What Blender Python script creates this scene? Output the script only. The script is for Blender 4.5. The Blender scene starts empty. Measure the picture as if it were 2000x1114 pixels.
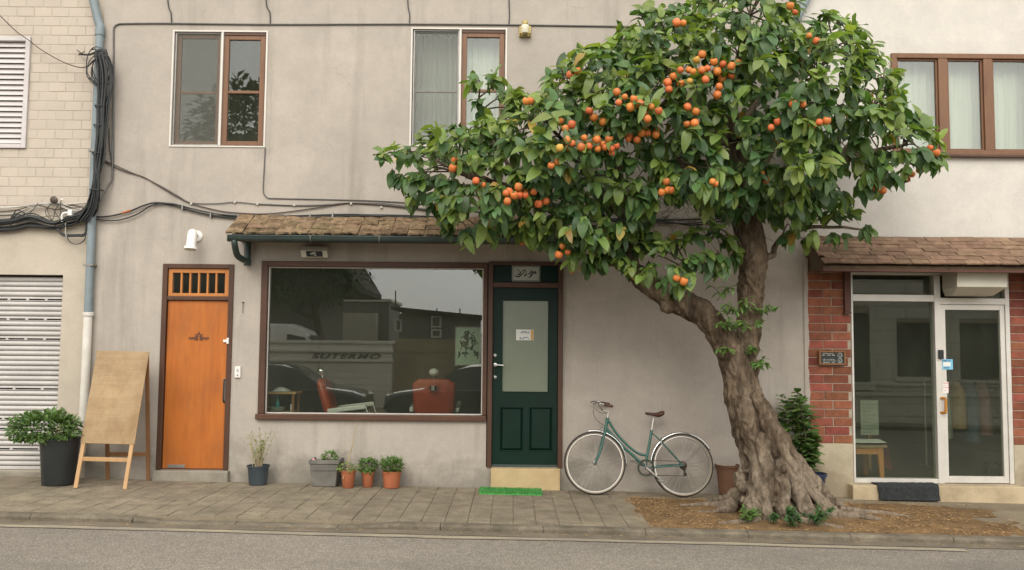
import bpy, math, random
from mathutils import Vector, Matrix, noise

random.seed(7)
SC = bpy.context.scene
COL = SC.collection
R_ = math.radians

# ------------------------------------------------------------------ camera
FPX = 1737.0                                   # focal length in pixels of the 2000 px wide photograph
CAM = Vector((0.0, -10.4, 1.62))
cam_data = bpy.data.cameras.new('camera')
cam_data.sensor_width = 36.0
cam_data.lens = FPX / 2000.0 * 36.0
cam_data.clip_start = 0.05
cam_data.clip_end = 1500.0
cam = bpy.data.objects.new('camera', cam_data)
COL.objects.link(cam)
CAM_ROT = Matrix.Rotation(R_(94.0), 3, 'X') @ Matrix.Rotation(R_(0.5), 3, 'Z')
cam.matrix_world = Matrix.Translation(CAM) @ CAM_ROT.to_4x4()
SC.camera = cam

# ------------------------------------------------------------------ sky, sun, exposure
SUN_EL, SUN_AZ = 38.0, -16.0                   # degrees; azimuth from straight behind the camera, minus = from the left
world = bpy.data.worlds.new('World')
SC.world = world
world.use_nodes = True
wn = world.node_tree
wn.nodes.clear()
w_out = wn.nodes.new('ShaderNodeOutputWorld')
w_bg = wn.nodes.new('ShaderNodeBackground')
w_sky = wn.nodes.new('ShaderNodeTexSky')
w_sky.sky_type = 'NISHITA'
w_sky.sun_disc = False
w_sky.sun_elevation = R_(SUN_EL)
w_sky.sun_rotation = R_(180.0 + SUN_AZ)
w_sky.air_density = 1.6
w_sky.dust_density = 4.0
w_sky.ozone_density = 1.0
w_hsv = wn.nodes.new('ShaderNodeHueSaturation')   # a grey overcast: nearly all of the blue is gone
w_hsv.inputs['Saturation'].default_value = 0.05
w_bg.inputs['Strength'].default_value = 0.15
wn.links.new(w_sky.outputs[0], w_hsv.inputs['Color'])
w_mix = wn.nodes.new('ShaderNodeMix')              # an even cloud layer over the clear sky
w_mix.data_type = 'RGBA'
w_mix.inputs[0].default_value = 0.72
w_mix.inputs[7].default_value = (7.2, 7.0, 6.6, 1.0)
wn.links.new(w_hsv.outputs[0], w_mix.inputs[6])
wn.links.new(w_mix.outputs[2], w_bg.inputs['Color'])
wn.links.new(w_bg.outputs[0], w_out.inputs['Surface'])

sun_data = bpy.data.lights.new('sun', 'SUN')
sun_data.energy = 0.9
sun_data.angle = R_(32.0)
sun_data.color = (1.0, 0.93, 0.82)
sun = bpy.data.objects.new('sun', sun_data)
COL.objects.link(sun)
sd = Vector((math.sin(R_(SUN_AZ)) * math.cos(R_(SUN_EL)), -math.cos(R_(SUN_AZ)) * math.cos(R_(SUN_EL)), math.sin(R_(SUN_EL))))
sun.rotation_euler = sd.to_track_quat('Z', 'Y').to_euler()
sun.location = sd * 40

SC.view_settings.view_transform = 'Standard'
SC.view_settings.look = 'None'
SC.view_settings.gamma = 1.0
SC.view_settings.exposure = 0.83
SC.view_settings.use_curve_mapping = False
SC.cycles.max_bounces = 7
SC.cycles.transparent_max_bounces = 16
SC.cycles.glossy_bounces = 4
SC.cycles.caustics_reflective = False
SC.cycles.caustics_refractive = False
SC.cycles.sample_clamp_indirect = 4.0

# ------------------------------------------------------------------ from the photograph to the place
def P(px, py, Y=0.0):
    """The point of the plane y = Y (0 = front of the grey house) that stands at a pixel of the photograph."""
    d = CAM_ROT @ Vector(((px - 1000.0) / FPX, -(py - 557.0) / FPX, -1.0))
    return CAM + d * ((Y - CAM.y) / d.y)

def rect(xl, yt, xr, yb, Y=0.0):
    xm, ym = (xl + xr) / 2, (yt + yb) / 2
    return (P(xl, ym, Y).x, P(xr, ym, Y).x, P(xm, yb, Y).z, P(xm, yt, Y).z)      # x0, x1, z0, z1

def g(x):
    return -0.016 * x                           # the street falls gently to the right

def road_z(x, y):
    t = min(max((-y - 2.2) / 11.0, 0.0), 1.6)
    return g(x) - 0.055 - 0.30 * t

# ------------------------------------------------------------------ scene bookkeeping
ORG = {}
def tag(o, label=None, cat=None, group=None, kind=None):
    if label: o['label'] = label
    if cat: o['category'] = cat
    if group: o['group'] = group
    if kind: o['kind'] = kind
    return o

def empty(name, loc, label=None, cat=None, group=None):
    o = bpy.data.objects.new(name, None)
    o.empty_display_size = 0.1
    COL.objects.link(o)
    o.location = loc
    ORG[o.name] = Vector(loc)
    return tag(o, label, cat, group)

def link(name, me, parent=None, origin=None):
    o = bpy.data.objects.new(name, me)
    COL.objects.link(o)
    org = Vector(origin) if origin is not None else (ORG[parent.name].copy() if parent else Vector((0, 0, 0)))
    ORG[o.name] = org
    if parent:
        o.parent = parent
        o.location = org - ORG[parent.name]
    else:
        o.location = org
    return o

class MB:
    def __init__(s):
        s.v, s.f = [], []
    def add(s, vs, fs):
        b = len(s.v)
        s.v += [tuple(v) for v in vs]
        s.f += [tuple(b + i for i in f) for f in fs]
        return s
    def box(s, x0, x1, y0, y1, z0, z1):
        return s.add([(x0, y0, z0), (x1, y0, z0), (x1, y1, z0), (x0, y1, z0), (x0, y0, z1), (x1, y0, z1), (x1, y1, z1), (x0, y1, z1)],
                     [(0, 3, 2, 1), (4, 5, 6, 7), (0, 1, 5, 4), (1, 2, 6, 5), (2, 3, 7, 6), (3, 0, 4, 7)])
    def hexa(s, p):                              # eight corners, bottom ring then top ring, each counter-clockwise from above
        return s.add(p, [(0, 3, 2, 1), (4, 5, 6, 7), (0, 1, 5, 4), (1, 2, 6, 5), (2, 3, 7, 6), (3, 0, 4, 7)])
    def beam(s, a, b, w, h, up=(0, 0, 1)):
        a, b = Vector(a), Vector(b)
        d = (b - a).normalized()
        u = Vector(up)
        x = d.cross(u)
        if x.length < 1e-4: x = d.cross(Vector((0, 1, 0)))
        x.normalize()
        u = x.cross(d)
        x, u = x * w / 2, u * h / 2
        return s.hexa([a - x - u, a + x - u, b + x - u, b - x - u, a - x + u, a + x + u, b + x + u, b - x + u])
    def quad(s, a, b, c, d):
        return s.add([a, b, c, d], [(0, 1, 2, 3)])
    def tube(s, pts, r, n=8, closed=False, flat=None):
        pts = [Vector(p) for p in pts]
        m = len(pts)
        rs = r if isinstance(r, (list, tuple)) else [r] * m
        vs, fs = [], []
        ref = None
        for i, p in enumerate(pts):
            if closed: t = pts[(i + 1) % m] - pts[i - 1]
            else: t = pts[min(i + 1, m - 1)] - pts[max(i - 1, 0)]
            t = t.normalized() if t.length > 1e-9 else Vector((0, 0, 1))
            if ref is None:
                ref = Vector((0, 1, 0)) if abs(t.y) < 0.9 else Vector((1, 0, 0))
            u = (ref - t * ref.dot(t))
            u = u.normalized() if u.length > 1e-6 else t.orthogonal().normalized()
            ref = u
            w = t.cross(u)
            for k in range(n):
                a = 2 * math.pi * k / n
                fu, fw = (1, 1) if flat is None else flat
                vs.append(p + (u * math.cos(a) * fu + w * math.sin(a) * fw) * rs[i])
        for i in range(m if closed else m - 1):
            j = (i + 1) % m
            for k in range(n):
                l = (k + 1) % n
                fs.append((i * n + k, i * n + l, j * n + l, j * n + k))
        if not closed:
            fs.append(tuple(range(n - 1, -1, -1)))
            fs.append(tuple((m - 1) * n + k for k in range(n)))
        return s.add(vs, fs)
    def lathe(s, prof, n=20, c=(0, 0, 0), axis='Z', caps=True):
        c = Vector(c)
        vs, fs = [], []
        for r, h in prof:
            for k in range(n):
                a = 2 * math.pi * k / n
                x, y = r * math.cos(a), r * math.sin(a)
                v = Vector((x, y, h)) if axis == 'Z' else (Vector((x, -h, y)) if axis == 'Y' else Vector((h, x, y)))
                vs.append(c + v)
        m = len(prof)
        for i in range(m - 1):
            for k in range(n):
                l = (k + 1) % n
                fs.append((i * n + k, i * n + l, (i + 1) * n + l, (i + 1) * n + k))
        if caps:
            if prof[0][0] > 1e-5: fs.append(tuple(range(n - 1, -1, -1)))
            if prof[-1][0] > 1e-5: fs.append(tuple((m - 1) * n + k for k in range(n)))
        return s.add(vs, fs)
    def prism(s, poly, a, b, axis='Y'):          # polygon in xz (axis Y), yz (axis X) or xy (axis Z) swept from a to b
        n = len(poly)
        def pt(p, h):
            return (p[0], h, p[1]) if axis == 'Y' else ((h, p[0], p[1]) if axis == 'X' else (p[0], p[1], h))
        vs = [pt(p, a) for p in poly] + [pt(p, b) for p in poly]
        fs = [tuple(range(n)), tuple(range(2 * n - 1, n - 1, -1))]
        for i in range(n):
            j = (i + 1) % n
            fs.append((i, i + n, j + n, j))
        return s.add(vs, fs)
    def ball(s, c, rx, ry=None, rz=None, n=14, m=9):
        ry = ry or rx; rz = rz or rx
        c = Vector(c)
        prof = [(math.sin(math.pi * i / m), -math.cos(math.pi * i / m)) for i in range(m + 1)]
        b = len(s.v)
        s.lathe(prof, n)
        for i in range(b, len(s.v)):
            v = s.v[i]
            s.v[i] = (c.x + v[0] * rx, c.y + v[1] * ry, c.z + v[2] * rz)
        return s
    def frame(s, x0, x1, z0, z1, y0, y1, w, wt=None, wb=None):   # a rectangular frame standing in xz, members butted end to end
        wt = w if wt is None else wt; wb = w if wb is None else wb
        s.box(x0, x0 + w, y0, y1, z0, z1); s.box(x1 - w, x1, y0, y1, z0, z1)
        if wt: s.box(x0 + w, x1 - w, y0, y1, z1 - wt, z1)
        if wb: s.box(x0 + w, x1 - w, y0, y1, z0, z0 + wb)
        return s
    def mesh(s, name, mat, org=Vector((0, 0, 0)), smooth=None):
        me = bpy.data.meshes.new(name)
        me.from_pydata([(v[0] - org.x, v[1] - org.y, v[2] - org.z) for v in s.v], [], s.f)
        me.validate()
        if mat: me.materials.append(mat)
        if smooth is not None:
            me.polygons.foreach_set('use_smooth', [True] * len(me.polygons))
            if smooth < 179: me.set_sharp_from_angle(angle=R_(smooth))
        me.update()
        return me
    def build(s, name, mat, parent=None, origin=None, smooth=None, bevel=0.0, normals=False):
        org = Vector(origin) if origin is not None else (ORG[parent.name] if parent else Vector((0, 0, 0)))
        me = s.mesh(name, mat, org, smooth)
        if normals:
            import bmesh
            bm = bmesh.new(); bm.from_mesh(me)
            bmesh.ops.recalc_face_normals(bm, faces=bm.faces[:])
            bm.to_mesh(me); bm.free()
        o = link(name, me, parent, org)
        if bevel:
            b = o.modifiers.new('bevel', 'BEVEL')
            b.width = bevel; b.segments = 2; b.limit_method = 'ANGLE'; b.angle_limit = R_(40)
        return o

def thing(name, mb, mat, label, cat, origin, group=None, **kw):
    return tag(mb.build(name, mat, None, origin, **kw), label, cat, group)

def spline(pts, n=6):
    pts = [Vector(p) for p in pts]
    if len(pts) < 3: return pts
    q = [pts[0] * 2 - pts[1]] + pts + [pts[-1] * 2 - pts[-2]]
    out = []
    for i in range(1, len(q) - 2):
        a, b, c, d = q[i - 1], q[i], q[i + 1], q[i + 2]
        for k in range(n):
            t = k / n
            out.append(0.5 * ((2 * b) + (c - a) * t + (2 * a - 5 * b + 4 * c - d) * t * t + (3 * b - a - 3 * c + d) * t ** 3))
    out.append(pts[-1])
    return out

def lerp_list(vals, n):
    out = []
    for i in range(n):
        t = i / (n - 1) * (len(vals) - 1)
        k = min(int(t), len(vals) - 2)
        out.append(vals[k] + (vals[k + 1] - vals[k]) * (t - k))
    return out

def copy_tree(o, parent=None, loc=None):
    c = o.copy(); COL.objects.link(c); c.parent = parent
    if loc is not None: c.location = loc
    for ch in list(o.children): copy_tree(ch, c)
    return c

# ------------------------------------------------------------------ materials
MATS = {}
def new_mat(name):
    m = bpy.data.materials.new(name)
    m.use_nodes = True
    nt = m.node_tree
    b = nt.nodes.get('Principled BSDF')
    return m, nt, b

def rgba(c):
    return (c[0], c[1], c[2], 1.0)

def noise_node(nt, coord, scale, detail=5.0, rough=0.6, stretch=None, dist=0.0):
    n = nt.nodes.new('ShaderNodeTexNoise')
    n.inputs['Scale'].default_value = scale
    n.inputs['Detail'].default_value = detail
    n.inputs['Roughness'].default_value = rough
    n.inputs['Distortion'].default_value = dist
    if stretch:
        mp = nt.nodes.new('ShaderNodeMapping')
        mp.inputs['Scale'].default_value = stretch
        nt.links.new(coord, mp.inputs['Vector'])
        coord = mp.outputs[0]
    nt.links.new(coord, n.inputs['Vector'])
    return n.outputs['Fac']

def ramp(nt, fac, stops, interp='LINEAR'):
    r = nt.nodes.new('ShaderNodeValToRGB')
    r.color_ramp.interpolation = interp
    el = r.color_ramp.elements
    while len(el) < len(stops): el.new(0.5)
    for e, (p, c) in zip(el, stops):
        e.position = p; e.color = rgba(c) if len(c) == 3 else c
    nt.links.new(fac, r.inputs['Fac'])
    return r.outputs['Color']

def mixc(nt, fac, a, b, mode='MIX'):
    m = nt.nodes.new('ShaderNodeMix')
    m.data_type = 'RGBA'; m.blend_type = mode
    for sock, val in ((m.inputs[0], fac), (m.inputs[6], a), (m.inputs[7], b)):
        if hasattr(val, 'links'): nt.links.new(val, sock)
        elif isinstance(val, (int, float)): sock.default_value = val
        else: sock.default_value = rgba(val)
    return m.outputs[2]

def math_(nt, op, a, b=0.0):
    m = nt.nodes.new('ShaderNodeMath'); m.operation = op
    for sock, val in ((m.inputs[0], a), (m.inputs[1], b)):
        if hasattr(val, 'links'): nt.links.new(val, sock)
        else: sock.default_value = val
    return m.outputs[0]

def bump(nt, b, height, strength, dist=0.01, prev=None):
    n = nt.nodes.new('ShaderNodeBump')
    n.inputs['Strength'].default_value = strength
    n.inputs['Distance'].default_value = dist
    nt.links.new(height, n.inputs['Height'])
    if prev is not None: nt.links.new(prev, n.inputs['Normal'])
    nt.links.new(n.outputs[0], b.inputs['Normal'])
    return n.outputs[0]

def vary_value(nt, col, amount, hue=0.0, island=False):
    if island:
        r = nt.nodes.new('ShaderNodeNewGeometry').outputs['Random Per Island']
    else:
        r = nt.nodes.new('ShaderNodeObjectInfo').outputs['Random']
    mr = nt.nodes.new('ShaderNodeMapRange')
    mr.inputs['To Min'].default_value = 1 - amount
    mr.inputs['To Max'].default_value = 1 + amount
    nt.links.new(r, mr.inputs['Value'])
    h = nt.nodes.new('ShaderNodeHueSaturation')
    nt.links.new(mr.outputs[0], h.inputs['Value'])
    if hue:
        mh = nt.nodes.new('ShaderNodeMapRange')
        mh.inputs['To Min'].default_value = 0.5 - hue
        mh.inputs['To Max'].default_value = 0.5 + hue
        f = math_(nt, 'FRACT', math_(nt, 'MULTIPLY', r, 7.13))
        nt.links.new(f, mh.inputs['Value'])
        nt.links.new(mh.outputs[0], h.inputs['Hue'])
    nt.links.new(col, h.inputs['Color'])
    return h.outputs[0]

def surf(name, c1, c2=None, scale=4.0, rough=0.7, bmp=0.0, bscale=60.0, bdist=0.004, vary=0.0, hue=0.0, metal=0.0, spec=0.5,
         lo=0.35, hi=0.65, stretch=None, detail=6.0, island=False, coat=0.0, fine=0.0, fscale=120.0, place=False, dirt=None):
    m, nt, b = new_mat(name)
    tc = nt.nodes.new('ShaderNodeNewGeometry').outputs['Position'] if place else nt.nodes.new('ShaderNodeTexCoord').outputs['Object']
    c2 = c2 or tuple(x * 0.85 for x in c1)
    col = ramp(nt, noise_node(nt, tc, scale, detail, 0.62, stretch), [(lo, c1), (hi, c2)])
    if fine:
        f = noise_node(nt, tc, fscale, 3.0, 0.7)
        col = mixc(nt, 1.0, col, ramp(nt, f, [(0.3, (1 - fine,) * 3), (0.7, (1 + fine,) * 3)]), 'MULTIPLY')
    if vary: col = vary_value(nt, col, vary, hue, island)
    if dirt: col = mixc(nt, ramp(nt, noise_node(nt, tc, dirt[1], 8, 0.72), [(dirt[2], (0, 0, 0)), (dirt[3], (dirt[4],) * 3)]), col, dirt[0])
    nt.links.new(col, b.inputs['Base Color'])
    b.inputs['Roughness'].default_value = rough
    b.inputs['Metallic'].default_value = metal
    b.inputs['Specular IOR Level'].default_value = spec
    if coat:
        b.inputs['Coat Weight'].default_value = coat
        b.inputs['Coat Roughness'].default_value = 0.15
    if bmp: bump(nt, b, noise_node(nt, tc, bscale, 6.0, 0.65, stretch), bmp, bdist)
    MATS[name] = m
    return m

def stucco(name, base, stain, trowel=0.15, grime=0.5):
    """Rendered wall: mottled, with weather stains running down and patchy splash dirt, fine trowelled grain."""
    m, nt, b = new_mat(name)
    tc = nt.nodes.new('ShaderNodeTexCoord').outputs['Object']
    big = noise_node(nt, tc, 0.55, 6, 0.6)
    col = ramp(nt, big, [(0.3, base), (0.7, tuple(x * (1 - trowel) for x in base))])
    mid = noise_node(nt, tc, 3.2, 8, 0.7, (1, 1, 0.8))
    col = mixc(nt, ramp(nt, mid, [(0.45, (0, 0, 0)), (0.75, (0.5, 0.5, 0.5))]), col, tuple(x * 0.90 for x in base))
    streak = noise_node(nt, tc, 2.4, 7, 0.68, (1.0, 1.0, 0.10))
    col = mixc(nt, ramp(nt, streak, [(0.52, (0, 0, 0)), (0.78, (grime,) * 3)]), col, stain)
    # splash dirt: ragged blotches climbing from the pavement
    sx = nt.nodes.new('ShaderNodeSeparateXYZ'); nt.links.new(tc, sx.inputs[0])
    hh = math_(nt, 'ADD', sx.outputs['Z'], math_(nt, 'MULTIPLY', sx.outputs['X'], 0.016))
    blot = noise_node(nt, tc, 2.2, 7, 0.7)
    d = math_(nt, 'SUBTRACT', math_(nt, 'MULTIPLY', blot, 1.15), math_(nt, 'ADD', math_(nt, 'MULTIPLY', hh, 0.75), 0.28))
    col = mixc(nt, ramp(nt, d, [(0.0, (0, 0, 0)), (0.26, (0.7, 0.7, 0.7))]), col, stain)
    # hairline cracks, only in a few places, and an old repair here and there
    wv = nt.nodes.new('ShaderNodeTexNoise'); wv.inputs['Scale'].default_value = 2.5; wv.inputs['Detail'].default_value = 6; nt.links.new(tc, wv.inputs['Vector'])
    ofs = nt.nodes.new('ShaderNodeVectorMath'); ofs.operation = 'SCALE'; ofs.inputs[3].default_value = 0.5; nt.links.new(wv.outputs['Color'], ofs.inputs[0])
    adv = nt.nodes.new('ShaderNodeVectorMath'); adv.operation = 'ADD'; nt.links.new(tc, adv.inputs[0]); nt.links.new(ofs.outputs[0], adv.inputs[1])
    vo = nt.nodes.new('ShaderNodeTexVoronoi'); vo.feature = 'DISTANCE_TO_EDGE'; vo.inputs['Scale'].default_value = 0.75; nt.links.new(adv.outputs[0], vo.inputs['Vector'])
    line = ramp(nt, vo.outputs['Distance'], [(0.0, (0.4,) * 3), (0.004, (0, 0, 0))])
    where = ramp(nt, noise_node(nt, tc, 0.9, 3, 0.5), [(0.52, (0, 0, 0)), (0.62, (1, 1, 1))])
    col = mixc(nt, mixc(nt, 1.0, line, where, 'MULTIPLY'), col, stain)
    patch = ramp(nt, noise_node(nt, tc, 0.7, 2, 0.4, (1, 1, 1.6)), [(0.62, (0, 0, 0)), (0.64, (0.35, 0.35, 0.35))])
    col = mixc(nt, patch, col, tuple(min(1, x * 1.06) for x in base))
    drift = ramp(nt, noise_node(nt, tc, 1.9, 9, 0.78), [(0.38, (0.90,) * 3), (0.64, (1.05,) * 3)])
    col = mixc(nt, 1.0, col, drift, 'MULTIPLY')
    speck = noise_node(nt, tc, 55, 4, 0.75)
    col = mixc(nt, 1.0, col, ramp(nt, speck, [(0.25, (0.90,) * 3), (0.75, (1.07,) * 3)]), 'MULTIPLY')
    nt.links.new(col, b.inputs['Base Color'])
    b.inputs['Roughness'].default_value = 0.92
    b.inputs['Specular IOR Level'].default_value = 0.2
    n1 = bump(nt, b, noise_node(nt, tc, 7, 6, 0.6), 0.35, 0.012)
    bump(nt, b, noise_node(nt, tc, 90, 5, 0.7), 0.35, 0.004, n1)
    MATS[name] = m
    return m

def glass(name, f0=0.05, tint=(0.86, 0.9, 0.86), rough=0.0, dust=0.0):
    m, nt, b = new_mat(name)
    nt.nodes.remove(b)
    out = nt.nodes['Material Output']
    tr = nt.nodes.new('ShaderNodeBsdfTransparent'); tr.inputs[0].default_value = rgba(tint)
    gl = nt.nodes.new('ShaderNodeBsdfGlossy'); gl.inputs['Roughness'].default_value = rough
    lw = nt.nodes.new('ShaderNodeLayerWeight'); lw.inputs['Blend'].default_value = 0.5
    fr = math_(nt, 'ADD', math_(nt, 'MULTIPLY', math_(nt, 'POWER', lw.outputs['Facing'], 5.0), 1 - f0), f0)
    mx = nt.nodes.new('ShaderNodeMixShader')
    nt.links.new(fr, mx.inputs[0]); nt.links.new(tr.outputs[0], mx.inputs[1]); nt.links.new(gl.outputs[0], mx.inputs[2])
    last = mx.outputs[0]
    if dust:                                        # a film of street dust, thicker in wiped streaks
        tc = nt.nodes.new('ShaderNodeTexCoord').outputs['Object']
        df = nt.nodes.new('ShaderNodeBsdfDiffuse'); df.inputs[0].default_value = (0.52, 0.54, 0.42, 1)
        m2 = nt.nodes.new('ShaderNodeMixShader')
        fac = ramp(nt, noise_node(nt, tc, 1.6, 7, 0.7, (1, 1, 0.5)), [(0.3, (dust * 0.55,) * 3), (0.7, (dust * 1.5,) * 3)])
        nt.links.new(fac, m2.inputs[0]); nt.links.new(last, m2.inputs[1]); nt.links.new(df.outputs[0], m2.inputs[2])
        last = m2.outputs[0]
    nt.links.new(last, out.inputs['Surface'])
    MATS[name] = m
    return m

def cloth(name, col, trans=0.5, rough=0.9):
    m, nt, b = new_mat(name)
    b.inputs['Base Color'].default_value = rgba(col); b.inputs['Roughness'].default_value = rough
    t = nt.nodes.new('ShaderNodeBsdfTranslucent'); t.inputs[0].default_value = rgba(col)
    mx = nt.nodes.new('ShaderNodeMixShader'); mx.inputs[0].default_value = trans
    nt.links.new(b.outputs[0], mx.inputs[1]); nt.links.new(t.outputs[0], mx.inputs[2])
    nt.links.new(mx.outputs[0], nt.nodes['Material Output'].inputs['Surface'])
    MATS[name] = m
    return m

def leafmat(name, c1, c2, rough=0.38, trans=0.25, vein=True, island=True, amount=0.35, hue=0.012):
    m, nt, b = new_mat(name)
    tc = nt.nodes.new('ShaderNodeTexCoord').outputs['Object']
    rnd = nt.nodes.new('ShaderNodeNewGeometry').outputs['Random Per Island'] if island else nt.nodes.new('ShaderNodeObjectInfo').outputs['Random']
    col = ramp(nt, math_(nt, 'FRACT', math_(nt, 'MULTIPLY', rnd, 3.7)), [(0.0, c1), (1.0, c2)])
    blot = noise_node(nt, tc, 14, 4, 0.6)
    col = mixc(nt, 1.0, col, ramp(nt, blot, [(0.3, (0.82,) * 3), (0.7, (1.18,) * 3)]), 'MULTIPLY')
    col = vary_value(nt, col, amount, hue, island)
    nt.links.new(col, b.inputs['Base Color'])
    b.inputs['Roughness'].default_value = rough
    b.inputs['Specular IOR Level'].default_value = 0.6
    if vein: bump(nt, b, noise_node(nt, tc, 45, 3, 0.5), 0.25, 0.006)
    t = nt.nodes.new('ShaderNodeBsdfTranslucent')
    bright = mixc(nt, 1.0, col, (1.5, 1.6, 0.7), 'MULTIPLY')
    nt.links.new(bright, t.inputs[0])
    mx = nt.nodes.new('ShaderNodeMixShader'); mx.inputs[0].default_value = trans
    nt.links.new(b.outputs[0], mx.inputs[1]); nt.links.new(t.outputs[0], mx.inputs[2])
    nt.links.new(mx.outputs[0], nt.nodes['Material Output'].inputs['Surface'])
    MATS[name] = m
    return m

def wood(name, c1, c2, rough=0.5, scale=3.0, axis='Z', vary=0.0, spec=0.4, wear=None, wlo=0.52, whi=0.72, wst=(2.5, 2.5, 0.8), wmax=0.7):
    m, nt, b = new_mat(name)
    tc = nt.nodes.new('ShaderNodeTexCoord').outputs['Object']
    st = {'Z': (9, 9, 0.6), 'X': (0.6, 9, 9), 'Y': (9, 0.6, 9)}[axis]
    grain = noise_node(nt, tc, scale, 8, 0.7, st, 0.6)
    col = ramp(nt, grain, [(0.3, c1), (0.7, c2)])
    big = noise_node(nt, tc, 1.7, 4, 0.5)
    col = mixc(nt, 1.0, col, ramp(nt, big, [(0.3, (0.86,) * 3), (0.7, (1.12,) * 3)]), 'MULTIPLY')
    if wear:
        w = noise_node(nt, tc, 2.6, 8, 0.75, wst)
        col = mixc(nt, ramp(nt, w, [(wlo, (0, 0, 0)), (whi, (wmax,) * 3)]), col, wear)
    if vary: col = vary_value(nt, col, vary)
    nt.links.new(col, b.inputs['Base Color'])
    b.inputs['Roughness'].default_value = rough
    b.inputs['Specular IOR Level'].default_value = spec
    bump(nt, b, grain, 0.25, 0.003)
    MATS[name] = m
    return m

stucco('grey_render', (0.45, 0.400, 0.346), (0.20, 0.185, 0.15), 0.17, 0.7)
stucco('cream_render', (0.49, 0.43, 0.35), (0.34, 0.30, 0.23), 0.08, 0.2)
stucco('white_render', (0.60, 0.565, 0.515), (0.42, 0.385, 0.325), 0.05, 0.14)
stucco('plinth_render', (0.46, 0.40, 0.29), (0.25, 0.20, 0.13), 0.15, 0.35)
surf('cream_brick', (0.485, 0.420, 0.350), (0.452, 0.390, 0.325), 3.0, 0.75, 0.35, 70, vary=0.035, spec=0.3, fine=0.06, place=True, dirt=((0.36, 0.31, 0.24), 1.4, .55, .8, .35))
surf('cream_joint', (0.49, 0.43, 0.35), None, 4, 0.9)
surf('red_brick', (0.275, 0.092, 0.054), (0.175, 0.062, 0.040), 9.0, 0.9, 0.5, 80, vary=0.26, hue=0.012, spec=0.2, fine=0.2, place=True, dirt=((0.20, 0.14, 0.10), 3.0, .52, .78, .35))
surf('mortar', (0.42, 0.36, 0.28), (0.30, 0.25, 0.19), 12, 0.95, 0.5, 90)
surf('old_tile', (0.27, 0.185, 0.115), (0.115, 0.082, 0.050), 11.0, 0.95, 0.9, 45, 0.012, vary=0.24, hue=0.01, spec=0.1, fine=0.3, fscale=60, place=True, dirt=((0.075, 0.062, 0.034), 4.0, .48, .7, .6))
surf('red_tile', (0.245, 0.155, 0.102), (0.160, 0.100, 0.066), 10.0, 0.85, 0.6, 60, 0.006, vary=0.18, hue=0.01, spec=0.2, fine=0.15, place=True, dirt=((0.10, 0.072, 0.045), 3.5, .5, .72, .5))
surf('moss_edge', (0.075, 0.055, 0.033), (0.13, 0.09, 0.05), 14, 0.95, 0.8, 50, 0.01)
wood('door_orange', (0.47, 0.150, 0.026), (0.36, 0.100, 0.017), 0.42, 2.2, 'Z', wear=(0.235, 0.085, 0.026), wlo=0.46, whi=0.74, wst=(1.6, 1.6, 0.5), wmax=0.65)
wood('trim_orange', (0.50, 0.20, 0.05), (0.40, 0.145, 0.035), 0.45, 3, 'Z')
wood('brown_frame', (0.085, 0.038, 0.020), (0.055, 0.025, 0.014), 0.5, 4, 'Z')
wood('brown_frame_x', (0.100, 0.045, 0.023), (0.064, 0.029, 0.016), 0.5, 4, 'X')
wood('tan_frame', (0.20, 0.098, 0.048), (0.14, 0.066, 0.032), 0.5, 4, 'Z')
wood('fascia_wood', (0.12, 0.045, 0.028), (0.075, 0.03, 0.02), 0.6, 4, 'X')
wood('pale_ply', (0.365, 0.255, 0.135), (0.30, 0.20, 0.10), 0.6, 2.6, 'X', wear=(0.20, 0.115, 0.045), wlo=0.42, whi=0.66, wst=(1.2, 1.2, 0.9), wmax=0.8)
wood('pale_batten', (0.50, 0.31, 0.15), (0.40, 0.235, 0.105), 0.6, 3, 'Z')
wood('dark_batten', (0.27, 0.135, 0.055), (0.20, 0.095, 0.04), 0.65, 3, 'Z')
surf('green_paint', (0.0035, 0.021, 0.0135), (0.0025, 0.015, 0.0095), 3, 0.42, 0.12, 40, spec=0.2)
surf('frosted', (0.175, 0.20, 0.14), (0.15, 0.175, 0.12), 2.0, 0.25, 0.15, 160, spec=0.5)
surf('pale_metal', (0.62, 0.58, 0.52), (0.55, 0.52, 0.47), 3, 0.45, spec=0.5)
surf('aluminium', (0.66, 0.63, 0.58), (0.58, 0.555, 0.51), 5, 0.42, 0.08, 60, metal=0.25, spec=0.5)
surf('shutter_grey', (0.50, 0.475, 0.45), (0.42, 0.40, 0.38), 2.2, 0.55, 0.1, 30, vary=0.05)
surf('shutter_lilac', (0.56, 0.52, 0.51), (0.50, 0.465, 0.455), 3, 0.55, vary=0.05)
surf('slot_dark', (0.03, 0.026, 0.022), None, 4, 0.9)
surf('gutter_green', (0.040, 0.062, 0.056), (0.028, 0.044, 0.040), 3, 0.45, 0.1, 30)
surf('pipe_blue', (0.21, 0.255, 0.27), (0.165, 0.20, 0.215), 4, 0.5, 0.1, 40)
surf('pipe_white', (0.66, 0.63, 0.57), (0.52, 0.49, 0.43), 4, 0.5)
surf('cable_black', (0.014, 0.016, 0.017), (0.024, 0.027, 0.027), 20, 0.5, vary=0.3)
surf('cable_grey', (0.12, 0.115, 0.105), (0.09, 0.085, 0.078), 12, 0.6)
surf('cable_pale', (0.50, 0.47, 0.42), (0.40, 0.375, 0.335), 12, 0.6)
surf('cable_brown', (0.06, 0.038, 0.028), None, 12, 0.6)
surf('orange_tape', (0.42, 0.12, 0.03), None, 12, 0.6)
surf('white_plastic', (0.76, 0.73, 0.69), (0.70, 0.67, 0.63), 6, 0.4)
surf('cream_plastic', (0.60, 0.565, 0.47), (0.53, 0.50, 0.41), 4, 0.5)
surf('lamp_glass', (0.62, 0.57, 0.42), None, 4, 0.2)
surf('lamp_brass', (0.46, 0.36, 0.13), (0.36, 0.28, 0.10), 10, 0.45, metal=0.4)
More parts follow.
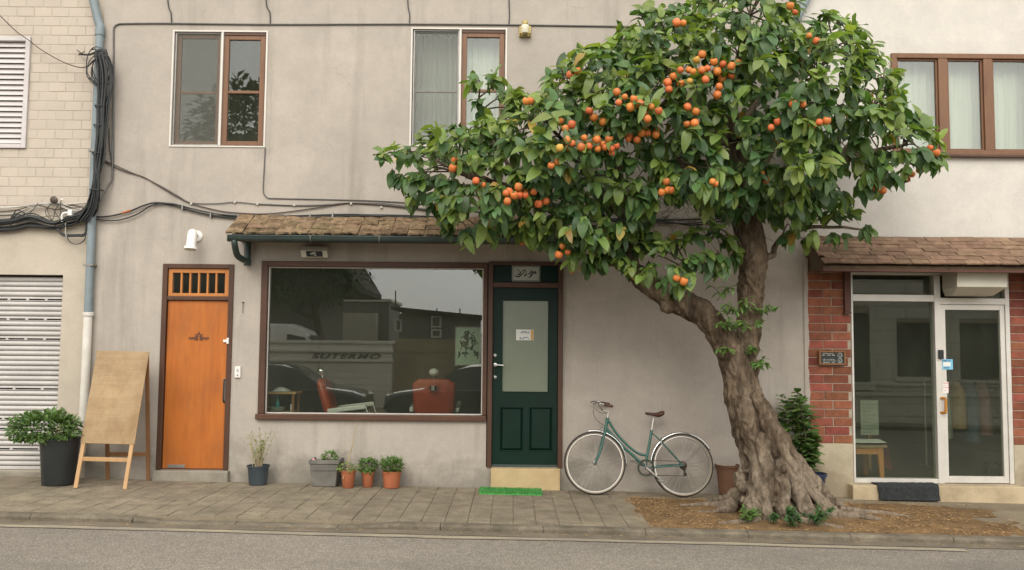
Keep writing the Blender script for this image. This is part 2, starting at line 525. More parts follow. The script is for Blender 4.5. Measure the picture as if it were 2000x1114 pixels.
surf('black_plastic', (0.013, 0.016, 0.017), (0.020, 0.023, 0.023), 6, 0.38, 0.06, 40)
surf('blue_pot', (0.030, 0.042, 0.052), (0.045, 0.058, 0.066), 8, 0.42, 0.1, 40)
surf('glazed_blue', (0.022, 0.034, 0.075), (0.03, 0.045, 0.09), 6, 0.22)
surf('grey_planter', (0.17, 0.16, 0.14), (0.10, 0.094, 0.08), 5, 0.7, 0.3, 30, fine=0.15)
surf('terracotta', (0.37, 0.115, 0.045), (0.29, 0.088, 0.036), 6, 0.75, 0.2, 60, vary=0.10, fine=0.08)
surf('old_terracotta', (0.17, 0.082, 0.045), (0.12, 0.06, 0.034), 6, 0.8, 0.2, 60)
surf('soil', (0.035, 0.025, 0.017), (0.06, 0.044, 0.03), 30, 0.95, 0.8, 60, 0.01)
surf('step_concrete', (0.30, 0.27, 0.215), (0.20, 0.18, 0.14), 5, 0.9, 0.4, 50, fine=0.1)
surf('step_stone', (0.50, 0.375, 0.20), (0.42, 0.31, 0.165), 6, 0.85, 0.3, 70, fine=0.10)
surf('entry_stone', (0.48, 0.39, 0.255), (0.34, 0.265, 0.165), 4, 0.85, 0.35, 50, fine=0.12)
surf('steel', (0.55, 0.55, 0.54), (0.45, 0.45, 0.44), 10, 0.28, metal=0.9)
surf('dull_steel', (0.30, 0.29, 0.27), (0.22, 0.21, 0.195), 10, 0.45, metal=0.6)
surf('dark_iron', (0.05, 0.04, 0.03), (0.08, 0.06, 0.045), 10, 0.5, metal=0.5)
surf('rubber', (0.018, 0.017, 0.016), (0.03, 0.028, 0.025), 10, 0.7)
surf('tan_wall_rubber', (0.30, 0.235, 0.155), (0.24, 0.185, 0.12), 10, 0.6)
surf('alloy', (0.46, 0.44, 0.40), None, 10, 0.3, metal=0.8)
surf('chrome', (0.78, 0.77, 0.74), None, 10, 0.12, metal=1.0)
surf('bike_green', (0.008, 0.085, 0.062), (0.006, 0.072, 0.052), 8, 0.25, coat=0.4)
surf('brown_leather', (0.075, 0.027, 0.014), (0.05, 0.018, 0.010), 20, 0.5)
surf('chair_red', (0.44, 0.065, 0.026), (0.36, 0.050, 0.021), 6, 0.35, spec=0.5)
surf('chair_white', (0.72, 0.71, 0.67), None, 6, 0.35)
surf('room_wall', (0.17, 0.17, 0.13), (0.15, 0.15, 0.115), 1.5, 0.9)
surf('room_pale', (0.23, 0.225, 0.18), (0.21, 0.205, 0.165), 1.5, 0.9)
surf('room_floor', (0.07, 0.065, 0.055), (0.05, 0.046, 0.04), 3, 0.6)
surf('teal', (0.03, 0.30, 0.28), None, 5, 0.4)
surf('pale_teal', (0.33, 0.42, 0.33), None, 5, 0.4)
surf('paper', (0.74, 0.73, 0.69), (0.70, 0.69, 0.65), 10, 0.8)
surf('sticker_blue', (0.20, 0.52, 0.72), None, 10, 0.5)
surf('sticker_pink', (0.66, 0.30, 0.32), None, 10, 0.5)
surf('sticker_orange', (0.62, 0.31, 0.05), None, 10, 0.5)
surf('ink_blue', (0.09, 0.17, 0.28), None, 10, 0.6)
surf('ink_black', (0.012, 0.014, 0.012), None, 10, 0.6)
surf('ink_brown', (0.085, 0.03, 0.012), None, 10, 0.6)
surf('plate_grey', (0.40, 0.41, 0.36), (0.34, 0.35, 0.31), 8, 0.5)
surf('chalk', (0.62, 0.62, 0.58), (0.45, 0.45, 0.42), 40, 0.9)
surf('chalkboard', (0.012, 0.018, 0.016), (0.022, 0.03, 0.027), 12, 0.6)
surf('handle_orange', (0.50, 0.21, 0.03), (0.40, 0.16, 0.022), 10, 0.4)
surf('red_cloth', (0.60, 0.14, 0.12), None, 5, 0.8)
surf('mat_black', (0.014, 0.017, 0.018), (0.03, 0.034, 0.035), 25, 0.9, 1.0, 120, 0.01)
surf('mat_green', (0.09, 0.34, 0.08), (0.06, 0.25, 0.055), 20, 0.8, vary=0.25, island=True)
surf('fruit', (0.58, 0.180, 0.042), (0.51, 0.132, 0.032), 9, 0.45, vary=0.2, hue=0.012, spec=0.4)
surf('fruit_unripe', (0.58, 0.29, 0.05), (0.46, 0.30, 0.06), 9, 0.42, vary=0.12, spec=0.4)
surf('calyx', (0.20, 0.17, 0.05), None, 9, 0.7)
surf('twig', (0.105, 0.075, 0.050), (0.07, 0.05, 0.034), 20, 0.85, vary=0.15)
surf('dry_stem', (0.42, 0.33, 0.20), (0.33, 0.25, 0.15), 20, 0.8)
leafmat('leaf_dark', (0.074, 0.138, 0.034), (0.042, 0.098, 0.028), 0.5, 0.26)
leafmat('leaf_mid', (0.146, 0.218, 0.044), (0.092, 0.168, 0.038), 0.5, 0.30)
leafmat('leaf_young_lit', (0.205, 0.270, 0.058), (0.145, 0.220, 0.050), 0.46, 0.34)  # young leaf green, lightened to paint in the light on the crown's top
leafmat('leaf_yellow', (0.36, 0.27, 0.05), (0.28, 0.17, 0.04), 0.5, 0.3)
leafmat('shrub_leaf', (0.060, 0.130, 0.035), (0.034, 0.088, 0.030), 0.45, 0.22)
leafmat('bush_leaf', (0.125, 0.20, 0.050), (0.07, 0.145, 0.038), 0.6, 0.3)
leafmat('herb_leaf', (0.125, 0.215, 0.045), (0.075, 0.155, 0.036), 0.5, 0.3)
leafmat('pale_leaf', (0.22, 0.29, 0.085), (0.14, 0.21, 0.055), 0.6, 0.3)
leafmat('distant_leaf', (0.05, 0.10, 0.035), (0.03, 0.07, 0.025), 0.6, 0.2)
glass('window_glass', 0.095, dust=0.015)
glass('shop_glass', 0.115, (0.87, 0.90, 0.85), dust=0.018)
glass('door_glass', 0.060, (0.82, 0.87, 0.80), dust=0.022)
glass('car_glass', 0.06, (0.25, 0.28, 0.28))
cloth('curtain_white', (0.84, 0.81, 0.75), 0.2)
cloth('curtain_grey', (0.42, 0.41, 0.36), 0.3)

# ------------------------------------------------------------------ special materials of the setting
def asphalt():
    m, nt, b = new_mat('asphalt')
    tc = nt.nodes.new('ShaderNodeTexCoord').outputs['Object']
    col = ramp(nt, noise_node(nt, tc, 0.8, 5, 0.6, (0.4, 1, 1)), [(0.3, (0.290, 0.257, 0.214)), (0.7, (0.230, 0.205, 0.172))])
    ag = nt.nodes.new('ShaderNodeTexVoronoi'); ag.inputs['Scale'].default_value = 60
    nt.links.new(tc, ag.inputs['Vector'])
    col = mixc(nt, 1.0, col, ramp(nt, ag.outputs['Distance'], [(0.1, (1.35,) * 3), (0.55, (0.72,) * 3)]), 'MULTIPLY')
    gr = noise_node(nt, tc, 160, 4, 0.8)
    col = mixc(nt, 1.0, col, ramp(nt, gr, [(0.25, (0.7,) * 3), (0.75, (1.3,) * 3)]), 'MULTIPLY')
    mott = noise_node(nt, tc, 12, 6, 0.8)
    col = mixc(nt, 1.0, col, ramp(nt, mott, [(0.3, (0.82,) * 3), (0.7, (1.16,) * 3)]), 'MULTIPLY')
    old = noise_node(nt, tc, 0.55, 7, 0.7, (0.5, 1.6, 1))
    col = mixc(nt, ramp(nt, old, [(0.5, (0, 0, 0)), (0.66, (0.5,) * 3)]), col, (0.12, 0.112, 0.10))
    nt.links.new(col, b.inputs['Base Color'])
    b.inputs['Roughness'].default_value = 0.9
    b.inputs['Specular IOR Level'].default_value = 0.25
    n = bump(nt, b, ag.outputs['Distance'], 0.5, -0.008)
    bump(nt, b, gr, 0.5, 0.006, n)
    MATS['asphalt'] = m
asphalt()
def worn_line():
    m, nt, b = new_mat('yellow_line')
    tc = nt.nodes.new('ShaderNodeTexCoord').outputs['Object']
    w = noise_node(nt, tc, 6, 8, 0.8, (0.5, 2, 1))
    col = ramp(nt, w, [(0.36, (0.38, 0.325, 0.22)), (0.56, (0.235, 0.205, 0.16))])
    gr = noise_node(nt, tc, 120, 4, 0.8)
    col = mixc(nt, 1.0, col, ramp(nt, gr, [(0.25, (0.75,) * 3), (0.75, (1.2,) * 3)]), 'MULTIPLY')
    nt.links.new(col, b.inputs['Base Color']); b.inputs['Roughness'].default_value = 0.85
    bump(nt, b, gr, 0.4, 0.004)
    MATS['yellow_line'] = m
worn_line()
surf('paver', (0.275, 0.232, 0.168), (0.195, 0.165, 0.121), 6.0, 0.92, 0.6, 70, 0.006, vary=0.07, hue=0.006, spec=0.15, fine=0.28, fscale=60, place=True, dirt=((0.115, 0.098, 0.070), 1.8, .45, .72, .65))
surf('bed', (0.145, 0.12, 0.085), (0.10, 0.084, 0.06), 6.0, 0.95, 0.6, 70, 0.006, fine=0.2)
surf('pavement', (0.255, 0.212, 0.150), (0.178, 0.148, 0.104), 2.5, 0.93, 0.6, 80, 0.006, spec=0.15, fine=0.2, fscale=90)
surf('kerb_stone', (0.225, 0.19, 0.138), (0.125, 0.104, 0.074), 5.0, 0.92, 0.9, 45, 0.012, vary=0.04, fine=0.25, place=True, dirt=((0.085, 0.07, 0.047), 2.4, .38, .62, .8))
surf('gutter_strip', (0.185, 0.152, 0.108), (0.115, 0.095, 0.068), 3.0, 0.95, 0.7, 60, 0.008, fine=0.25, fscale=70)
surf('dirt', (0.235, 0.150, 0.075), (0.135, 0.087, 0.047), 5.0, 0.97, 1.0, 40, 0.02, spec=0.1, fine=0.35, fscale=70)
surf('chip', (0.37, 0.245, 0.125), (0.24, 0.145, 0.065), 8.0, 0.95, vary=0.4, island=True, spec=0.1)
surf('ground', (0.13, 0.125, 0.09), (0.10, 0.095, 0.07), 0.3, 0.95)
def screen():
    m, nt, b = new_mat('fly_screen')
    b.inputs['Base Color'].default_value = (0.17, 0.17, 0.145, 1); b.inputs['Roughness'].default_value = 0.6
    t = nt.nodes.new('ShaderNodeBsdfTransparent')
    mx = nt.nodes.new('ShaderNodeMixShader'); mx.inputs[0].default_value = 0.20
    nt.links.new(t.outputs[0], mx.inputs[1]); nt.links.new(b.outputs[0], mx.inputs[2])
    nt.links.new(mx.outputs[0], nt.nodes['Material Output'].inputs['Surface'])
    MATS['fly_screen'] = m
screen()
M = MATS

# ------------------------------------------------------------------ ground, road, pavement
def sheet(name, x0, x1, ys, zf, mat, nx=2):
    mb = MB()
    xs = [x0 + (x1 - x0) * i / nx for i in range(nx + 1)]
    vs = [(x, y, zf(x, y)) for y in ys for x in xs]
    n = nx + 1
    fs = [(j * n + i, j * n + i + 1, (j + 1) * n + i + 1, (j + 1) * n + i) for j in range(len(ys) - 1) for i in range(nx)]
    mb.add(vs, fs)
    return tag(mb.build(name, mat), kind='structure')

sheet('ground', -400, 400, [-400, -60, 60, 400], lambda x, y: g(x) - 0.62, M['ground'], 4)
road = sheet('road', -60, 60, [-13.8, -8, -2.37], road_z, M['asphalt'], 4)
sheet('gutter', -60, 60, [-2.375, -2.20], lambda x, y: road_z(x, y) + 0.004, M['gutter_strip'], 4)
lm = MB()
xs = [-14 + i * 0.5 for i in range(46)]
for xa, xb in zip(xs[:-1], xs[1:]):
    wob = lambda x: 0.012 * math.sin(x * 1.3) + 0.006 * math.sin(x * 4.1)
    ya, yb = -2.40 + wob(xa), -2.40 + wob(xb)
    if xb > 4.2: continue
    lm.quad((xa, ya - 0.095, road_z(xa, ya) + 0.004), (xb, yb - 0.095, road_z(xb, yb) + 0.004), (xb, yb, road_z(xb, yb) + 0.006), (xa, ya, road_z(xa, ya) + 0.006))
tag(lm.build('road_marking', M['yellow_line']), kind='structure')

side = MB()
def pave_z(x, y): return g(x) - 0.003
nx = 40
vs = []; fs = []
for j, (y, dz) in enumerate([(0.25, 0), (-2.11, 0), (-2.11, -0.3)]):
    for i in range(nx + 1):
        x = -30 + 60 * i / nx
        vs.append((x, y, pave_z(x, y) - 0.006 + dz))
for j in range(2):
    for i in range(nx):
        a = j * (nx + 1) + i
        fs.append((a, a + nx + 1, a + nx + 2, a + 1))
side.add(vs, fs)
pavement = tag(side.build('pavement', M['pavement']), kind='structure')

# pavers, each its own piece
PW, PD = 0.212, 0.256
PIT_X = 1.235
pav_meshes = []
for k in range(4):
    mb = MB()
    rr = random.Random(k)
    w, d = PW - 0.006, PD - 0.006
    mb.hexa([(0, 0, -0.03), (w, 0, -0.03 - w * 0.016), (w, d, -0.03 - w * 0.016), (0, d, -0.03)] +
            [(0, 0, rr.uniform(-.001, .001)), (w, 0, -w * 0.016 + rr.uniform(-.001, .001)), (w, d, -w * 0.016 + rr.uniform(-.001, .001)), (0, d, rr.uniform(-.001, .001))])
    pav_meshes.append(mb.mesh('paver', M['paver']))
ci = 0
x = -6.75
while x < PIT_X - 0.1:
    for j in range(8):
        y = -0.02 - (j + 1) * PD - 0.02
        me = pav_meshes[random.randrange(4)]
        o = link('paver', me, pavement)
        o.location = (x + random.uniform(-.002, .002), y + random.uniform(-.002, .002), g(x) + random.uniform(-0.0015, 0.0015))
    x += PW

# kerb stones; lowered where the drive crosses
def kerb_h(x):
    lo, hi = P(320, 1010, -2.2).x, P(700, 1025, -2.2).x
    if x < lo - 0.35: return 0.0
    if x < lo: return -0.032 * (x - lo + 0.35) / 0.35
    if x < hi: return -0.032
    if x < hi + 0.35: return -0.032 * (1 - (x - hi) / 0.35)
    if x > 4.9: return -0.02
    return 0.0
kerb = empty('kerb', (0, -2.16, 0)); tag(kerb, kind='structure')
x = -9.0
while x < 9.0:
    L = 0.93
    mb = MB()
    n = 22
    ring = []
    for i in range(n + 1):
        xx = x + 0.003 + (L - 0.006) * i / n
        j1, j2 = random.uniform(-.010, .010), random.uniform(-.014, .010)
        zt = g(xx) + kerb_h(xx)
        ring.append([(xx, -2.105, zt - 0.2), (xx, -2.105, zt + 0.001), (xx, -2.192 + j1, zt - 0.002 + j1 * .5), (xx, -2.215 + j2, zt - 0.022), (xx, -2.222 + j2, zt - 0.2)])
    vs = [p for r in ring for p in r]
    fs = [tuple(range(5)), tuple(n * 5 + 4 - k for k in range(5))]
    for i in range(n):
        for k in range(5):
            l = (k + 1) % 5
            fs.append((i * 5 + k, i * 5 + l, (i + 1) * 5 + l, (i + 1) * 5 + k))
    mb.add(vs, fs)
    mb.build('kerbstone', M['kerb_stone'], kerb, (x, -2.16, g(x)), normals=True)
    x += L

# tree pit: a low mound of bare earth
pit = MB()
NX, NY = 110, 44
px0, px1, py0, py1 = PIT_X - 0.05, 5.35, -2.10, -0.36
vs = []; fs = []
for j in range(NY + 1):
    for i in range(NX + 1):
        x = px0 + (px1 - px0) * i / NX
        y = py0 + (py1 - py0) * j / NY
        yy = y
        e = min((x - px0) / 0.22, (px1 - x) / 1.5, (y - py0) / 0.16, (py1 - y) / 0.22)
        e += 0.35 * noise.noise((x * 2.1, y * 2.1, 3.0)) * (1 if e < 1 else 0)
        e = max(0.0, min(1.0, e))
        mound = 0.085 * math.exp(-(((x - 2.85) / 0.95) ** 2 + ((y + 1.25) / 0.55) ** 2))
        z = g(x) - 0.014 + e * (0.020 + mound + 0.018 * noise.noise((x * 3.5, y * 3.5, 0)) + 0.010 * noise.noise((x * 11, y * 11, 5)))
        vs.append((x, yy, z))
PITV = vs
def pit_z(x, y):
    i = (x - px0) / (px1 - px0) * NX; j = (y - py0) / (py1 - py0) * NY
    i = int(min(max(i, 0), NX)); j = int(min(max(j, 0), NY))
    return max(PITV[j * (NX + 1) + i][2], g(x))
for j in range(NY):
    for i in range(NX):
        a = j * (NX + 1) + i
        fs.append((a, a + 1, a + NX + 2, a + NX + 1))
pit.add(vs, fs)
tag(pit.build('tree_pit_earth', M['dirt'], smooth=180), 'bare brown earth in the tree pit round the roots', 'earth', kind='stuff')
ch = MB()
rr = random.Random(5)
for k in range(8500):
    x = rr.uniform(px0 + .05, px1 - 0.15); y = rr.uniform(py0 + .02, py1 - .03)
    if x > 4.1 and rr.random() < (x - 4.1) / 1.2: continue
    if rr.random() > 0.42 + 0.9 * noise.noise((x * 2.4, y * 2.4, 8)): continue
    l, w = rr.uniform(0.010, 0.036), rr.uniform(0.004, 0.011)
    a = rr.uniform(0, math.pi)
    c = Vector((x, y, pit_z(x, y) + 0.004))
    d = Vector((math.cos(a), math.sin(a), rr.uniform(-.25, .25))) * l / 2
    ch.beam(c - d, c + d, w, 0.003)
for k in range(420):                                   # litter blown along the gutter and over the flags
    x = rr.uniform(-6, 6)
    y = -2.24 - abs(rr.gauss(0, .04)) if rr.random() < .75 else rr.uniform(-2.0, -0.1)
    z = (road_z(x, y) + 0.007) if y < -2.22 else g(x) + 0.004
    l = rr.uniform(0.008, 0.028); a = rr.uniform(0, 3.14)
    d = Vector((math.cos(a), math.sin(a), rr.uniform(-.15, .15))) * l / 2
    c = Vector((x, y, z))
    ch.beam(c - d, c + d, 0.006, 0.002)
tag(ch.build('wood_chips', M['chip']), 'tan wood chips and leaf litter scattered round the tree', 'wood chips', kind='stuff')

# ------------------------------------------------------------------ walls with openings
def wall_holes(x0, x1, z0, z1, holes, y0, y1):
    mb = MB()
    xs = sorted({x0, x1, *[h[0] for h in holes], *[h[1] for h in holes]})
    zs = sorted({z0, z1, *[h[2] for h in holes], *[h[3] for h in holes]})
    xs = [a for a in xs if x0 <= a <= x1]; zs = [a for a in zs if z0 <= a <= z1]
    def solid(i, j):
        if i < 0 or j < 0 or i >= len(xs) - 1 or j >= len(zs) - 1: return False
        cx, cz = (xs[i] + xs[i + 1]) / 2, (zs[j] + zs[j + 1]) / 2
        return not any(h[0] < cx < h[1] and h[2] < cz < h[3] for h in holes)
    for i in range(len(xs) - 1):
        for j in range(len(zs) - 1):
            if not solid(i, j): continue
            a, b, c, d = xs[i], xs[i + 1], zs[j], zs[j + 1]
            mb.quad((a, y0, c), (b, y0, c), (b, y0, d), (a, y0, d))
            mb.quad((b, y1, c), (a, y1, c), (a, y1, d), (b, y1, d))
            if not solid(i - 1, j): mb.quad((a, y1, c), (a, y0, c), (a, y0, d), (a, y1, d))
            if not solid(i + 1, j): mb.quad((b, y0, c), (b, y1, c), (b, y1, d), (b, y0, d))
            if not solid(i, j - 1): mb.quad((a, y1, c), (b, y1, c), (b, y0, c), (a, y0, c))
            if not solid(i, j + 1): mb.quad((a, y0, d), (b, y0, d), (b, y1, d), (a, y1, d))
    return mb

def room(name, x0, x1, y0, y1, z0, z1, mat, floor):
    r = empty(name, ((x0 + x1) / 2, y0, z0)); tag(r, kind='structure')
    mb = MB()
    mb.quad((x0, y1, z0), (x1, y1, z0), (x1, y1, z1), (x0, y1, z1))
    mb.quad((x0, y0, z0), (x0, y1, z0), (x0, y1, z1), (x0, y0, z1))
    mb.quad((x1, y1, z0), (x1, y0, z0), (x1, y0, z1), (x1, y1, z1))
    mb.quad((x0, y0, z1), (x0, y1, z1), (x1, y1, z1), (x1, y0, z1))
    mb.build('interior_wall', mat, r)
    MB().quad((x0, y0, z0), (x1, y0, z0), (x1, y1, z0), (x0, y1, z0)).build('floor', floor, r)
    return r

TOP = 6.7
XL = P(181, 557).x                                    # joint between the cream and the grey house
XR = P(1574, 557).x                                   # joint between the grey and the white house
H_UL = rect(334, 60, 521, 288)
H_UR = rect(801, 55, 990, 287)
H_DOOR = rect(312, 516, 452, 918)
H_SHOP = rect(508, 512, 951.5, 820)
H_GREEN = rect(952.5, 512, 1099, 913)
H_SHOPALL = (H_SHOP[0], H_GREEN[1], H_SHOP[2], H_SHOP[3])

# =========================================================== the grey house
gh = empty('grey_house', ((XL + XR) / 2, 0, 0), 'grey rendered house with large shop window, orange door and green door', 'house')
GW = wall_holes(XL, XR, -0.4, TOP, [H_UL, H_UR, H_DOOR, (H_SHOP[0], H_SHOP[1], H_SHOP[2], H_SHOP[3]), (H_SHOP[1], H_GREEN[1], H_GREEN[2], H_SHOP[3])], 0.0, 0.22)
grey_wall = GW.build('wall', M['grey_render'], gh)
mb = MB().box(XL, XR, 0.0, 8.0, TOP, TOP + 0.15)
mb.build('roof', M['cream_joint'], gh)
mb = MB().box(XL, XR, 7.8, 8.0, -0.4, TOP)
mb.build('rear_wall', M['grey_render'], gh)
# the ragged plaster edge over the brickwork
mb = MB()
n = 46
z0e, z1e = g(XR) - 0.05, P(1580, 505).z
prev = None
vs = []; fs = []
for i in range(n + 1):
    z = z0e + (z1e - z0e) * i / n
    wx = XR + 0.02 + 0.022 * noise.noise((z * 3.1, 0, 0)) + 0.014 * noise.noise((z * 13, 2, 0))
    vs += [(XR - 0.03, -0.012, z), (wx, -0.010, z), (wx + 0.004, 0.05, z), (XR - 0.03, 0.05, z)]
for i in range(n):
    for k in range(3):
        fs.append((i * 4 + k, i * 4 + k + 1, (i + 1) * 4 + k + 1, (i + 1) * 4 + k))
mb.add(vs, fs)
mb.build('plaster_edge', M['grey_render'], gh, smooth=40)

room('shop_room', P(470, 557).x, P(1125, 557).x, 0.22, 4.4, -0.12, 3.05, M['room_wall'], M['room_floor'])
room('upper_room', H_UL[0] - 0.6, H_UL[1] + 0.6, 0.22, 1.6, 3.25, 6.2, M['cream_joint'], M['room_floor'])
room('upper_room', H_UR[0] - 0.6, H_UR[1] + 0.6, 0.22, 3.2, 3.25, 6.2, M['room_wall'], M['room_floor'])
room('entry_hall', H_DOOR[0] - 0.1, H_DOOR[1] + 0.1, 0.22, 1.6, -0.1, 2.8, M['room_wall'], M['room_floor'])

def pane(x0, x1, z0, z1, y, mat, parent, name='pane'):
    return MB().box(x0, x1, y, y + 0.005, z0, z1).build(name, mat, parent)

def upper_window(h, label, split, left_pale):
    x0, x1, z0, z1 = h
    w = MB().frame(x0, x1, z0, z1, -0.012, 0.10, 0.022, 0.020, 0.018)
    xm = x0 + (x1 - x0) * split
    w.box(xm - 0.013, xm + 0.013, -0.016, 0.10, z0 + 0.018, z1 - 0.02)
    win = w.build('window', M['pale_metal'], gh, ((x0 + x1) / 2, 0, z0), bevel=0.003)
    if label: win['label'] = label
    zm = z0 + (z1 - z0) * 0.475
    a, b = x0 + 0.032, xm - 0.015
    c, d = xm + 0.015, x1 - 0.032
    zb, zt = z0 + 0.024, z1 - 0.022
    # left leaf: fixed, behind a fly screen
    s = MB().frame(a, b, zb, zt, 0.045, 0.085, 0.06 if not left_pale else 0.028)
    sw = 0.06 if not left_pale else 0.028
    s.box(a + sw, b - sw, 0.05, 0.08, zm - 0.016, zm + 0.016)
    s.build('sash', M['tan_frame'] if not left_pale else M['dull_steel'], win, bevel=0.003)
    pane(a + sw - .005, b - sw + .005, zb + sw - .005, zt - sw + .005, 0.062, M['window_glass'], win)
    sf = MB().frame(a, b, zb, zt, 0.012, 0.026, 0.014)
    sf.build('screen_frame', M['dull_steel'], win)
    MB().box(a + .012, b - .012, 0.018, 0.0195, zb + .012, zt - .012).build('screen', M['fly_screen'], win)
    # right leaf: brown wooden sash
    zt2 = zt - 0.035
    s = MB().frame(c, d, zb, zt2, 0.010, 0.055, 0.062, 0.05, 0.055)
    s.box(c + .062, d - .062, 0.012, 0.05, zm - 0.017, zm + 0.017)
    s.build('sash', M['tan_frame'], win, bevel=0.004)
    MB().box(c, d, 0.0, 0.06, zt2 + .002, zt).build('head_rail', M['brown_frame_x'], win)
    pane(c + .057, d - .057, zb + .05, zm - .012, 0.030, M['window_glass'], win)
    pane(c + .057, d - .057, zm + .012, zt2 - .045, 0.0302, M['window_glass'], win)
    return win

upper_window(H_UL, 'upper window with a fly screen, a tree reflected in its right pane', 0.525, False)
upper_window(H_UR, 'upper window with net curtains half hidden by the tree', 0.515, True)

def curtain(x0, x1, z0, z1, y, mat, label, waves, amp=0.035, seed=0):
    mb = MB()
    nx = waves * 9
    vs = []; fs = []
    r = random.Random(seed)
    ph = [r.uniform(0, 6.28) for _ in range(4)]
    for j in range(7):
        t = j / 6
        z = z1 + (z0 - z1) * t
        for i in range(nx + 1):
            u = i / nx
            x = x0 + (x1 - x0) * u + 0.006 * math.sin(7 * t + ph[0] + u * 5)
            yy = y + amp * (math.sin(u * waves * 6.283 + ph[1] + 0.6 * math.sin(u * 9 + ph[2])) + 0.4 * math.sin(u * waves * 2.3 * 6.283 + ph[3])) * (0.7 + 0.3 * t)
            vs.append((x, yy, z))
    n = nx + 1
    for j in range(6):
        for i in range(nx):
            fs.append((j * n + i, (j + 1) * n + i, (j + 1) * n + i + 1, j * n + i + 1))
    mb.add(vs, fs)
    o = mb.build('curtain', mat, None, ((x0 + x1) / 2, y, z1), smooth=180)
    return tag(o, label, 'curtain', 'net curtains behind the upper windows')

xm = H_UR[0] + (H_UR[1] - H_UR[0]) * .515
curtain(H_UR[0], xm, H_UR[2], H_UR[3], 0.30, M['curtain_white'], 'grey net curtain behind the dark left leaf of the middle upper window', 9, seed=1)
curtain(xm + .02, H_UR[1], H_UR[2], H_UR[3], 0.22, M['curtain_white'], 'white net curtain behind the brown right sash of the middle upper window', 7, 0.02, seed=2)

# ------------------------------------------------------------------ orange door
x0, x1, z0, z1 = H_DOOR
fw = 0.058
door = MB()
door.box(x0, x0 + fw, -0.018, 0.14, z0, z1); door.box(x1 - fw, x1, -0.018, 0.14, z0, z1)
door.box(x0 + fw, x1 - fw, -0.018, 0.14, z1 - 0.052, z1)
ztr = P(387, 583).z
door.box(x0 + fw, x1 - fw, -0.012, 0.13, ztr - 0.022, ztr + 0.022)
od = door.build('door', M['brown_frame'], gh, ((x0 + x1) / 2, 0, z0), bevel=0.005)
od['label'] = 'plain orange wooden door with barred transom above'
a, b = x0 + fw + .004, x1 - fw - .004
zl0, zl1 = z0 + 0.012, ztr - 0.026
MB().box(a, b, 0.022, 0.065, zl0, zl1).build('leaf', M['door_orange'], od, bevel=0.003)
MB().box(x0 + fw, x1 - fw, 0.01, 0.13, z0, z0 + 0.011).build('threshold', M['fascia_wood'], od)
ta, tb = ztr + 0.024, z1 - 0.054
t = MB().frame(a, b, ta, tb, 0.008, 0.06, 0.048, 0.05, 0.036)
tw = (b - a - 0.096)
for i in range(1, 6):
    xc = a + 0.048 + tw * i / 6
    t.box(xc - 0.011, xc + 0.011, 0.012, 0.055, ta + .036, tb - .05)
t.build('transom', M['trim_orange'], od, bevel=0.003)
for i in range(6):
    xa = a + 0.048 + tw * i / 6 + (0.011 if i else 0); xb = a + 0.048 + tw * (i + 1) / 6 - (0.011 if i < 5 else 0)
    pane(xa - .003, xb + .003, ta + .033, tb - .047, 0.036, M['window_glass'], od)
# pull handle, latch, kick plate and the painted emblem
p = P(438, 742, 0.0); q = P(437, 785, 0.0)
hy = -0.02
MB().tube(spline([(p.x, 0.02, p.z), (p.x + .004, hy, p.z - .01), (p.x + .004, hy - .004, (p.z + q.z) / 2), (p.x + .002, hy, q.z + .012), (p.x, 0.02, q.z)], 5), 0.009, 8).build('handle', M['dark_iron'], od, smooth=60)
MB().box(p.x - .018, p.x + .02, 0.016, 0.0215, q.z - .01, p.z + .012).build('handle_plate', M['dull_steel'], od, bevel=.004)
p = P(443, 666)
mb = MB().box(p.x - .045, p.x + .012, 0.002, 0.0215, p.z - .018, p.z + .014)
mb.box(p.x + .006, p.x + .032, -0.034, -0.0185, p.z - .036, p.z + .034)
mb.build('latch', M['white_plastic'], od, bevel=.004)
p = P(343, 912)
MB().box(p.x - .10, p.x + .10, 0.014, 0.0215, p.z - .014, p.z + .022).build('kick_plate', M['dull_steel'], od, bevel=.002)
p = P(387, 661)
em = MB()
def curl(pts, r=0.004):
    em.tube([(p.x + s_.x * 0.01, 0.0205, p.z + s_.y * 0.01) for s_ in spline([Vector((a_, b_, 0)) for a_, b_ in pts], 4)], r, 6, flat=(0.35, 1))
for sg in (-1, 1):
    curl([(sg * 12, -1), (sg * 10, 1.3), (sg * 8, -1.5), (sg * 6, 1.0), (sg * 4.4, -0.5)], .005)
    curl([(sg * 11.5, 1.2), (sg * 9.5, -1.8), (sg * 7, 1.2), (sg * 5, -1.6)], .004)
    curl([(sg * 4.6, -2), (sg * 3.0, 2.4), (sg * 1.6, -1.2), (sg * 3.2, -2.2)], .010)
    curl([(sg * 3.4, 1.2), (sg * 2.4, 3.4), (sg * 4.6, 4.8)], .006)
    curl([(0, 1.4), (sg * 1.6, 3.4), (sg * 1.0, 5.6), (0, 7.4)], .005)
curl([(-1.8, 3.5), (0, 5.0), (1.8, 3.5)], .006)
em.build('emblem', M['ink_brown'], od)
sx0, sx1, sz0, sz1 = rect(301, 919, 449, 946)
tag(MB().box(sx0, sx1, -0.09, 0.2, -0.3, z0 - 0.003).build('doorstep', M['step_concrete'], gh, bevel=0.012), 'worn grey concrete step below the orange door')

